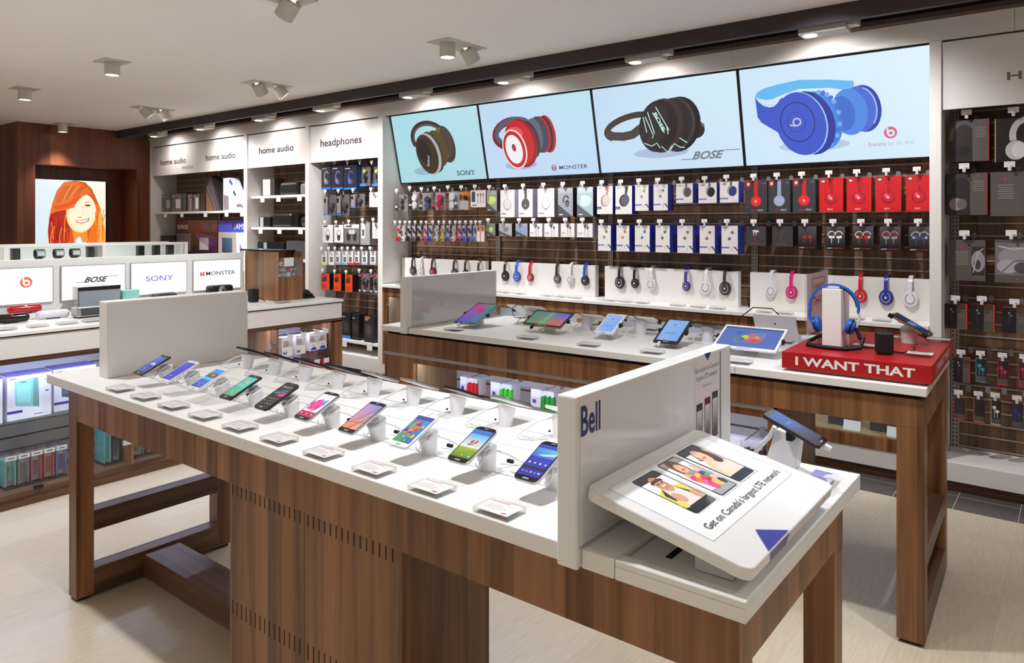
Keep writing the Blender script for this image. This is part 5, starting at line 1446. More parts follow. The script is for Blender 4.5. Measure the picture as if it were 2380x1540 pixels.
# --- bay under the black-headphones screen
WB, BL = (226, 220, 216), (44, 56, 160)
def bose_over(col, inner, ru=0.20):
    def f(A):
        A.rect(0, 0, 1, 1, WB); A.rect(0.10, 0.92, 0.32, 0.945, (110, 108, 112))
        A.poly([(0.52, 0.55), (0.62, 0.98), (0.78, 0.98), (0.66, 0.55)], col)
        A.ell(0.52, 0.48, ru * 0.95, ru * 1.1, col, -0.2); A.ell(0.60, 0.50, ru * 0.80, ru * 1.0, inner, -0.2)
        A.rect(0, 0.22, 0.30, 0.27, (90, 96, 180)); A.rect(0, 0.17, 0.30, 0.22, (120, 118, 120))
    return f
def bose_wide(col, sat=None):
    def f(A):
        A.rect(0, 0, 1, 1, WB); A.rect(0.10, 0.87, 0.36, 0.90, (110, 108, 112))
        A.poly([(0.52, 0.6), (0.56, 1.0), (0.66, 1.0), (0.66, 0.6)], (90, 86, 90)); A.ell(0.62, 0.56, 0.20, 0.26, (150, 148, 152), 0.1); A.ell(0.70, 0.54, 0.19, 0.24, col, -0.15)
        A.rect(0, 0.16, 0.46, 0.23, (110, 116, 196)); A.rect(0.58, 0.08, 0.9, 0.09, (190, 186, 186))
    return f
def bose_bud(col, stem):
    def f(A):
        A.rect(0, 0, 1, 1, WB); A.rect(0.10, 0.93, 0.38, 0.955, (110, 108, 112))
        for u, v in ((0.66, 0.76), (0.48, 0.54)):
            A.ell(u, v, 0.055, 0.055, col); A.poly([(u + 0.02, v + 0.02), (u + 0.08, v - 0.02), (u + 0.34, v - 0.22), (u + 0.30, v - 0.19)], stem); A.ell(u - 0.06, v + 0.01, 0.035, 0.03, (150, 146, 148))
        A.ring(0.82, 0.16, 0.10, 0.016, (120, 116, 118), 0.8, 3.6); A.line([(0.80, 0.25), (1.0, 0.12)], 0.05, (80, 76, 80))
        A.rect(0, 0.20, 0.50, 0.255, (110, 116, 196))
    return f
B3 = [(-3.064, -2.92, 1.628, 1.849), (-2.895, -2.749, 1.626, 1.846), (-2.721, -2.606, 1.65, 1.849), (-2.565, -2.447, 1.651, 1.848), (-2.379, -2.248, 1.704, 1.848), (-2.204, -2.066, 1.700, 1.846), (-2.043, -1.906, 1.701, 1.849)]
D3 = ['white and blue box with tan headphones', 'white and blue box with dark grey headphones', 'white and blue box with silver earbuds, left one of the two', 'white and blue box with silver earbuds, right one of the two', 'short white and blue box with grey headphones', 'short white and blue box with black headphones', 'short white and blue box with navy headphones']
A3 = [bose_over((190, 136, 104), (206, 196, 190)), bose_over((72, 72, 80), (96, 98, 106)), bose_bud((150, 148, 150), (110, 108, 112)), bose_bud((120, 118, 122), (100, 98, 102)), bose_wide((90, 84, 86)), bose_wide((44, 42, 46)), bose_wide((52, 60, 130))]
for i, (a, b_, c, d) in enumerate(B3):
    box_pkg(D3[i], a, b_, c, d, 0.10, BL, A3[i], group='white and blue boxes, upper row')
    peg((a + b_) / 2 - 0.006, d + 0.009, 5.0, D3[i])
B3B = [(-3.055, -2.937), (-2.886, -2.772), (-2.723, -2.597), (-2.548, -2.431), (-2.37, -2.248), (-2.195, -2.08), (-2.03, -1.911)]
C3B = [('lime green', (96, 110, 90), (170, 200, 70)), ('orange', (226, 106, 80), (226, 120, 96)), ('sky blue', (50, 110, 160), (80, 150, 200)), ('olive green', (84, 92, 76), (150, 180, 60)), ('grey', (96, 92, 94), (80, 76, 78)), ('red', (176, 44, 62), (160, 40, 56)), ('charcoal', (76, 74, 78), (60, 58, 62))]
for i, (a, b_) in enumerate(B3B):
    d = 'white and blue box with %s earbuds, %s in its row' % (C3B[i][0], NU[i])
    box_pkg(d, a, b_, 1.336, 1.537, 0.125, BL, bose_bud(C3B[i][1], C3B[i][2]), group='white and blue boxes, lower row')
    peg((a + b_) / 2 - 0.006, 1.546, 5.0, d)

# --- bay under the red-headphones screen
def mon(col, inner, bg=(228, 220, 220)):
    def f(A):
        A.rect(0, 0, 1, 1, bg); A.rect(0.42, 0.62, 0.60, 1.0, (206, 202, 204) if inner[0] > 150 else col); A.rect(0.70, 0.90, 0.74, 0.95, (206, 50, 60))
        A.ell(0.5, 0.47, 0.185, 0.20, (110, 106, 108)); A.ell(0.5, 0.48, 0.17, 0.185, inner)
        if inner[0] < 150: A.rect(0.47, 0.40, 0.53, 0.44, (200, 196, 198)); A.rect(0.485, 0.38, 0.515, 0.46, (200, 196, 198))
        A.poly([(0.46, 0.27), (0.54, 0.27), (0.5, 0.22)], (110, 106, 108)); A.rect(0.06, 0.11, 0.40, 0.145, (110, 110, 170))
    return f
def greybox(c, fig):
    def f(A):
        A.rect(0, 0, 1, 1, c); A.rect(0.08, 0.82, 0.92, 1.0, tuple(q + 16 for q in c)); A.poly([(0, 0), (0, 0.44), (1.0, 0.0)], tuple(int(q * 0.55) for q in c)); fig(A); A.rect(0.10, 0.06, 0.34, 0.10, (210, 208, 210))
    return f
def fig_hook(c): return over(lambda A: A.ring(0.55, 0.56, 0.16, 0.05, c, 0.4, 3.6, ru=0.11), lambda A: A.ell(0.62, 0.46, 0.09, 0.12, c), lambda A: A.ring(0.60, 0.44, 0.05, 0.02, (150, 150, 152)))
def fig_blob(c): return over(lambda A: A.ell(0.55, 0.52, 0.24, 0.17, c, 0.4), lambda A: A.ell(0.5, 0.62, 0.16, 0.10, tuple(min(255, q + 14) for q in c), -0.3))
B2 = [(-4.061, -3.903), (-3.858, -3.706), (-3.653, -3.481), (-3.445, -3.295), (-3.255, -3.101)]
D2 = ['white box with pale headphones, left of the dark-headset box', 'white box with dark grey headphones and lilac side', 'white box with pale headphones, right of the dark-headset box', 'grey box with a black ear-hook headset', 'pale grey-blue box with an ice blue headset']
A2 = [mon((206, 202, 204), (214, 208, 206)), mon((92, 88, 92), (88, 86, 88)), mon((206, 202, 204), (220, 214, 212)), greybox((150, 152, 158), fig_hook((60, 58, 64))), greybox((168, 182, 188), fig_blob((190, 214, 220)))]
for i, (a, b_) in enumerate(B2):
    box_pkg(D2[i], a, b_, 1.608, 1.848, 0.11, [(190, 182, 204), (172, 164, 190), (184, 176, 190), (40, 36, 40), (52, 44, 48)][i], A2[i], group='boxes under the red-headphones screen')
    peg((a + b_) / 2, 1.857, 5.0, D2[i])
def bud2(c1, c2):
    def f(A):
        A.rect(0, 0, 1, 1, (228, 222, 220))
        for u in (0.52, 0.70): A.ell(u, 0.80 - (u - 0.52) * 0.7, 0.09, 0.12, c1); A.ell(u + 0.03, 0.74 - (u - 0.52) * 0.7, 0.05, 0.07, (170, 166, 168)); A.line([(u, 0.68 - (u - 0.52) * 0.6), (u - 0.02, 0.2), (u + 0.04, 0.04)], 0.03, c2)
        A.rect(0.06, 0.26, 0.34, 0.32, (150, 146, 150)); A.rect(0.06, 0.18, 0.28, 0.21, (190, 186, 188))
    return f
B2B = [(-4.224, -4.119), (-4.078, -3.931), (-3.892, -3.76), (-3.738, -3.605), (-3.584, -3.44), (-3.415, -3.28), (-3.255, -3.105)]
D2B = ['small grey box with lime green sport buds', 'small silver box with grey sport buds', 'small grey box with light blue sport buds', 'small white box with navy and grey buds', 'small white box with charcoal buds', 'small white box with dark red buds, left of the brown-tipped pair', 'small white box with dark red buds, right end of its row']
A2B = [greybox((120, 128, 124), fig_blob((170, 206, 70))), greybox((166, 164, 168), fig_blob((120, 116, 120))), greybox((150, 154, 166), fig_blob((110, 150, 220))), bud2((60, 70, 110), (90, 110, 170)), bud2((70, 70, 74), (110, 110, 112)), bud2((110, 40, 40), (176, 50, 56)), bud2((96, 60, 60), (180, 50, 56))]
for i, (a, b_) in enumerate(B2B):
    box_pkg(D2B[i], a, b_, 1.441, 1.553, 0.11, (40, 36, 40) if i < 3 else (200, 192, 190), A2B[i], group='small boxes under the red-headphones screen')
    peg((a + b_) / 2, 1.562, 5.0, D2B[i])

# --- bay under the dark-headphones screen: clear blister packs
def blister(label, x0, x1, z0, z1, cups, card, foot, y=5.0, group='clear blister packs', name='blister_pack', depth=0.06):
    t = thing(name, label, 'package', ((x0 + x1) / 2, y, z0), 0, group)
    MB().box(x0, x1, y, y + depth, z0, z1).build('clear_shell', CLEARP, t, bevel=0.004)
    m = MB()
    for (u, v, r, c) in cups:
        cx, cz = x0 + (x1 - x0) * u, z0 + (z1 - z0) * v
        rr = r * (z1 - z0)
        m.lathe([(0.004, -0.012), (rr * 0.9, -0.010), (rr, 0.0), (rr * 0.8, 0.010)], Matrix.Translation((cx, y + depth * 0.5, cz)) @ Matrix.Rotation(PI / 2, 4, 'X'), 16, 0, S(*c))
    m.build('earphones', PRINT, t)
    k = MB().box(x0 + 0.006, x1 - 0.006, y + depth - 0.010, y + depth - 0.008, z0 + 0.004, z1 - 0.004, 0, S(*card))
    for (u0, v0, u1, v1, c) in foot:
        k.box(x0 + (x1 - x0) * u0, x0 + (x1 - x0) * u1, y + 0.004, y + 0.006, z0 + (z1 - z0) * v0, z0 + (z1 - z0) * v1, 0, S(*c))
    k.build('insert_card', PRINT, t)
    return t
KF = [(0.04, 0.10, 0.28, 0.22, (30, 28, 30)), (0.04, 0.24, 0.28, 0.34, (200, 198, 200))]
B1 = [
    (-5.43, -5.285, 1.668, 1.847, [(0.4, 0.66, 0.16, (100, 94, 92)), (0.42, 0.34, 0.16, (92, 86, 84))], (140, 132, 128), KF, 'blister pack with dark grey earphones hanging next to the white post'),
    (-5.229, -5.117, 1.681, 1.868, [(0.48, 0.66, 0.20, (226, 224, 226)), (0.48, 0.28, 0.20, (222, 220, 222))], (170, 164, 164), KF, 'blister pack with two round white ear pads, narrow one'),
    (-5.089, -4.932, 1.674, 1.852, [(0.56, 0.62, 0.20, (60, 66, 92)), (0.56, 0.30, 0.20, (76, 84, 112))], (150, 146, 152), KF, 'blister pack with navy blue ear pads'),
    (-4.912, -4.766, 1.677, 1.853, [(0.54, 0.70, 0.19, (196, 36, 80)), (0.50, 0.34, 0.20, (176, 26, 66))], (170, 150, 156), [(0.04, 0.08, 0.26, 0.20, (30, 28, 30)), (0.04, 0.22, 0.26, 0.34, (220, 60, 60)), (0.8, 0.06, 0.98, 0.3, (200, 40, 50))], 'blister pack with crimson ear pads'),
    (-4.74, -4.586, 1.675, 1.858, [(0.46, 0.70, 0.20, (226, 224, 226)), (0.46, 0.28, 0.20, (222, 220, 222))], (176, 172, 174), [(0.78, 0.10, 0.98, 0.30, (50, 60, 110)), (0.78, 0.30, 0.98, 0.44, (210, 208, 212))], 'blister pack with two round white ear pads, wide one'),
    (-4.567, -4.423, 1.673, 1.853, [(0.42, 0.66, 0.13, (50, 50, 54))], (206, 150, 90), [(0.12, 0.06, 0.86, 0.50, (196, 190, 186)), (0.1, 0.80, 0.9, 0.96, (226, 130, 60))], 'orange-carded pack with one black earphone'),
]
for a, b_, c, d, cups, card, foot, lab in B1:
    blister(lab, a, b_, c, d, cups, card, foot)
    peg((a + b_) / 2, d + 0.012, 5.0, lab)
def brownbuds(A):
    A.rect(0, 0, 1, 1, (222, 214, 210)); A.rect(0.06, 0.30, 0.30, 0.92, (70, 66, 76))
    for u in (0.48, 0.66, 0.84): A.ell(u, 0.72, 0.05, 0.10, (120, 70, 54), 0, 10); A.rect(u - 0.015, 0.2, u + 0.015, 0.7, (96, 60, 50))
    A.rect(0.1, 0.08, 0.4, 0.14, (90, 86, 88))
d = 'white pack with brown earbuds in a row, beside the orange-carded pack'
box_pkg(d, -4.411, -4.232, 1.703, 1.856, 0.08, (120, 100, 96), brownbuds); peg(-4.33, 1.866, 5.0, d)
d = 'tall grey pack with lime green sport buds, top row'
box_pkg(d, -4.218, -4.101, 1.661, 1.848, 0.09, (50, 46, 48), greybox((150, 152, 150), fig_blob((190, 214, 90)))); peg(-4.16, 1.857, 5.0, d)
TC = [('red', (206, 40, 50)), ('white', (230, 226, 226)), ('black', (40, 38, 42)), ('grey', (92, 90, 94)), ('black', (44, 42, 46)), ('magenta', (206, 50, 150)), ('blue', (50, 90, 196)), ('silver', (206, 204, 206)), ('yellow', (206, 190, 60)), ('blue', (60, 96, 190)), ('pale pink', (230, 200, 196)), ('crimson', (214, 30, 96)), ('blue', (50, 90, 200)), ('navy', (44, 74, 180)), ('light blue', (90, 130, 206))]
TX = [-5.381, -5.309, -5.237, -5.173, -5.097, -5.014, -4.946, -4.859, -4.779, -4.714, -4.637, -4.567, -4.511, -4.442, -4.375]
for i, x in enumerate(TX):
    w = 0.029
    lab = 'slim clear pack with %s earbuds, %s in the row of slim packs' % (TC[i][0], NU[i])
    z0 = 1.374 + (x + 5.38) * 0.014
    c = TC[i][1]
    t = blister(lab, x - w, x + w, z0, 1.538, [(0.35, 0.72, 0.085, c), (0.68, 0.58, 0.085, c)], (196, 190, 190), [(0.1, 0.02, 0.9, 0.32, c), (0.18, 0.06, 0.5, 0.16, (30, 28, 32))], group='slim earbud packs', name='slim_earbud_pack', depth=0.03)
    peg(x, 1.548, 5.0, 'slim %s pack, %s from the left' % (TC[i][0], NU[i]), tagw=0.034, small=True, group='pegs of the slim packs')
def obud(A):
    A.rect(0, 0, 1, 1, (222, 200, 190)); A.rect(0.1, 0.62, 0.9, 0.95, (210, 120, 70)); A.ell(0.5, 0.76, 0.08, 0.06, (70, 50, 46), 0, 10); A.rect(0.25, 0.05, 0.75, 0.56, (232, 220, 214))
for i, x in enumerate((-4.318, -4.268)):
    d = 'slim white and orange earbud box, %s of the two' % ['left', 'right'][i]
    box_pkg(d, x - 0.022, x + 0.022, 1.388, 1.538, 0.05, (150, 110, 96), obud); peg(x, 1.548, 5.0, d, tagw=0.034, small=True)

# --- headphones bay
def sen(c, foot=(50, 120, 210)):
    def f(A):
        A.rect(0, 0, 1, 1, (40, 38, 42)); A.ring(0.55, 0.52, 0.22, 0.05, c, 0.6, 5.2, ru=0.14); A.ell(0.45, 0.34, 0.09, 0.12, c, 0.3); A.ell(0.62, 0.30, 0.07, 0.10, tuple(int(q * 0.7) for q in c)); A.rect(0, 0, 1, 0.07, foot); A.rect(0.08, 0.84, 0.5, 0.88, (170, 170, 176))
    return f
HB = [(-6.60, -6.44, 1.929, 2.19), (-6.42, -6.235, 1.923, 2.184), (-6.215, -6.015, 1.916, 2.174)]
for i, (a, b_, c, d) in enumerate(HB):
    lab = 'black and blue headphone box in the top row under the headphones sign, %s of three' % NU[i]
    box_pkg(lab, a, b_, c, d, 0.12, (30, 60, 130), sen([(150, 150, 156), (110, 110, 170), (80, 90, 180)][i])); peg((a + b_) / 2, d + 0.01, 5.0, 'black and blue box, %s of three, under the headphones sign' % NU[i])
for i, (a, b_, c, d) in enumerate([(-5.991, -5.84, 1.94, 2.162), (-5.80, -5.66, 1.934, 2.153)]):
    lab = 'clear pack with yellow-green sport buds, %s in the top row under the headphones sign' % ['left', 'right'][i]
    blister(lab, a, b_, c, d, [(0.5, 0.72, 0.10, (190, 206, 60)), (0.55, 0.45, 0.11, (60, 60, 62))], (96, 94, 98), [(0.2, 0.02, 0.8, 0.14, (60, 120, 210)), (0.35, 0.3, 0.65, 0.62, (70, 70, 72))]); peg((a + b_) / 2, d + 0.012, 5.0, 'clear sport-bud pack, %s, under the headphones sign' % ['left', 'right'][i])
H2 = [(-6.572, -6.40, 1.642, 1.871), (-6.35, -6.18, 1.635, 1.872), (-6.118, -5.93, 1.715, 1.872)]
for i, (a, b_, c, d) in enumerate(H2):
    lab = 'grey pack with black sport earphones, %s in the second row of the headphones bay' % NU[i]
    blister(lab, a, b_, c, d, [(0.6, 0.30, 0.13, (50, 50, 54)), (0.72, 0.52, 0.12, (70, 70, 74))], (110, 106, 110), [(0.06, 0.02, 0.5, 0.10, (60, 130, 220)), (0.06, 0.12, 0.42, 0.9, (150, 140, 140)), (0.08, 0.6, 0.25, 0.8, (200, 130, 90))]); peg((a + b_) / 2, d + 0.012, 5.0, 'grey pack with black earphones, %s in the second row' % NU[i])
lab = 'small white pack with dark red buds in the headphones bay'
box_pkg(lab, -5.806, -5.668, 1.723, 1.875, 0.06, (190, 184, 184), bud2((70, 50, 56), (150, 60, 66))); peg(-5.74, 1.885, 5.0, lab)
def jbl(A):
    A.rect(0, 0, 1, 1, (226, 222, 220)); A.rect(0, 0.86, 1, 1, (236, 232, 230)); A.rect(0.08, 0.88, 0.5, 0.96, (60, 56, 58)); A.ring(0.5, 0.45, 0.26, 0.03, (60, 58, 60), 0, PI, ru=0.17); A.ell(0.5, 0.28, 0.14, 0.18, (70, 62, 64)); A.rect(0.32, 0.28, 0.36, 0.5, (60, 58, 60)); A.rect(0.64, 0.28, 0.68, 0.5, (60, 58, 60))
def jbl2(A):
    A.rect(0, 0, 1, 1, (110, 104, 102)); A.rect(0, 0.80, 1, 1, (230, 226, 224)); A.rect(0.1, 0.85, 0.5, 0.93, (70, 66, 68)); A.ell(0.3, 0.36, 0.16, 0.24, (50, 48, 50)); A.ell(0.72, 0.36, 0.16, 0.24, (50, 48, 50)); A.rect(0.3, 0.5, 0.72, 0.72, (190, 184, 182))
H3 = [(-6.582, -6.40, 1.345, 1.539, jbl, 'white headphone box with a dark headset, third row, first from the left'), (-6.379, -6.225, 1.348, 1.539, jbl, 'white headphone box with a dark headset, third row, second from the left'), (-6.21, -5.97, 1.34, 1.545, jbl2, 'wide grey and white headphone box in the third row'), (-5.946, -5.80, 1.331, 1.563, lambda A: (A.rect(0, 0, 1, 1, (150, 146, 146)), A.rect(0.1, 0.3, 0.5, 0.95, (226, 224, 224)), A.rect(0.2, 0.4, 0.4, 0.7, (60, 58, 60))), 'grey earbud pack with a white card in the third row'), (-5.76, -5.655, 1.40, 1.563, bud2((60, 60, 64), (90, 90, 94)), 'white earbud pack at the right end of the third row')]
for a, b_, c, d, art, lab in H3:
    box_pkg(lab, a, b_, c, d, 0.08, (150, 142, 140), art); peg((a + b_) / 2, d + 0.01, 5.0, lab.split(',')[0] + (' number one' if 'first' in lab else ' number two' if 'second' in lab else ''))
H4C = [('yellow', (226, 226, 70)), ('white', (230, 228, 228)), ('grey', (150, 148, 150)), ('blue', (110, 176, 214)), ('red', (206, 60, 66)), ('dark red', (150, 50, 56)), ('silver', (170, 166, 180)), ('lilac', (190, 180, 200))]
for i, x in enumerate((-6.553, -6.427, -6.322, -6.201, -6.109, -6.009, -5.884, -5.754)):
    n, c = H4C[i]
    lab = 'small %s earbud pack in the fourth row of the headphones bay' % n
    def sm(A, c=c): A.rect(0, 0, 1, 1, (226, 222, 222)); A.rect(0.0, 0.0, 1, 0.16, c); A.rect(0.0, 0.0, 0.12, 1, c); A.rect(0.25, 0.22, 0.75, 0.58, (76, 72, 76)); A.rect(0.3, 0.3, 0.7, 0.5, (120, 116, 120)); A.rect(0.25, 0.72, 0.7, 0.8, (150, 146, 150))
    box_pkg(lab, x - 0.046, x + 0.046, 1.10 + i * 0.004, 1.25 + i * 0.0025, 0.06, (200, 196, 196), sm, group='small packs of the fourth row'); peg(x, 1.262 + i * 0.0025, 5.0, lab, group='pegs of the headphones bay')
def orange(A): A.rect(0, 0, 1, 1, (226, 74, 40)); A.rect(0.15, 0.5, 0.5, 0.75, (70, 44, 40)); A.poly([(0.3, 0.75), (0.7, 0.85), (0.66, 0.5), (0.5, 0.5)], (96, 40, 34)); A.rect(0.12, 0.12, 0.6, 0.16, (150, 50, 34)); A.rect(0.12, 0.22, 0.7, 0.26, (150, 50, 34))
for i, (a, b_) in enumerate(((-6.607, -6.46), (-6.39, -6.262), (-6.195, -6.076))):
    lab = 'orange earphone box with a black side, %s of three' % NU[i]
    box_pkg(lab, a, b_, 0.83, 1.01, 0.10, (30, 24, 24), orange, group='orange boxes'); peg((a + b_) / 2, 1.022, 5.0, lab)
for i, (a, b_) in enumerate(((-5.995, -5.85), (-5.812, -5.67))):
    lab = 'grey and pink blister pack with a coiled earphone, %s one beside the orange boxes' % ['left', 'right'][i]
    blister(lab, a, b_, 0.835, 1.035, [(0.5, 0.52, 0.22, (90, 86, 90)), (0.55, 0.48, 0.10, (170, 120, 134))], (128, 120, 124), [(0.1, 0.82, 0.9, 0.95, (190, 100, 130)), (0.1, 0.04, 0.3, 0.14, (230, 228, 228)), (0.6, 0.04, 0.85, 0.14, (230, 228, 228))]); peg((a + b_) / 2, 1.046, 5.0, 'grey and pink blister pack, %s one' % ['left', 'right'][i])
def shelf(label, x0, x1, z, tags, y0=4.93):
    t = thing('wall_shelf', label, 'shelf', ((x0 + x1) / 2, 5.1, z), 0, 'white wall shelves')
    bx('shelf_board', x0, x1, y0, 5.24, z - 0.028, z, WHITEM, t, 0.002)
    for x in tags:
        MB().box(x - 0.04, x + 0.04, y0 - 0.004, y0 - 0.001, z - 0.075, z - 0.005, 0, S(234, 226, 224)).build('price_tag', PRINT, t)
    return t
shelf('white shelf with tall black boxes at the foot of the headphones bay', -6.66, -5.545, 0.335, (-6.12, -5.72))
def noisebox(bgc, fc, f2=None, foot=None):
    def f(A):
        A.rect(0, 0, 1, 1, bgc); A.ell(0.45, 0.45, 0.20, 0.26, fc, 0.3); A.ell(0.5, 0.45, 0.12, 0.17, f2 or tuple(int(q * 1.3) for q in fc)); A.rect(0.1, 0.82, 0.4, 0.86, (190, 190, 194))
        if foot: A.rect(0, 0, 1, 0.12, foot)
    return f
box_pkg('tall blue box at the left of the bottom shelf', -6.40, -6.27, 0.3355, 0.60, 0.12, (40, 70, 170), noisebox((44, 80, 180), (30, 40, 80)), y=4.98)
box_pkg('tall black box with a blue foot on the bottom shelf', -6.22, -6.07, 0.3355, 0.61, 0.12, (24, 22, 26), noisebox((26, 24, 28), (50, 46, 50), None, (50, 120, 210)), y=4.97)
box_pkg('tall black box without coloured foot on the bottom shelf', -6.05, -5.93, 0.3355, 0.605, 0.12, (22, 20, 22), noisebox((24, 22, 24), (44, 40, 44)), y=4.97)
box_pkg('tall dark box with an orange top mark on the bottom shelf', -5.83, -5.68, 0.3355, 0.61, 0.12, (30, 26, 28), over(noisebox((40, 36, 38), (60, 56, 60)), lbl(0.1, 0.88, 0.5, 0.08, (206, 110, 50))), y=4.95)

# --- right-hand bay
TP = (92, 84, 80)
def marley(left, fc, flip=False, red=True):
    def f(A):
        A.rect(0, 0, 1, 1, (44, 38, 40))
        A.rect(0.58, 0, 0.97, 1, TP); 
        if red: A.rect(0.97, 0, 1.0, 1, (170, 44, 40))
        A.ring(0.36, 0.58, 0.36, 0.09, fc, math.radians(40), math.radians(190), ru=0.26); A.ell(0.24, 0.26, 0.15, 0.15, left); A.ell(0.38, 0.26, 0.10, 0.13, tuple(int(q * 0.7) for q in left))
        A.ell(0.78, 0.93, 0.025, 0.02, (206, 50, 50)); 
        for k in range(6): A.rect(0.64 + 0.01 * (k % 3), 0.80 - k * 0.045, 0.92 - 0.012 * (k % 2), 0.81 - k * 0.045, (150, 140, 136))
    return f
def taupe(win=True):
    def f(A):
        A.rect(0, 0, 1, 1, TP); A.ell(0.34, 0.84, 0.03, 0.022, (206, 50, 50))
        for k in range(7): A.rect(0.16 + 0.02 * (k % 3), 0.70 - k * 0.05, 0.54 - 0.02 * (k % 2), 0.712 - k * 0.05, (160, 150, 146))
        if win: A.rect(0.62, 0.14, 0.97, 0.84, (54, 44, 46)); A.ell(0.80, 0.48, 0.14, 0.26, (150, 146, 152)); A.ell(0.78, 0.40, 0.07, 0.12, (70, 62, 66)); A.line([(0.66, 0.2), (0.8, 0.7), (0.94, 0.8)], 0.02, (190, 186, 190))
    return f
def satin(A):
    A.rect(0, 0, 1, 1, (92, 84, 82)); A.rect(0.02, 0.18, 1, 0.93, (120, 112, 116)); A.ell(0.55, 0.62, 0.34, 0.22, (150, 142, 148), 0.1); A.ell(0.35, 0.38, 0.22, 0.16, (170, 164, 172)); A.ell(0.75, 0.35, 0.18, 0.14, (84, 74, 80)); A.line([(0.1, 0.85), (0.5, 0.78), (0.95, 0.84)], 0.03, (190, 184, 190)); A.line([(0.2, 0.25), (0.5, 0.5), (0.95, 0.55)], 0.02, (70, 62, 66)); A.ell(0.6, 0.09, 0.025, 0.02, (206, 50, 50))
def white_hs(A):
    A.rect(0, 0, 1, 1, (24, 20, 22)); A.ring(0.72, 0.60, 0.34, 0.13, (200, 192, 190), math.radians(20), math.radians(200), ru=0.24); A.ell(0.50, 0.26, 0.20, 0.22, (196, 188, 186)); A.ell(0.58, 0.26, 0.15, 0.18, (220, 214, 212)); A.rect(0.0, 0, 0.03, 1, (170, 150, 90))
R5 = [(-0.624, -0.428, 1.915, 2.159, marley((36, 32, 34), (90, 84, 86), red=True), 'dark headphone box with a black headset in the top row of the right bay'), (-0.402, -0.20, 1.903, 2.152, white_hs, 'black box with white headphones in the top row of the right bay'),
      (-0.640, -0.436, 1.602, 1.847, marley((150, 140, 136), (60, 56, 58)), 'dark headphone box with a silver ear cup in the right bay'), (-0.422, -0.215, 1.594, 1.846, taupe(False), 'plain taupe headphone box in the right bay'),
      (-0.627, -0.446, 1.217, 1.456, taupe(), 'taupe headphone box with a window in the right bay'), (-0.402, -0.22, 1.215, 1.459, satin, 'clear-fronted taupe box with satin lining in the right bay')]
for a, b_, c, d, art, lab in R5:
    box_pkg(lab, a, b_, c, d, 0.10, (60, 40, 38), art); peg((a + b_) / 2 - 0.01, d + 0.012, 5.0, lab.replace(' in the top row', ''), tagw=0.052)
def thin_b(col=(40, 36, 38), ed=(206, 56, 40)):
    def f(A): A.rect(0, 0, 1, 1, (36, 30, 32)); A.ell(0.28, 0.78, 0.03, 0.03, (190, 186, 188)); A.ell(0.36, 0.68, 0.025, 0.025, (190, 186, 188)); A.line([(0.28, 0.75), (0.3, 0.3)], 0.02, (80, 74, 76)); A.rect(0.55, 0, 0.95, 1, TP); A.rect(0.95, 0, 1, 1, ed); A.ell(0.75, 0.92, 0.03, 0.025, (206, 50, 50)); [A.rect(0.62, 0.76 - k * 0.08, 0.88, 0.775 - k * 0.08, (140, 130, 126)) for k in range(5)]
    return f
for i, (a, b_, c, d) in enumerate([(-0.649, -0.536, 0.93, 1.076), (-0.52, -0.402, 0.925, 1.081), (-0.367, -0.245, 0.931, 1.074)]):
    lab = 'small black and taupe earbud box in the right bay, %s of three' % NU[i]
    box_pkg(lab, a, b_, c, d, 0.05, (176, 50, 40), thin_b(), group='small black and taupe boxes'); peg((a + b_) / 2, d + 0.012, 5.0, lab, tagw=0.048)
def slimbox(c, body=(60, 56, 58), fig=None):
    def f(A): A.rect(0, 0, 1, 1, (50, 46, 50)); A.rect(0.05, 0.04, 0.95, 0.26, TP); A.rect(0, 0, 1, 0.04, c); A.rect(0, 0, 0.05, 1, c); [A.ell(u, 0.7 - (u - 0.35) * 0.5, 0.07, 0.07, fig or c) for u in (0.35, 0.65)]; [A.rect(u - 0.03, 0.30, u + 0.03, 0.7 - (u - 0.35) * 0.5, fig or c) for u in (0.35, 0.65)]; A.ell(0.5, 0.17, 0.03, 0.02, (206, 50, 50))
    return f
for a, b_, c, d, art, lab, sd in [
    (-0.604, -0.523, 0.616, 0.764, thin_b(), 'narrow taupe box with an orange edge in the right bay', (206, 76, 40)), (-0.494, -0.441, 0.631, 0.768, slimbox((50, 160, 190)), 'slim box with turquoise earbuds in the right bay', (40, 120, 150)),
    (-0.388, -0.336, 0.628, 0.768, slimbox((226, 40, 90)), 'slim box with pink-red earbuds in the right bay', (150, 30, 60)), (-0.288, -0.235, 0.634, 0.771, slimbox((214, 40, 60)), 'slim box with red earbuds cut by the right edge', (150, 30, 50)),
    (-0.604, -0.549, 0.398, 0.527, slimbox((226, 80, 40), fig=(60, 54, 56)), 'slim orange-edged box partly hidden behind the red platform table', (214, 80, 40)), (-0.505, -0.451, 0.397, 0.533, slimbox((226, 110, 50), fig=(30, 28, 30)), 'slim box with black earbuds and an orange foot', (110, 90, 84)),
    (-0.42, -0.373, 0.396, 0.537, slimbox((206, 206, 140), fig=(230, 228, 230)), 'slim box with white earbuds in the lowest row', (110, 100, 90)), (-0.319, -0.270, 0.395, 0.536, slimbox((60, 60, 160), fig=(60, 56, 150)), 'slim box with dark blue earbuds in the lowest row', (60, 56, 90))]:
    box_pkg(lab, a, b_, c, d, 0.035, sd, art); peg((a + b_) / 2, d + 0.012, 5.0, lab, tagw=0.044)

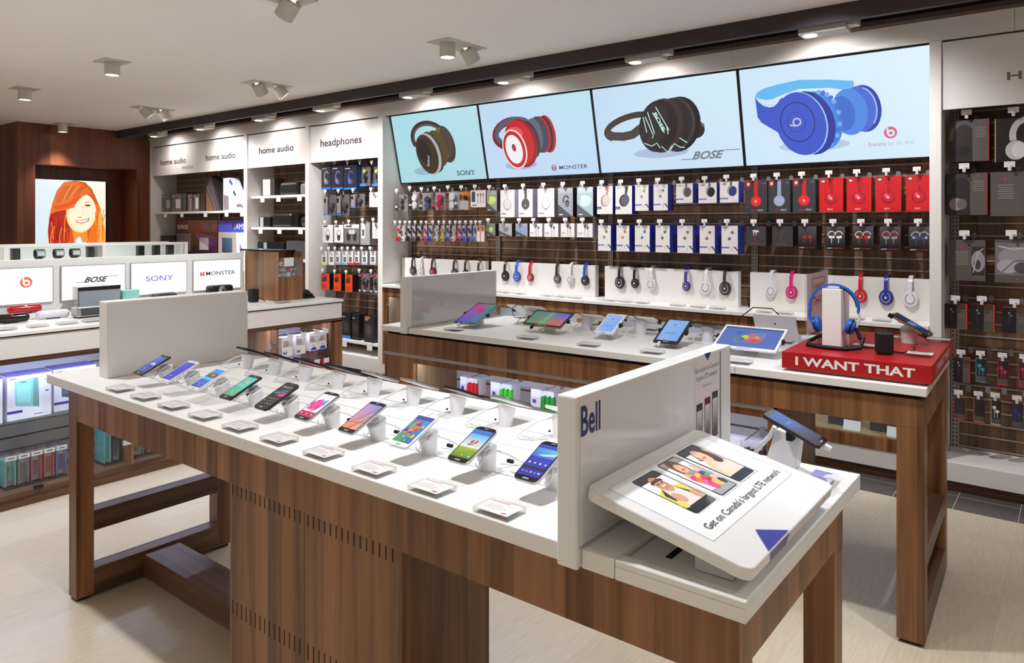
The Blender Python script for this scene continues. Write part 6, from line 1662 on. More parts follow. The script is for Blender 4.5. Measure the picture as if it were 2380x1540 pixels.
# ------------------------------------------------------------------ headphones draped over the backboards
def wall_headphones(x, col, cup, label, r=0.034, zc=1.083, band=0.0105, lining=None):
    t = thing('headphones', label, 'headphones', (x, 5.14, 1.207), 0, 'headphones on the backboards')
    mc = mat('hp_%d_%d_%d' % col, col, 0.25, coat=0.2); mk = mat('hp_%d_%d_%d' % cup, cup, 0.25, coat=0.2)
    yc, zt = 5.140, 1.207
    pts = []
    for i in range(22):
        a = PI * i / 21
        pts.append((yc - 0.056 * math.cos(a), zt - 0.038 + 0.056 * math.sin(a)))
    pts = [(yc - 0.060, zc + 0.025), (yc - 0.060, zc + 0.05)] + pts + [(yc + 0.056, zc + 0.05), (yc + 0.050, zc + 0.025)]
    m = MB()
    for k in range(len(pts) - 1):
        (ya, za), (yb, zb) = pts[k], pts[k + 1]
        d = Vector((0, yb - ya, zb - za)).normalized(); n = Vector((0, -d.z, d.y)) * 0.003
        a, b_ = Vector((x, ya, za)), Vector((x, yb, zb)); w = Vector((band * (1.15 if 3 < k < 22 else 1.0), 0, 0))
        m.hexa([a - w - n, a + w - n, b_ + w - n, b_ - w - n, a - w + n, a + w + n, b_ + w + n, b_ - w + n])
    m.build('headband', mc, t)
    for sy, th_ in ((-1, 1.0), (1, 0.8)):
        y0 = yc + sy * 0.034
        M = Matrix.Translation((x, y0, zc)) @ Matrix.Diagonal((1, 1, 1.2, 1)) @ Matrix.Rotation(PI / 2 * (1 if sy < 0 else -1), 4, 'X')
        MB().lathe([(r * 0.5, 0.0), (r * 0.95, 0.002), (r, 0.010), (r * 0.93, 0.014)], M, 22).build('ear_cushion', mat('ear_cushion_dark', (40, 36, 38), 0.6) if sum(cup) < 560 else mat('ear_cushion_light', (206, 202, 202), 0.6), t)
        e = MB().lathe([(r * 0.93, 0.014), (r * 0.98, 0.018), (r * 0.90, 0.025), (r * 0.5, 0.028), (0.001, 0.0285)], M, 22).build('ear_shell', mk, t)
        if sy < 0:
            MB().lathe([(r * 0.62, 0.0276), (r * 0.66, 0.0285), (r * 0.56, 0.029), (r * 0.52, 0.0282)], M, 22, caps=False).build('ear_ring', GREYL if sum(cup) > 150 else mat('ring_grey', (96, 92, 92), 0.4), e)
            MB().box(x - 0.006, x + 0.006, y0 - 0.0292, y0 - 0.0283, zc - 0.006, zc + 0.006, 0, S(222, 220, 220)).build('emblem', PRINT, e)
    return t
WH = [
    (-5.262, (40, 30, 30), (66, 48, 44), 'brown-black headphones, leftmost on the backboards', 0.036), (-5.15, (224, 220, 222), (222, 216, 218), 'white headphones between two dark pairs at the left end of the backboards', 0.03), (-4.987, (46, 36, 38), (150, 30, 42), 'black-banded headphones with a dark red ear cup', 0.036),
    (-4.70, (52, 46, 46), (90, 82, 80), 'dark grey headphones on the first backboard, right of the red-cupped pair', 0.036), (-4.555, (48, 42, 44), (60, 52, 54), 'thin black headphones half hidden behind the tablet table panel', 0.034), (-4.39, (62, 54, 56), (70, 62, 64), 'dark headphones at the right end of the first backboard, half hidden', 0.034),
    (-4.08, (36, 32, 32), (34, 30, 30), 'black headphones next to the bright blue pair', 0.037), (-3.95, (64, 96, 196), (60, 92, 196), 'bright blue headphones on the second backboard', 0.037), (-3.80, (190, 34, 42), (176, 44, 46), 'small red headphones on the second backboard', 0.030),
    (-3.515, (44, 42, 44), (92, 84, 80), 'black headphones with a bronze ear cup', 0.032), (-3.38, (222, 218, 218), (214, 208, 208), 'white headphones with an angular ear cup', 0.032), (-3.237, (44, 76, 180), (40, 40, 46), 'blue-banded headphones with a black ear cup', 0.034),
    (-2.91, (44, 38, 38), (58, 50, 50), 'large dark headphones, leftmost on the third backboard', 0.040), (-2.774, (38, 32, 32), (36, 32, 32), 'small black headphones on the third backboard', 0.031), (-2.632, (230, 222, 214), (226, 220, 216), 'cream headphones with a tan cushion', 0.038),
    (-2.341, (74, 62, 150), (58, 50, 130), 'purple-blue headphones on the third backboard', 0.029), (-2.185, (232, 226, 222), (228, 222, 218), 'white headphones with a dark cushion on the third backboard', 0.041), (-2.041, (66, 60, 60), (66, 58, 58), 'large dark grey headphones at the right end of the third backboard', 0.041),
    (-1.709, (226, 226, 232), (222, 222, 230), 'white headphones next to the pink pair', 0.034), (-1.571, (222, 30, 112), (222, 30, 110), 'hot pink headphones on the right backboard', 0.037), (-1.135, (206, 32, 36), (206, 32, 36), 'red headphones on the right backboard', 0.037), (-0.985, (52, 52, 150), (52, 52, 148), 'dark blue headphones on the right backboard', 0.040), (-0.848, (228, 226, 230), (228, 226, 230), 'white headphones at the right end of the backboards', 0.041),
]
for x, c, k, lab, r in WH:
    wall_headphones(x, c, k, lab, r * 1.06)
    dup(pb0, (x + 0.01, 4.93, 0.9505), None, 'price block below ' + lab.replace(' at the right end of', ' on').replace(' on the backboards', '').replace(', half hidden', ' partly hidden').replace('at the left end of the backboards', 'at the left'), 'price blocks of the wall counter')
# display goods in the counter windows
def window_box(x, label, dark):
    box_pkg(label, x - 0.15, x + 0.15, 0.56, 0.80, 0.08, (190, 196, 226), dark, y=5.06, name='lit_display_box')
    t = thing('display_plinth', 'white plinth under the ' + label, 'display stand', (x, 5.08, 0.2505)); bx('plinth_box', x - 0.16, x + 0.16, 5.03, 5.15, 0.2505, 0.5595, WHITEM, t, 0.002)
def speakerpic(A): A.grad(0, 0, 1, 1, (110, 110, 190), (140, 140, 206), (206, 214, 240), (226, 232, 246), 4); A.ell(0.62, 0.5, 0.20, 0.26, (44, 44, 70)); A.ell(0.62, 0.5, 0.12, 0.16, (80, 80, 120)); A.rect(0.5, 0.16, 0.74, 0.26, (44, 44, 70))
window_box(-5.13, 'pale blue box with a dark speaker in the leftmost counter window', speakerpic)
for i, x in enumerate((-1.23, -0.98)):
    t = thing('display_speaker', 'dark box behind a lit white card in the low counter window, %s one' % ['left', 'right'][i], 'package', (x, 5.0, 0.2505)); bx('dark_carton', x - 0.08, x + 0.08, 5.0, 5.12, 0.2505, 0.42, mat('slate_carton', (84, 82, 86), 0.5), t, 0.002)
    t = thing('price_card', 'lit white price card in the low counter window, %s one' % ['left', 'right'][i], 'price tag', (x + 0.08, 4.93, 0.2505)); MB().hexa([(x + 0.03, 4.925, 0.2505), (x + 0.13, 4.925, 0.2505), (x + 0.13, 4.927, 0.2505), (x + 0.03, 4.927, 0.2505), (x + 0.03, 4.945, 0.308), (x + 0.13, 4.945, 0.308), (x + 0.13, 4.947, 0.308), (x + 0.03, 4.947, 0.308)], 0, S(250, 248, 246)).build('card', PRINT, t)

# ------------------------------------------------------------------ home audio shelves
shelf('white shelf with small dark boxes in the wireless speaker bay', -10.26, -7.95, 1.715, (-9.95, -9.5, -8.9, -8.4, -8.05))
shelf('upper white shelf in the narrow speaker bay', -7.86, -6.74, 1.880, (-7.62, -7.3, -6.9))
shelf('lower white shelf in the narrow speaker bay', -7.86, -6.74, 1.510, (-7.66, -7.28, -6.88))
GB = (92, 86, 82)
def playbox(c, fig):
    def f(A): A.rect(0, 0, 1, 1, GB); A.rect(0.06, 0.04, 0.12, 0.22, c); A.rect(0.06, 0.84, 0.3, 0.9, (170, 166, 164)); fig(A)
    return f
spk = lambda u0, v0, u1, v1, c: (lambda A: A.rect(u0, v0, u1, v1, c))
for a, b_, d, art, lab, sd in [
    (-10.2, -9.94, 1.965, playbox((206, 150, 60), spk(0.5, 0.2, 0.9, 0.65, (170, 162, 156))), 'taupe speaker box at the left end of the shelf', (70, 64, 62)), (-9.92, -9.64, 1.96, playbox((206, 150, 60), spk(0.4, 0.2, 0.85, 0.7, (206, 200, 196))), 'taupe speaker box with a white speaker', (40, 36, 36)),
    (-9.62, -9.52, 1.965, playbox((40, 36, 38), spk(0, 0, 1, 1, (32, 28, 30))), 'narrow black box between the taupe boxes', (26, 24, 26)), (-9.49, -9.36, 1.95, playbox((206, 60, 120), spk(0.4, 0.15, 0.8, 0.75, (140, 132, 130))), 'narrow taupe box with a pink mark and grey speaker', (70, 64, 62)),
    (-9.335, -9.18, 1.945, playbox((206, 60, 120), spk(0.35, 0.15, 0.8, 0.8, (226, 222, 220))), 'narrow taupe box with a pink mark and white speaker', (40, 36, 36)), (-9.16, -9.04, 1.96, playbox((30, 28, 30), spk(0, 0, 1, 1, (24, 22, 24))), 'black box beside the tall leaning box', (24, 22, 24))]:
    box_pkg(lab, a, b_, 1.7155, d, 0.14, sd, art, name='speaker_box')
def lean_box(label, x0, x1, z0, z1, dark):
    t = thing('soundbar_box', label, 'package', ((x0 + x1) / 2, 5.05, z0))
    c = S(*((52, 46, 48) if dark else (226, 226, 236)))
    MB().hexa([(x0, 5.0, z0), (x1, 5.0, z0), (x1, 5.12, z0), (x0, 5.12, z0), (x0, 5.0, z1), (x0 + 0.36 * (x1 - x0), 5.0, z1), (x0 + 0.36 * (x1 - x0), 5.12, z1), (x0, 5.12, z1)], 0, c).build('carton', PRINT, t)
    A = Art(frame((x0, 5.0, z0), (1, 0, 0), (0, 0, 1), (0, -1, 0)), x1 - x0, z1 - z0)
    if dark: A.poly([(0.02, 0.02), (0.02, 0.62), (0.55, 0.02)], (130, 96, 70)); A.poly([(0.05, 0.7), (0.30, 0.95), (0.36, 0.9), (0.85, 0.05), (0.6, 0.05)], (84, 78, 80)); A.line([(0.06, 0.7), (0.62, 0.03)], 0.012, (190, 184, 180))
    else: A.poly([(0.02, 0.02), (0.02, 0.5), (0.28, 0.44), (0.30, 0.02)], (130, 116, 124)); A.poly([(0.3, 0.88), (0.36, 0.98), (0.5, 0.8), (0.44, 0.76)], (60, 70, 170)); A.poly([(0.5, 0.55), (0.56, 0.62), (0.68, 0.46), (0.64, 0.42)], (40, 38, 44)); A.rect(0.7, 0.1, 0.95, 0.2, (110, 100, 120))
    A.build('front_print', PRINT, t)
lean_box('tall black slanted box standing on the wireless shelf', -9.02, -8.64, 1.7155, 2.17, True)
lean_box('tall white slanted box with blue print on the wireless shelf', -8.60, -8.16, 1.7155, 2.13, False)
t = thing('display_board', 'dark red brand display board below the wireless shelf', 'display board', (-9.35, 5.1, 1.15))
bx('board', -9.93, -8.84, 5.06, 5.14, 1.0, 1.60, mat('wine_red_board', (96, 30, 34), 0.45), t, 0.002)
A = Art(frame((-9.93, 5.06, 1.0), (1, 0, 0), (0, 0, 1), (0, -1, 0)), 1.09, 0.60)
A.grad(0, 0.74, 1, 1, (70, 24, 30), (96, 40, 30), (110, 50, 40), (96, 30, 34), 4); A.text('SONOS', 0.05, 0.80, 0.10, (236, 230, 230), 0.26, 'l', 0.02); A.rect(0.0, 0, 1, 0.74, (46, 30, 38)); A.rect(0.03, 0.3, 0.38, 0.70, (110, 104, 104)); A.rect(0.38, 0.36, 0.50, 0.70, (34, 28, 32)); A.rect(0.58, 0.34, 0.80, 0.62, (170, 168, 168)); A.rect(0.60, 0.35, 0.78, 0.60, (206, 204, 202))
for k in range(6): A.line([(0.5, 0.72 - 0.02 * k), (0.98, 0.60 - 0.06 * k)], 0.014, [(190, 40, 60), (110, 50, 150), (70, 60, 170)][k % 3])
A.text('PLAY', 0.56, 0.14, 0.09, (206, 206, 210), 0.18, 'c', 0.02)
A.build('print', PRINT, t)
t = thing('display_board', 'blue-topped brand display board below the wireless shelf', 'display board', (-8.4, 5.1, 1.15))
bx('board', -8.82, -7.96, 5.06, 5.14, 1.0, 1.60, mat('white_board', (220, 214, 214), 0.45), t, 0.002)
A = Art(frame((-8.82, 5.06, 1.0), (1, 0, 0), (0, 0, 1), (0, -1, 0)), 0.86, 0.60)
A.grad(0, 0.74, 1, 1, (50, 80, 200), (60, 90, 210), (60, 60, 170), (80, 50, 150), 4); A.text('SAMSUNG', 0.42, 0.81, 0.11, (206, 200, 220), 0.56, 'l', 0.02); A.rect(0, 0, 0.48, 0.74, (190, 176, 168)); A.grad(0.1, 0.30, 0.38, 0.62, (50, 60, 90), (60, 90, 110), (80, 120, 140), (60, 80, 120), 3); A.rect(0.52, 0.0, 1, 0.72, (230, 228, 230)); A.ell(0.75, 0.58, 0.07, 0.08, (96, 90, 100))
for k in range(12): A.rect(0.55 + 0.035 * k, 0.1 + 0.04 * ((k * 5) % 4), 0.575 + 0.035 * k, 0.3 + 0.06 * ((k * 3) % 4), (110 + 10 * (k % 5), 104, 120))
for q in (0.05, 0.09, 0.13): A.ring(0.25, 0.10, q, 0.025, (244, 244, 244), 0.6, 2.5)
A.build('print', PRINT, t)
def blk(name, label, cat, x0, x1, z0, z1, m, y0=4.99, y1=5.13, bev=0.01, extra=None):
    t = thing(name, label, cat, ((x0 + x1) / 2, y0, z0))
    bx('speaker_body', x0, x1, y0, y1, z0, z1, m, t, bev)
    if extra: bx('speaker_grille', x0 + extra[0] * (x1 - x0), x0 + extra[1] * (x1 - x0), y0 - 0.002, y0, z0 + 0.04 * (z1 - z0), z1 - 0.04 * (z1 - z0), extra[2], t)
blk('speaker', 'dark brown bookshelf speaker with a pale grille on the upper narrow shelf', 'speaker', -7.75, -7.47, 1.8805, 2.085, mat('dark_brown', (52, 42, 40), 0.4), bev=0.003, extra=(0.16, 0.70, mat('pale_grille', (170, 154, 148), 0.7)))
blk('speaker', 'rounded black portable speaker on the upper narrow shelf', 'speaker', -7.38, -7.04, 1.8805, 2.03, BLACK, bev=0.03)
blk('speaker', 'small grey round-ended speaker at the right of the upper narrow shelf', 'speaker', -6.99, -6.80, 1.8805, 2.01, mat('warm_grey_plastic', (120, 110, 106), 0.4), bev=0.03)
blk('speaker', 'black clock-like speaker at the left of the lower narrow shelf', 'speaker', -7.80, -7.57, 1.5105, 1.635, BLACK, bev=0.012, extra=(0.15, 0.45, GREYL))
blk('speaker', 'black twin-dome speaker in the middle of the lower narrow shelf', 'speaker', -7.53, -7.14, 1.5105, 1.675, BLACK, bev=0.03)
blk('speaker', 'black upright speaker beside the twin-dome speaker', 'speaker', -7.11, -7.03, 1.5105, 1.665, mat('gloss_black', (26, 24, 26), 0.12), bev=0.008)
blk('speaker', 'round brown-black speaker at the right of the lower narrow shelf', 'speaker', -7.0, -6.80, 1.5105, 1.64, mat('brown_black_gloss', (52, 44, 42), 0.12), bev=0.05)
shelf('low white shelf with large black speakers in the narrow speaker bay', -7.86, -6.74, 1.15, ())
blk('speaker', 'wide black hi-fi speaker on the low shelf of the narrow bay', 'speaker', -7.82, -7.28, 1.1505, 1.335, BLACK, bev=0.006, extra=(0.24, 0.36, GREYL))
blk('speaker', 'dark grey box speaker on the low shelf of the narrow bay', 'speaker', -7.24, -6.82, 1.1505, 1.355, mat('slate_fabric', (72, 68, 70), 0.8), bev=0.006)
blk('speaker', 'dark flat speaker on the floor unit beside the red display board', 'speaker', -10.22, -9.95, 1.28, 1.385, mat('dark_brown', (52, 42, 40), 0.4), bev=0.004)
t = thing('speaker_shelf', 'white shelf under the brand display boards', 'shelf', (-9.1, 5.1, 1.0)); bx('shelf_board', -10.26, -7.95, 4.95, 5.22, 0.97, 0.9995, WHITEM, t, 0.002); bx('side_block', -10.25, -9.94, 4.99, 5.13, 1.0, 1.2795, WHITEM, t)
# ------------------------------------------------------------------ goods on and in the speaker counter
ZC = 0.9625
def pill(label, x, y0, y1, z, r, m, stripe=None):
    t = thing('pill_speaker', label, 'speaker', (x, (y0 + y1) / 2, z), 0, 'pill speakers')
    L = y1 - y0
    n = 10
    prof = [(max(0.001, r * math.sin(PI / 2 * i / n)), r * 0.8 * (1 - math.cos(PI / 2 * i / n))) for i in range(n + 1)]
    prof += [(r, L - r * 0.8)] + [(max(0.001, r * math.cos(PI / 2 * i / n)), L - r * 0.8 + r * 0.8 * math.sin(PI / 2 * i / n)) for i in range(1, n + 1)]
    M = Matrix.Translation((x, y0, z + r + 0.002)) @ Matrix.Rotation(-PI / 2, 4, 'X')
    MB().lathe(prof, M, 24).build('shell', m, t)
    MB().box(x - 0.012, x + 0.012, y0 + L * 0.3, y0 + L * 0.7, z, z + 0.010).build('foot', BLACK, t)
    MB().ball((x + r * 0.72, (y0 + y1) / 2, z + r * 1.72), (0.008, 0.008, 0.008), 8).build('emblem', stripe or PLAST, t)
    return t
pill('red pill-shaped speaker below the round b mark', -5.17, 1.585, 1.775, 0.995, 0.026, mat('glossy_red', (190, 26, 36), 0.15, coat=0.5))
pill('black pill-shaped speaker in front of the red one', -5.00, 1.455, 1.650, ZC, 0.027, mat('gloss_black', (26, 24, 26), 0.12), REDP)
pill('white pill-shaped speaker beside the black one', -5.04, 1.695, 1.885, ZC, 0.025, mat('pearl_white', (222, 220, 230), 0.25, coat=0.4))
t = thing('ledge_block', 'low white ledge carrying the red pill speaker', 'display stand', (-5.17, 1.68, 0.985)); bx('block', -5.235, -5.10, 1.50, 1.84, 0.9855, 0.9948, WHITE, t, 0.002)
GRY = mat('blue_grey_grille', (148, 156, 164), 0.6)
t = thing('box_speaker', 'tall grey speaker with a dark top strip in front of the slanted letters', 'speaker', (-5.13, 2.09, 0.985))
bx('speaker_body', -5.19, -5.10, 1.955, 2.222, 0.9855, 1.142, SILVER, t, 0.004); bx('speaker_grille', -5.10, -5.096, 1.964, 2.214, 0.995, 1.112, GRY, t); bx('top_strip', -5.101, -5.094, 1.957, 2.220, 1.116, 1.140, BLACK, t, 0.001)
t = thing('box_speaker', 'low silver speaker with a charcoal grille in front of the tall grey one', 'speaker', (-4.93, 2.02, ZC))
bx('speaker_body', -4.99, -4.90, 1.875, 2.15, 0.970, 1.030, SILVER, t, 0.005); bx('speaker_grille', -4.90, -4.896, 1.90, 2.145, 0.977, 1.024, mat('charcoal_grille', (70, 70, 72), 0.7), t); bx('speaker_foot', -4.98, -4.91, 1.885, 2.14, ZC, 0.970, BLACK, t)
MINT = mat('mint_plastic', (140, 218, 204), 0.35)
t = thing('box_speaker', 'small mint green speaker beside the tall grey one', 'speaker', (-5.12, 2.28, 0.985))
bx('speaker_body', -5.16, -5.09, 2.232, 2.345, 0.9855, 1.104, MINT, t, 0.010); bx('speaker_grille', -5.09, -5.087, 2.245, 2.335, 1.0, 1.085, mat('mint_grille', (150, 206, 196), 0.7), t); bx('top_buttons', -5.14, -5.12, 2.27, 2.31, 1.104, 1.1055, mat('dark_teal', (50, 110, 106), 0.4), t)
t = thing('flat_speaker', 'flat black wedge speaker below the pale blue letters', 'speaker', (-5.12, 2.53, 0.985))
MB().hexa([(-5.17, 2.44, 0.9855), (-5.08, 2.44, 0.9855), (-5.08, 2.62, 0.9855), (-5.17, 2.62, 0.9855), (-5.16, 2.46, 1.060), (-5.11, 2.46, 1.050), (-5.11, 2.615, 1.050), (-5.16, 2.615, 1.063)]).build('speaker_body', BLACK, t, bevel=0.004)
bx('button_row', -5.138, -5.132, 2.5, 2.58, 1.0585, 1.0615, GREYL, t)
t = thing('round_speaker', 'black speaker with a silver ring below the black letters', 'speaker', (-5.12, 2.95, 0.985))
bx('speaker_body', -5.17, -5.09, 2.855, 3.048, 0.9855, 1.09, BLACK, t, 0.02)
MB().lathe([(0.026, 0), (0.030, 0.004), (0.026, 0.006)], Matrix.Translation((-5.09, 2.95, 1.055)) @ Matrix.Rotation(PI / 2, 4, 'Y'), 24).build('metal_ring', CHROME, t)
t = thing('small_speaker', 'small black speaker beside the wooden stand', 'speaker', (-4.90, 3.10, ZC))
bx('speaker_body', -4.935, -4.875, 3.065, 3.125, ZC + 0.001, 1.062, BLACKM, t, 0.008); MB().tube([(-4.87, 3.11, 1.0), (-4.86, 3.14, 0.985), (-4.85, 3.16, ZC + 0.003)], 0.003, 6).build('black_lead', BLACKM, t)
t = thing('card_terminal', 'black card terminal on the counter behind the wooden stand', 'device', (-4.86, 3.55, ZC))
MB().hexa([(-4.92, 3.49, ZC), (-4.80, 3.49, ZC), (-4.80, 3.585, ZC), (-4.92, 3.585, ZC), (-4.92, 3.505, 1.03), (-4.87, 3.505, 1.02), (-4.87, 3.57, 1.02), (-4.92, 3.57, 1.03)]).build('terminal_body', BLACKM, t, bevel=0.005)
bx('keypad', -4.865, -4.815, 3.51, 3.565, 0.992, 0.998, BLACK, t)
# packets in the clear bin
PCOL = [(206, 40, 46), (90, 200, 90), (230, 228, 230), (60, 90, 170), (150, 70, 170), (226, 224, 226), (190, 40, 60), (70, 110, 60), (226, 226, 230), (210, 60, 80)]
PN = ['red', 'green', 'white', 'blue', 'purple', 'white', 'crimson', 'dark green', 'white', 'pink']
for i in range(10):
    y = 3.262 + 0.046 * (i % 4) + 0.010 * (i // 4); z = 1.1415 + 0.042 * (i // 4)
    rr = random.Random(i)
    x = -4.835 - 0.02 * (i % 2)
    t = thing('snack_packet', '%s packet in the clear bin, %s layer%s' % (PN[i], ['bottom', 'middle', 'top'][i // 4], ', under the price card' if i // 4 == 2 and i % 2 else ''), 'packet', (x, y, z), 0, 'packets in the clear bin')
    c = PCOL[i]
    m = MB(Matrix.Translation((x, y, z)) @ Matrix.Rotation(rr.uniform(-0.15, 0.15), 4, 'X'))
    m.hexa([(-0.03, -0.018, 0.002), (0.022, -0.018, 0.002), (0.022, 0.018, 0.002), (-0.03, 0.018, 0.002), (-0.02, -0.015, 0.034), (0.016, -0.013, 0.032), (0.016, 0.013, 0.032), (-0.02, 0.015, 0.034)], 0, S(*c))
    m.build('packet_body', PRINT, t, bevel=0.004)
    MB(Matrix.Translation((x, y, z))).box(0.0225, 0.0232, -0.010, 0.010, 0.010, 0.022, 0, S(*tuple(255 - q // 2 for q in c))).build('packet_print', PRINT, t)
# price blocks on the counter
for i, y in enumerate((1.43, 1.59, 1.74, 1.88, 2.35, 2.75, 3.20)):
    dup(pb0, (-4.69, y, ZC), PI / 2, 'clear acrylic price block on the speaker counter, %s from the left' % NTH[i], 'price blocks of the speaker counter')

# boxes on the glass shelf
def speaker_carton(label, y0, y1, col, x=-4.70, z0=0.4485, z1=0.70):
    t = thing('speaker_carton', label, 'package', (x, (y0 + y1) / 2, z0), 0, 'white speaker cartons on the glass shelf')
    m = MB().box(x - 0.14, x, y0, y1, z0, z1 - 0.006, 0, S(240, 240, 246)).box(x - 0.14, x, y0, y1, z1 - 0.006, z1, 0, S(96, 84, 176)); m.build('carton', PRINT, t, bevel=0.001)
    A = Art(frame((x, y0, z0), (0, 1, 0), (0, 0, 1), (1, 0, 0)), y1 - y0, z1 - z0)
    A.rect(0, 0, 1, 0.97, (242, 242, 248)); A.poly([(0.16, 0.86), (0.70, 0.90), (0.72, 0.22), (0.18, 0.32)], tuple(int(q * 0.8) for q in col)); A.poly([(0.16, 0.86), (0.58, 0.88), (0.58, 0.24), (0.18, 0.33)], col); A.poly([(0.20, 0.78), (0.52, 0.78), (0.52, 0.34), (0.22, 0.40)], tuple(min(255, q + 20) for q in col)); A.rect(0.30, 0.82, 0.42, 0.835, (60, 70, 70))
    A.rect(0, 0.15, 0.34, 0.21, (60, 60, 160)); A.rect(0.60, 0.06, 0.82, 0.075, (90, 90, 110)); A.rect(0.05, 0.91, 0.20, 0.93, (120, 116, 130))
    A.rect(0.80, 0.0, 1, 0.97, (236, 236, 244)); A.rect(0.86, 0.55, 0.94, 0.58, (90, 90, 110)); A.rect(0.86, 0.80, 0.95, 0.84, (170, 166, 190))
    A.build('front_print', PRINT, t)
speaker_carton('white carton with a red speaker, cut by the left edge', 1.18, 1.42, (150, 30, 46))
speaker_carton('white carton with a mint green speaker on the glass shelf', 1.445, 1.665, (150, 224, 212), -4.71)
speaker_carton('white carton with a slate blue speaker beside the table leg', 1.69, 1.92, (84, 92, 112), -4.74)
# coloured cases in clear boxes on the case floor
CC = [('mint green', (110, 200, 186)), ('grey', (150, 146, 150)), ('magenta', (190, 50, 120)), ('red', (200, 36, 44)), ('violet', (110, 100, 190)), ('turquoise', (96, 190, 196)), ('black', (50, 48, 52)), ('olive green', (120, 130, 60)), ('dark green', (96, 110, 60))]
for i in range(9):
    y0 = 1.415 + 0.0635 * i if i < 5 else 1.93 + 0.05 * (i - 5) if i < 7 else 2.085 + 0.10 * (i - 7)
    w = 0.060 if i < 5 else 0.045 if i < 7 else 0.09
    n, c = CC[i]
    h = 0.19 if i < 5 else 0.235
    t = thing('cover_case', 'clear-boxed %s speaker cover standing in the glass case' % n, 'package', (-4.66, y0 + w / 2, 0.083), 0, 'coloured covers in the glass case')
    MB().box(-4.80, -4.65, y0, y0 + w, 0.0835, 0.0835 + h).build('clear_box', CLEARP, t)
    m = MB()
    m.box(-4.79, -4.66, y0 + 0.003, y0 + 0.010, 0.10, 0.0835 + h - 0.03, 0, S(*c)).box(-4.79, -4.66, y0 + w - 0.010, y0 + w - 0.003, 0.10, 0.0835 + h - 0.03, 0, S(*c)).box(-4.79, -4.68, y0 + 0.010, y0 + w - 0.010, 0.10, 0.0835 + h - 0.03, 0, S(150, 146, 146)).box(-4.68, -4.675, y0 + w * 0.4, y0 + w * 0.7, 0.13, 0.0835 + h - 0.06, 0, S(*tuple(int(q * 0.8) for q in c)))
    m.build('cover', PRINT, t)
    MB().box(-4.6498, -4.649, y0 + 0.002, y0 + w - 0.002, 0.0835 + h - 0.03, 0.0835 + h - 0.004, 0, S(236, 236, 240)).box(-4.6489, -4.6485, y0 + w * 0.25, y0 + w * 0.75, 0.0835 + h - 0.020, 0.0835 + h - 0.015, 0, S(60, 58, 62)).build('top_label', PRINT, t)
t = thing('speaker_carton', 'white slanted carton lying in the middle glass compartment', 'package', (-4.75, 2.32, 0.083)); MB().hexa([(-4.86, 2.30, 0.0835), (-4.68, 2.30, 0.0835), (-4.72, 2.62, 0.0835), (-4.90, 2.62, 0.0835), (-4.86, 2.30, 0.24), (-4.68, 2.30, 0.24), (-4.72, 2.62, 0.21), (-4.90, 2.62, 0.21)], 0, S(232, 232, 240)).build('carton', PRINT, t, bevel=0.002)
# white packages in the open compartment at the right end
def bell_pack(label, y0, y1, z0, z1, kind):
    t = thing('hang_pack', label, 'package', (-4.62, (y0 + y1) / 2, z0), 0, 'hanging packs in the open counter compartment')
    x = -4.615
    c = (206, 30, 38) if kind == 'red' else (238, 236, 236)
    MB().box(x - 0.05, x, y0, y1, z0, z1, 0, S(*c)).build('carton', PRINT, t, bevel=0.001)
    A = Art(frame((x, y0, z0), (0, 1, 0), (0, 0, 1), (1, 0, 0)), y1 - y0, z1 - z0)
    if kind == 'red':
        A.rect(0, 0, 1, 1, c); A.rect(0.2, 0.4, 0.8, 0.5, (240, 220, 220)); A.rect(0, 0, 0.16, 1, (60, 30, 30))
    else:
        A.rect(0, 0, 1, 1, (240, 239, 239)); A.rect(0.10, 0.48, 0.60, 0.84, (190, 182, 178)); A.ell(0.86, 0.80, 0.03, 0.03, (40, 44, 60))
        if kind == 'bell': A.text('Bell', 0.30, 0.10, 0.16, (40, 50, 96), 0.36, 'c', 0.03)
        else: A.ell(0.5, 0.05, 0.20, 0.16, (50, 76, 190)); A.rect(0, 0, 1, 0.03, (240, 239, 239)); A.text('Bell', 0.5, 0.28, 0.08, (90, 90, 110), 0.2)
    A.build('front_print', PRINT, t)
    t = thing('peg_hook', 'tagged peg above ' + label, 'hook', (x, (y0 + y1) / 2, z1), 0, 'pegs of the open counter compartment')
    ym = (y0 + y1) / 2
    MB().tube([(-4.945, ym, z1 + 0.008), (x + 0.03, ym, z1 + 0.008)], 0.002, 6).tube([(-4.945, ym, z1 + 0.026), (x + 0.02, ym, z1 + 0.026)], 0.0016, 6).build('wires', SILVER, t)
    MB().box(x + 0.03, x + 0.0315, ym - 0.02, ym + 0.03, z1 - 0.012, z1 + 0.024, 0, S(232, 230, 234)).build('price_tag', PRINT, t)
bell_pack('white pack with blue letters, first from the left in the open compartment', 3.145, 3.235, 0.575, 0.715, 'bell')
bell_pack('white pack with blue letters, second in the open compartment', 3.262, 3.350, 0.575, 0.715, 'bell')
bell_pack('white pack with a blue round mark in the open compartment', 3.385, 3.465, 0.585, 0.718, 'blue')
bell_pack('white pack at the right end of the open compartment', 3.470, 3.545, 0.588, 0.72, 'blue')
bell_pack('red pack with a dark edge, left one in the open compartment', 3.40, 3.455, 0.38, 0.495, 'red')
bell_pack('red pack with a dark edge, right one in the open compartment', 3.485, 3.545, 0.38, 0.495, 'red')

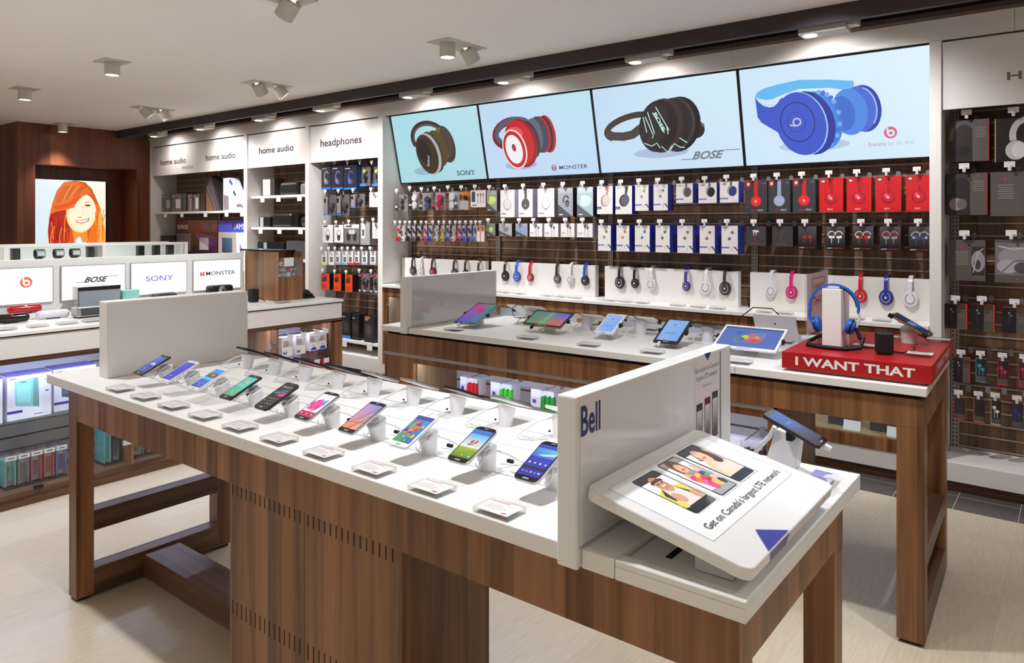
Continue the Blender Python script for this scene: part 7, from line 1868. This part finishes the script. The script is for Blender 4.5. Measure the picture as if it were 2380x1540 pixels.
# ------------------------------------------------------------------ watches and cameras in the far glass case
ZG = 1.2005
def case_item(i, y, w, kind, label):
    t = thing('display_watch' if kind == 'watch' else 'action_camera', label, 'watch' if kind == 'watch' else 'camera', (-6.33, y, ZG), 0, None)
    bx('card_stand', -6.36, -6.29, y - w * 0.5, y + w * 0.5, ZG, ZG + 0.05, WHITEM, t, 0.001)
    if kind == 'watch':
        MB().lathe([(0.030, -w * 0.42), (0.034, -w * 0.42), (0.034, w * 0.42), (0.030, w * 0.42)], Matrix.Translation((-6.325, y, ZG + 0.120)) @ Matrix.Rotation(PI / 2, 4, 'X'), 22, caps=False).build('strap', BLACK, t)
        bx('watch_case', -6.295, -6.287, y - w * 0.40, y + w * 0.40, ZG + 0.10, ZG + 0.142, SILVER, t, 0.004)
        bx('dial', -6.287, -6.286, y - w * 0.32, y + w * 0.32, ZG + 0.106, ZG + 0.136, mat('pale_dial', (206, 212, 214), 0.2), t)
        bx('holder', -6.35, -6.30, y - w * 0.35, y + w * 0.2, ZG + 0.05, ZG + 0.09, BLACK, t, 0.003)
    else:
        bx('camera_body', -6.36, -6.30, y - w * 0.45, y + w * 0.45, ZG + 0.05, ZG + 0.165, BLACK, t, 0.006)
        bx('lens_plate', -6.30, -6.296, y - w * 0.3, y + w * 0.3, ZG + 0.075, ZG + 0.125, PHB, t, 0.002)
case_item(0, 1.995, 0.058, 'cam', 'blue-grey tall device, leftmost in the far glass case')
for i, y in enumerate((2.155, 2.287, 2.405)):
    case_item(i, y, 0.075, 'watch', 'wristwatch on a black holder in the far glass case, %s from the left' % NTH[i])
case_item(4, 2.520, 0.05, 'cam', 'low black device beside the wristwatches in the far glass case')
for i, y in enumerate((2.918, 3.052, 3.174)):
    case_item(5 + i, y, 0.056, 'cam', 'tall black device in the right half of the far glass case, %s of three' % NTH[i])
t = thing('service_desk', 'low wooden desk with a flat black screen in front of the portal', 'desk', (-9.2, 3.4, 0)); bx('desk_body', -9.4, -9.0, 3.0, 3.9, 0, 1.26, WOOD, t); 
t2 = thing('flat_device', 'flat black screen lying on the far wooden desk', 'device', (-9.15, 3.55, 1.26)); bx('device_body', -9.3, -9.02, 3.48, 3.80, 1.2605, 1.285, BLACK, t2, 0.004)

# ------------------------------------------------------------------ packs in the lit compartments of the middle table
def mid_pack(label, x, z0, w, h, col, d, top=False):
    t = thing('hang_pack', label, 'package', (x, 3.12, z0), 0, None)
    y = 3.12
    MB().box(x - w / 2, x + w / 2, y, y + d, z0, z0 + h, 0, S(232, 230, 238)).build('carton', PRINT, t, bevel=0.001)
    m = MB()
    for k in range(3):
        a, b_ = x + w * (0.02 + 0.2 * k), x + w * (0.20 + 0.2 * k)
        m.hexa([(a, y - 0.022, z0), (b_, y - 0.022, z0), (b_, y - 0.002, z0), (a, y - 0.002, z0), (a + 0.004, y - 0.020, z0 + h * 0.70), (b_ - 0.002, y - 0.020, z0 + h * 0.78), (b_ - 0.002, y - 0.002, z0 + h * 0.78), (a + 0.004, y - 0.002, z0 + h * 0.70)], 0, S(*col))
    m.build('coloured_product', PRINT, t)
    MB().box(x - w * 0.46, x - w * 0.05, y - 0.003, y - 0.001, z0 + h * 0.55, z0 + h * 0.98, 0, S(244, 242, 248)).box(x - w * 0.40, x - w * 0.25, y - 0.004, y - 0.003, z0 + h * 0.25, z0 + h * 0.45, 0, S(90, 80, 180)).build('label_print', PRINT, t)
    t = thing('peg_hook', 'wire peg above the ' + label, 'hook', (x, 3.12, z0 + h)); yb = 3.295
    MB().tube([(x + 0.02, yb, z0 + h + 0.012), (x + 0.02, 3.09, z0 + h + 0.006)], 0.002, 6).build('wires', SILVER, t)
    MB().prism(rrect(x + 0.03, x + 0.055, z0 + h - 0.01, z0 + h + 0.032, 0.010, 4), yb - 0.055, yb - 0.04, 0, None, 'xz').build('clear_clip', CLIP, t)
mid_pack('white pack with a red product in the lit table compartment', -2.77, 0.575, 0.13, 0.095, (214, 34, 44), 0.08)
mid_pack('white pack with bright green sleeves in the lit table compartment', -2.53, 0.575, 0.15, 0.095, (70, 200, 60), 0.08)
mid_pack('white pack with dark green sleeves in the lit table compartment', -2.25, 0.575, 0.15, 0.095, (40, 150, 50), 0.08)
mid_pack('white pack with a dark grey product in the right lit compartment', -1.17, 0.50, 0.17, 0.11, (70, 66, 68), 0.06)
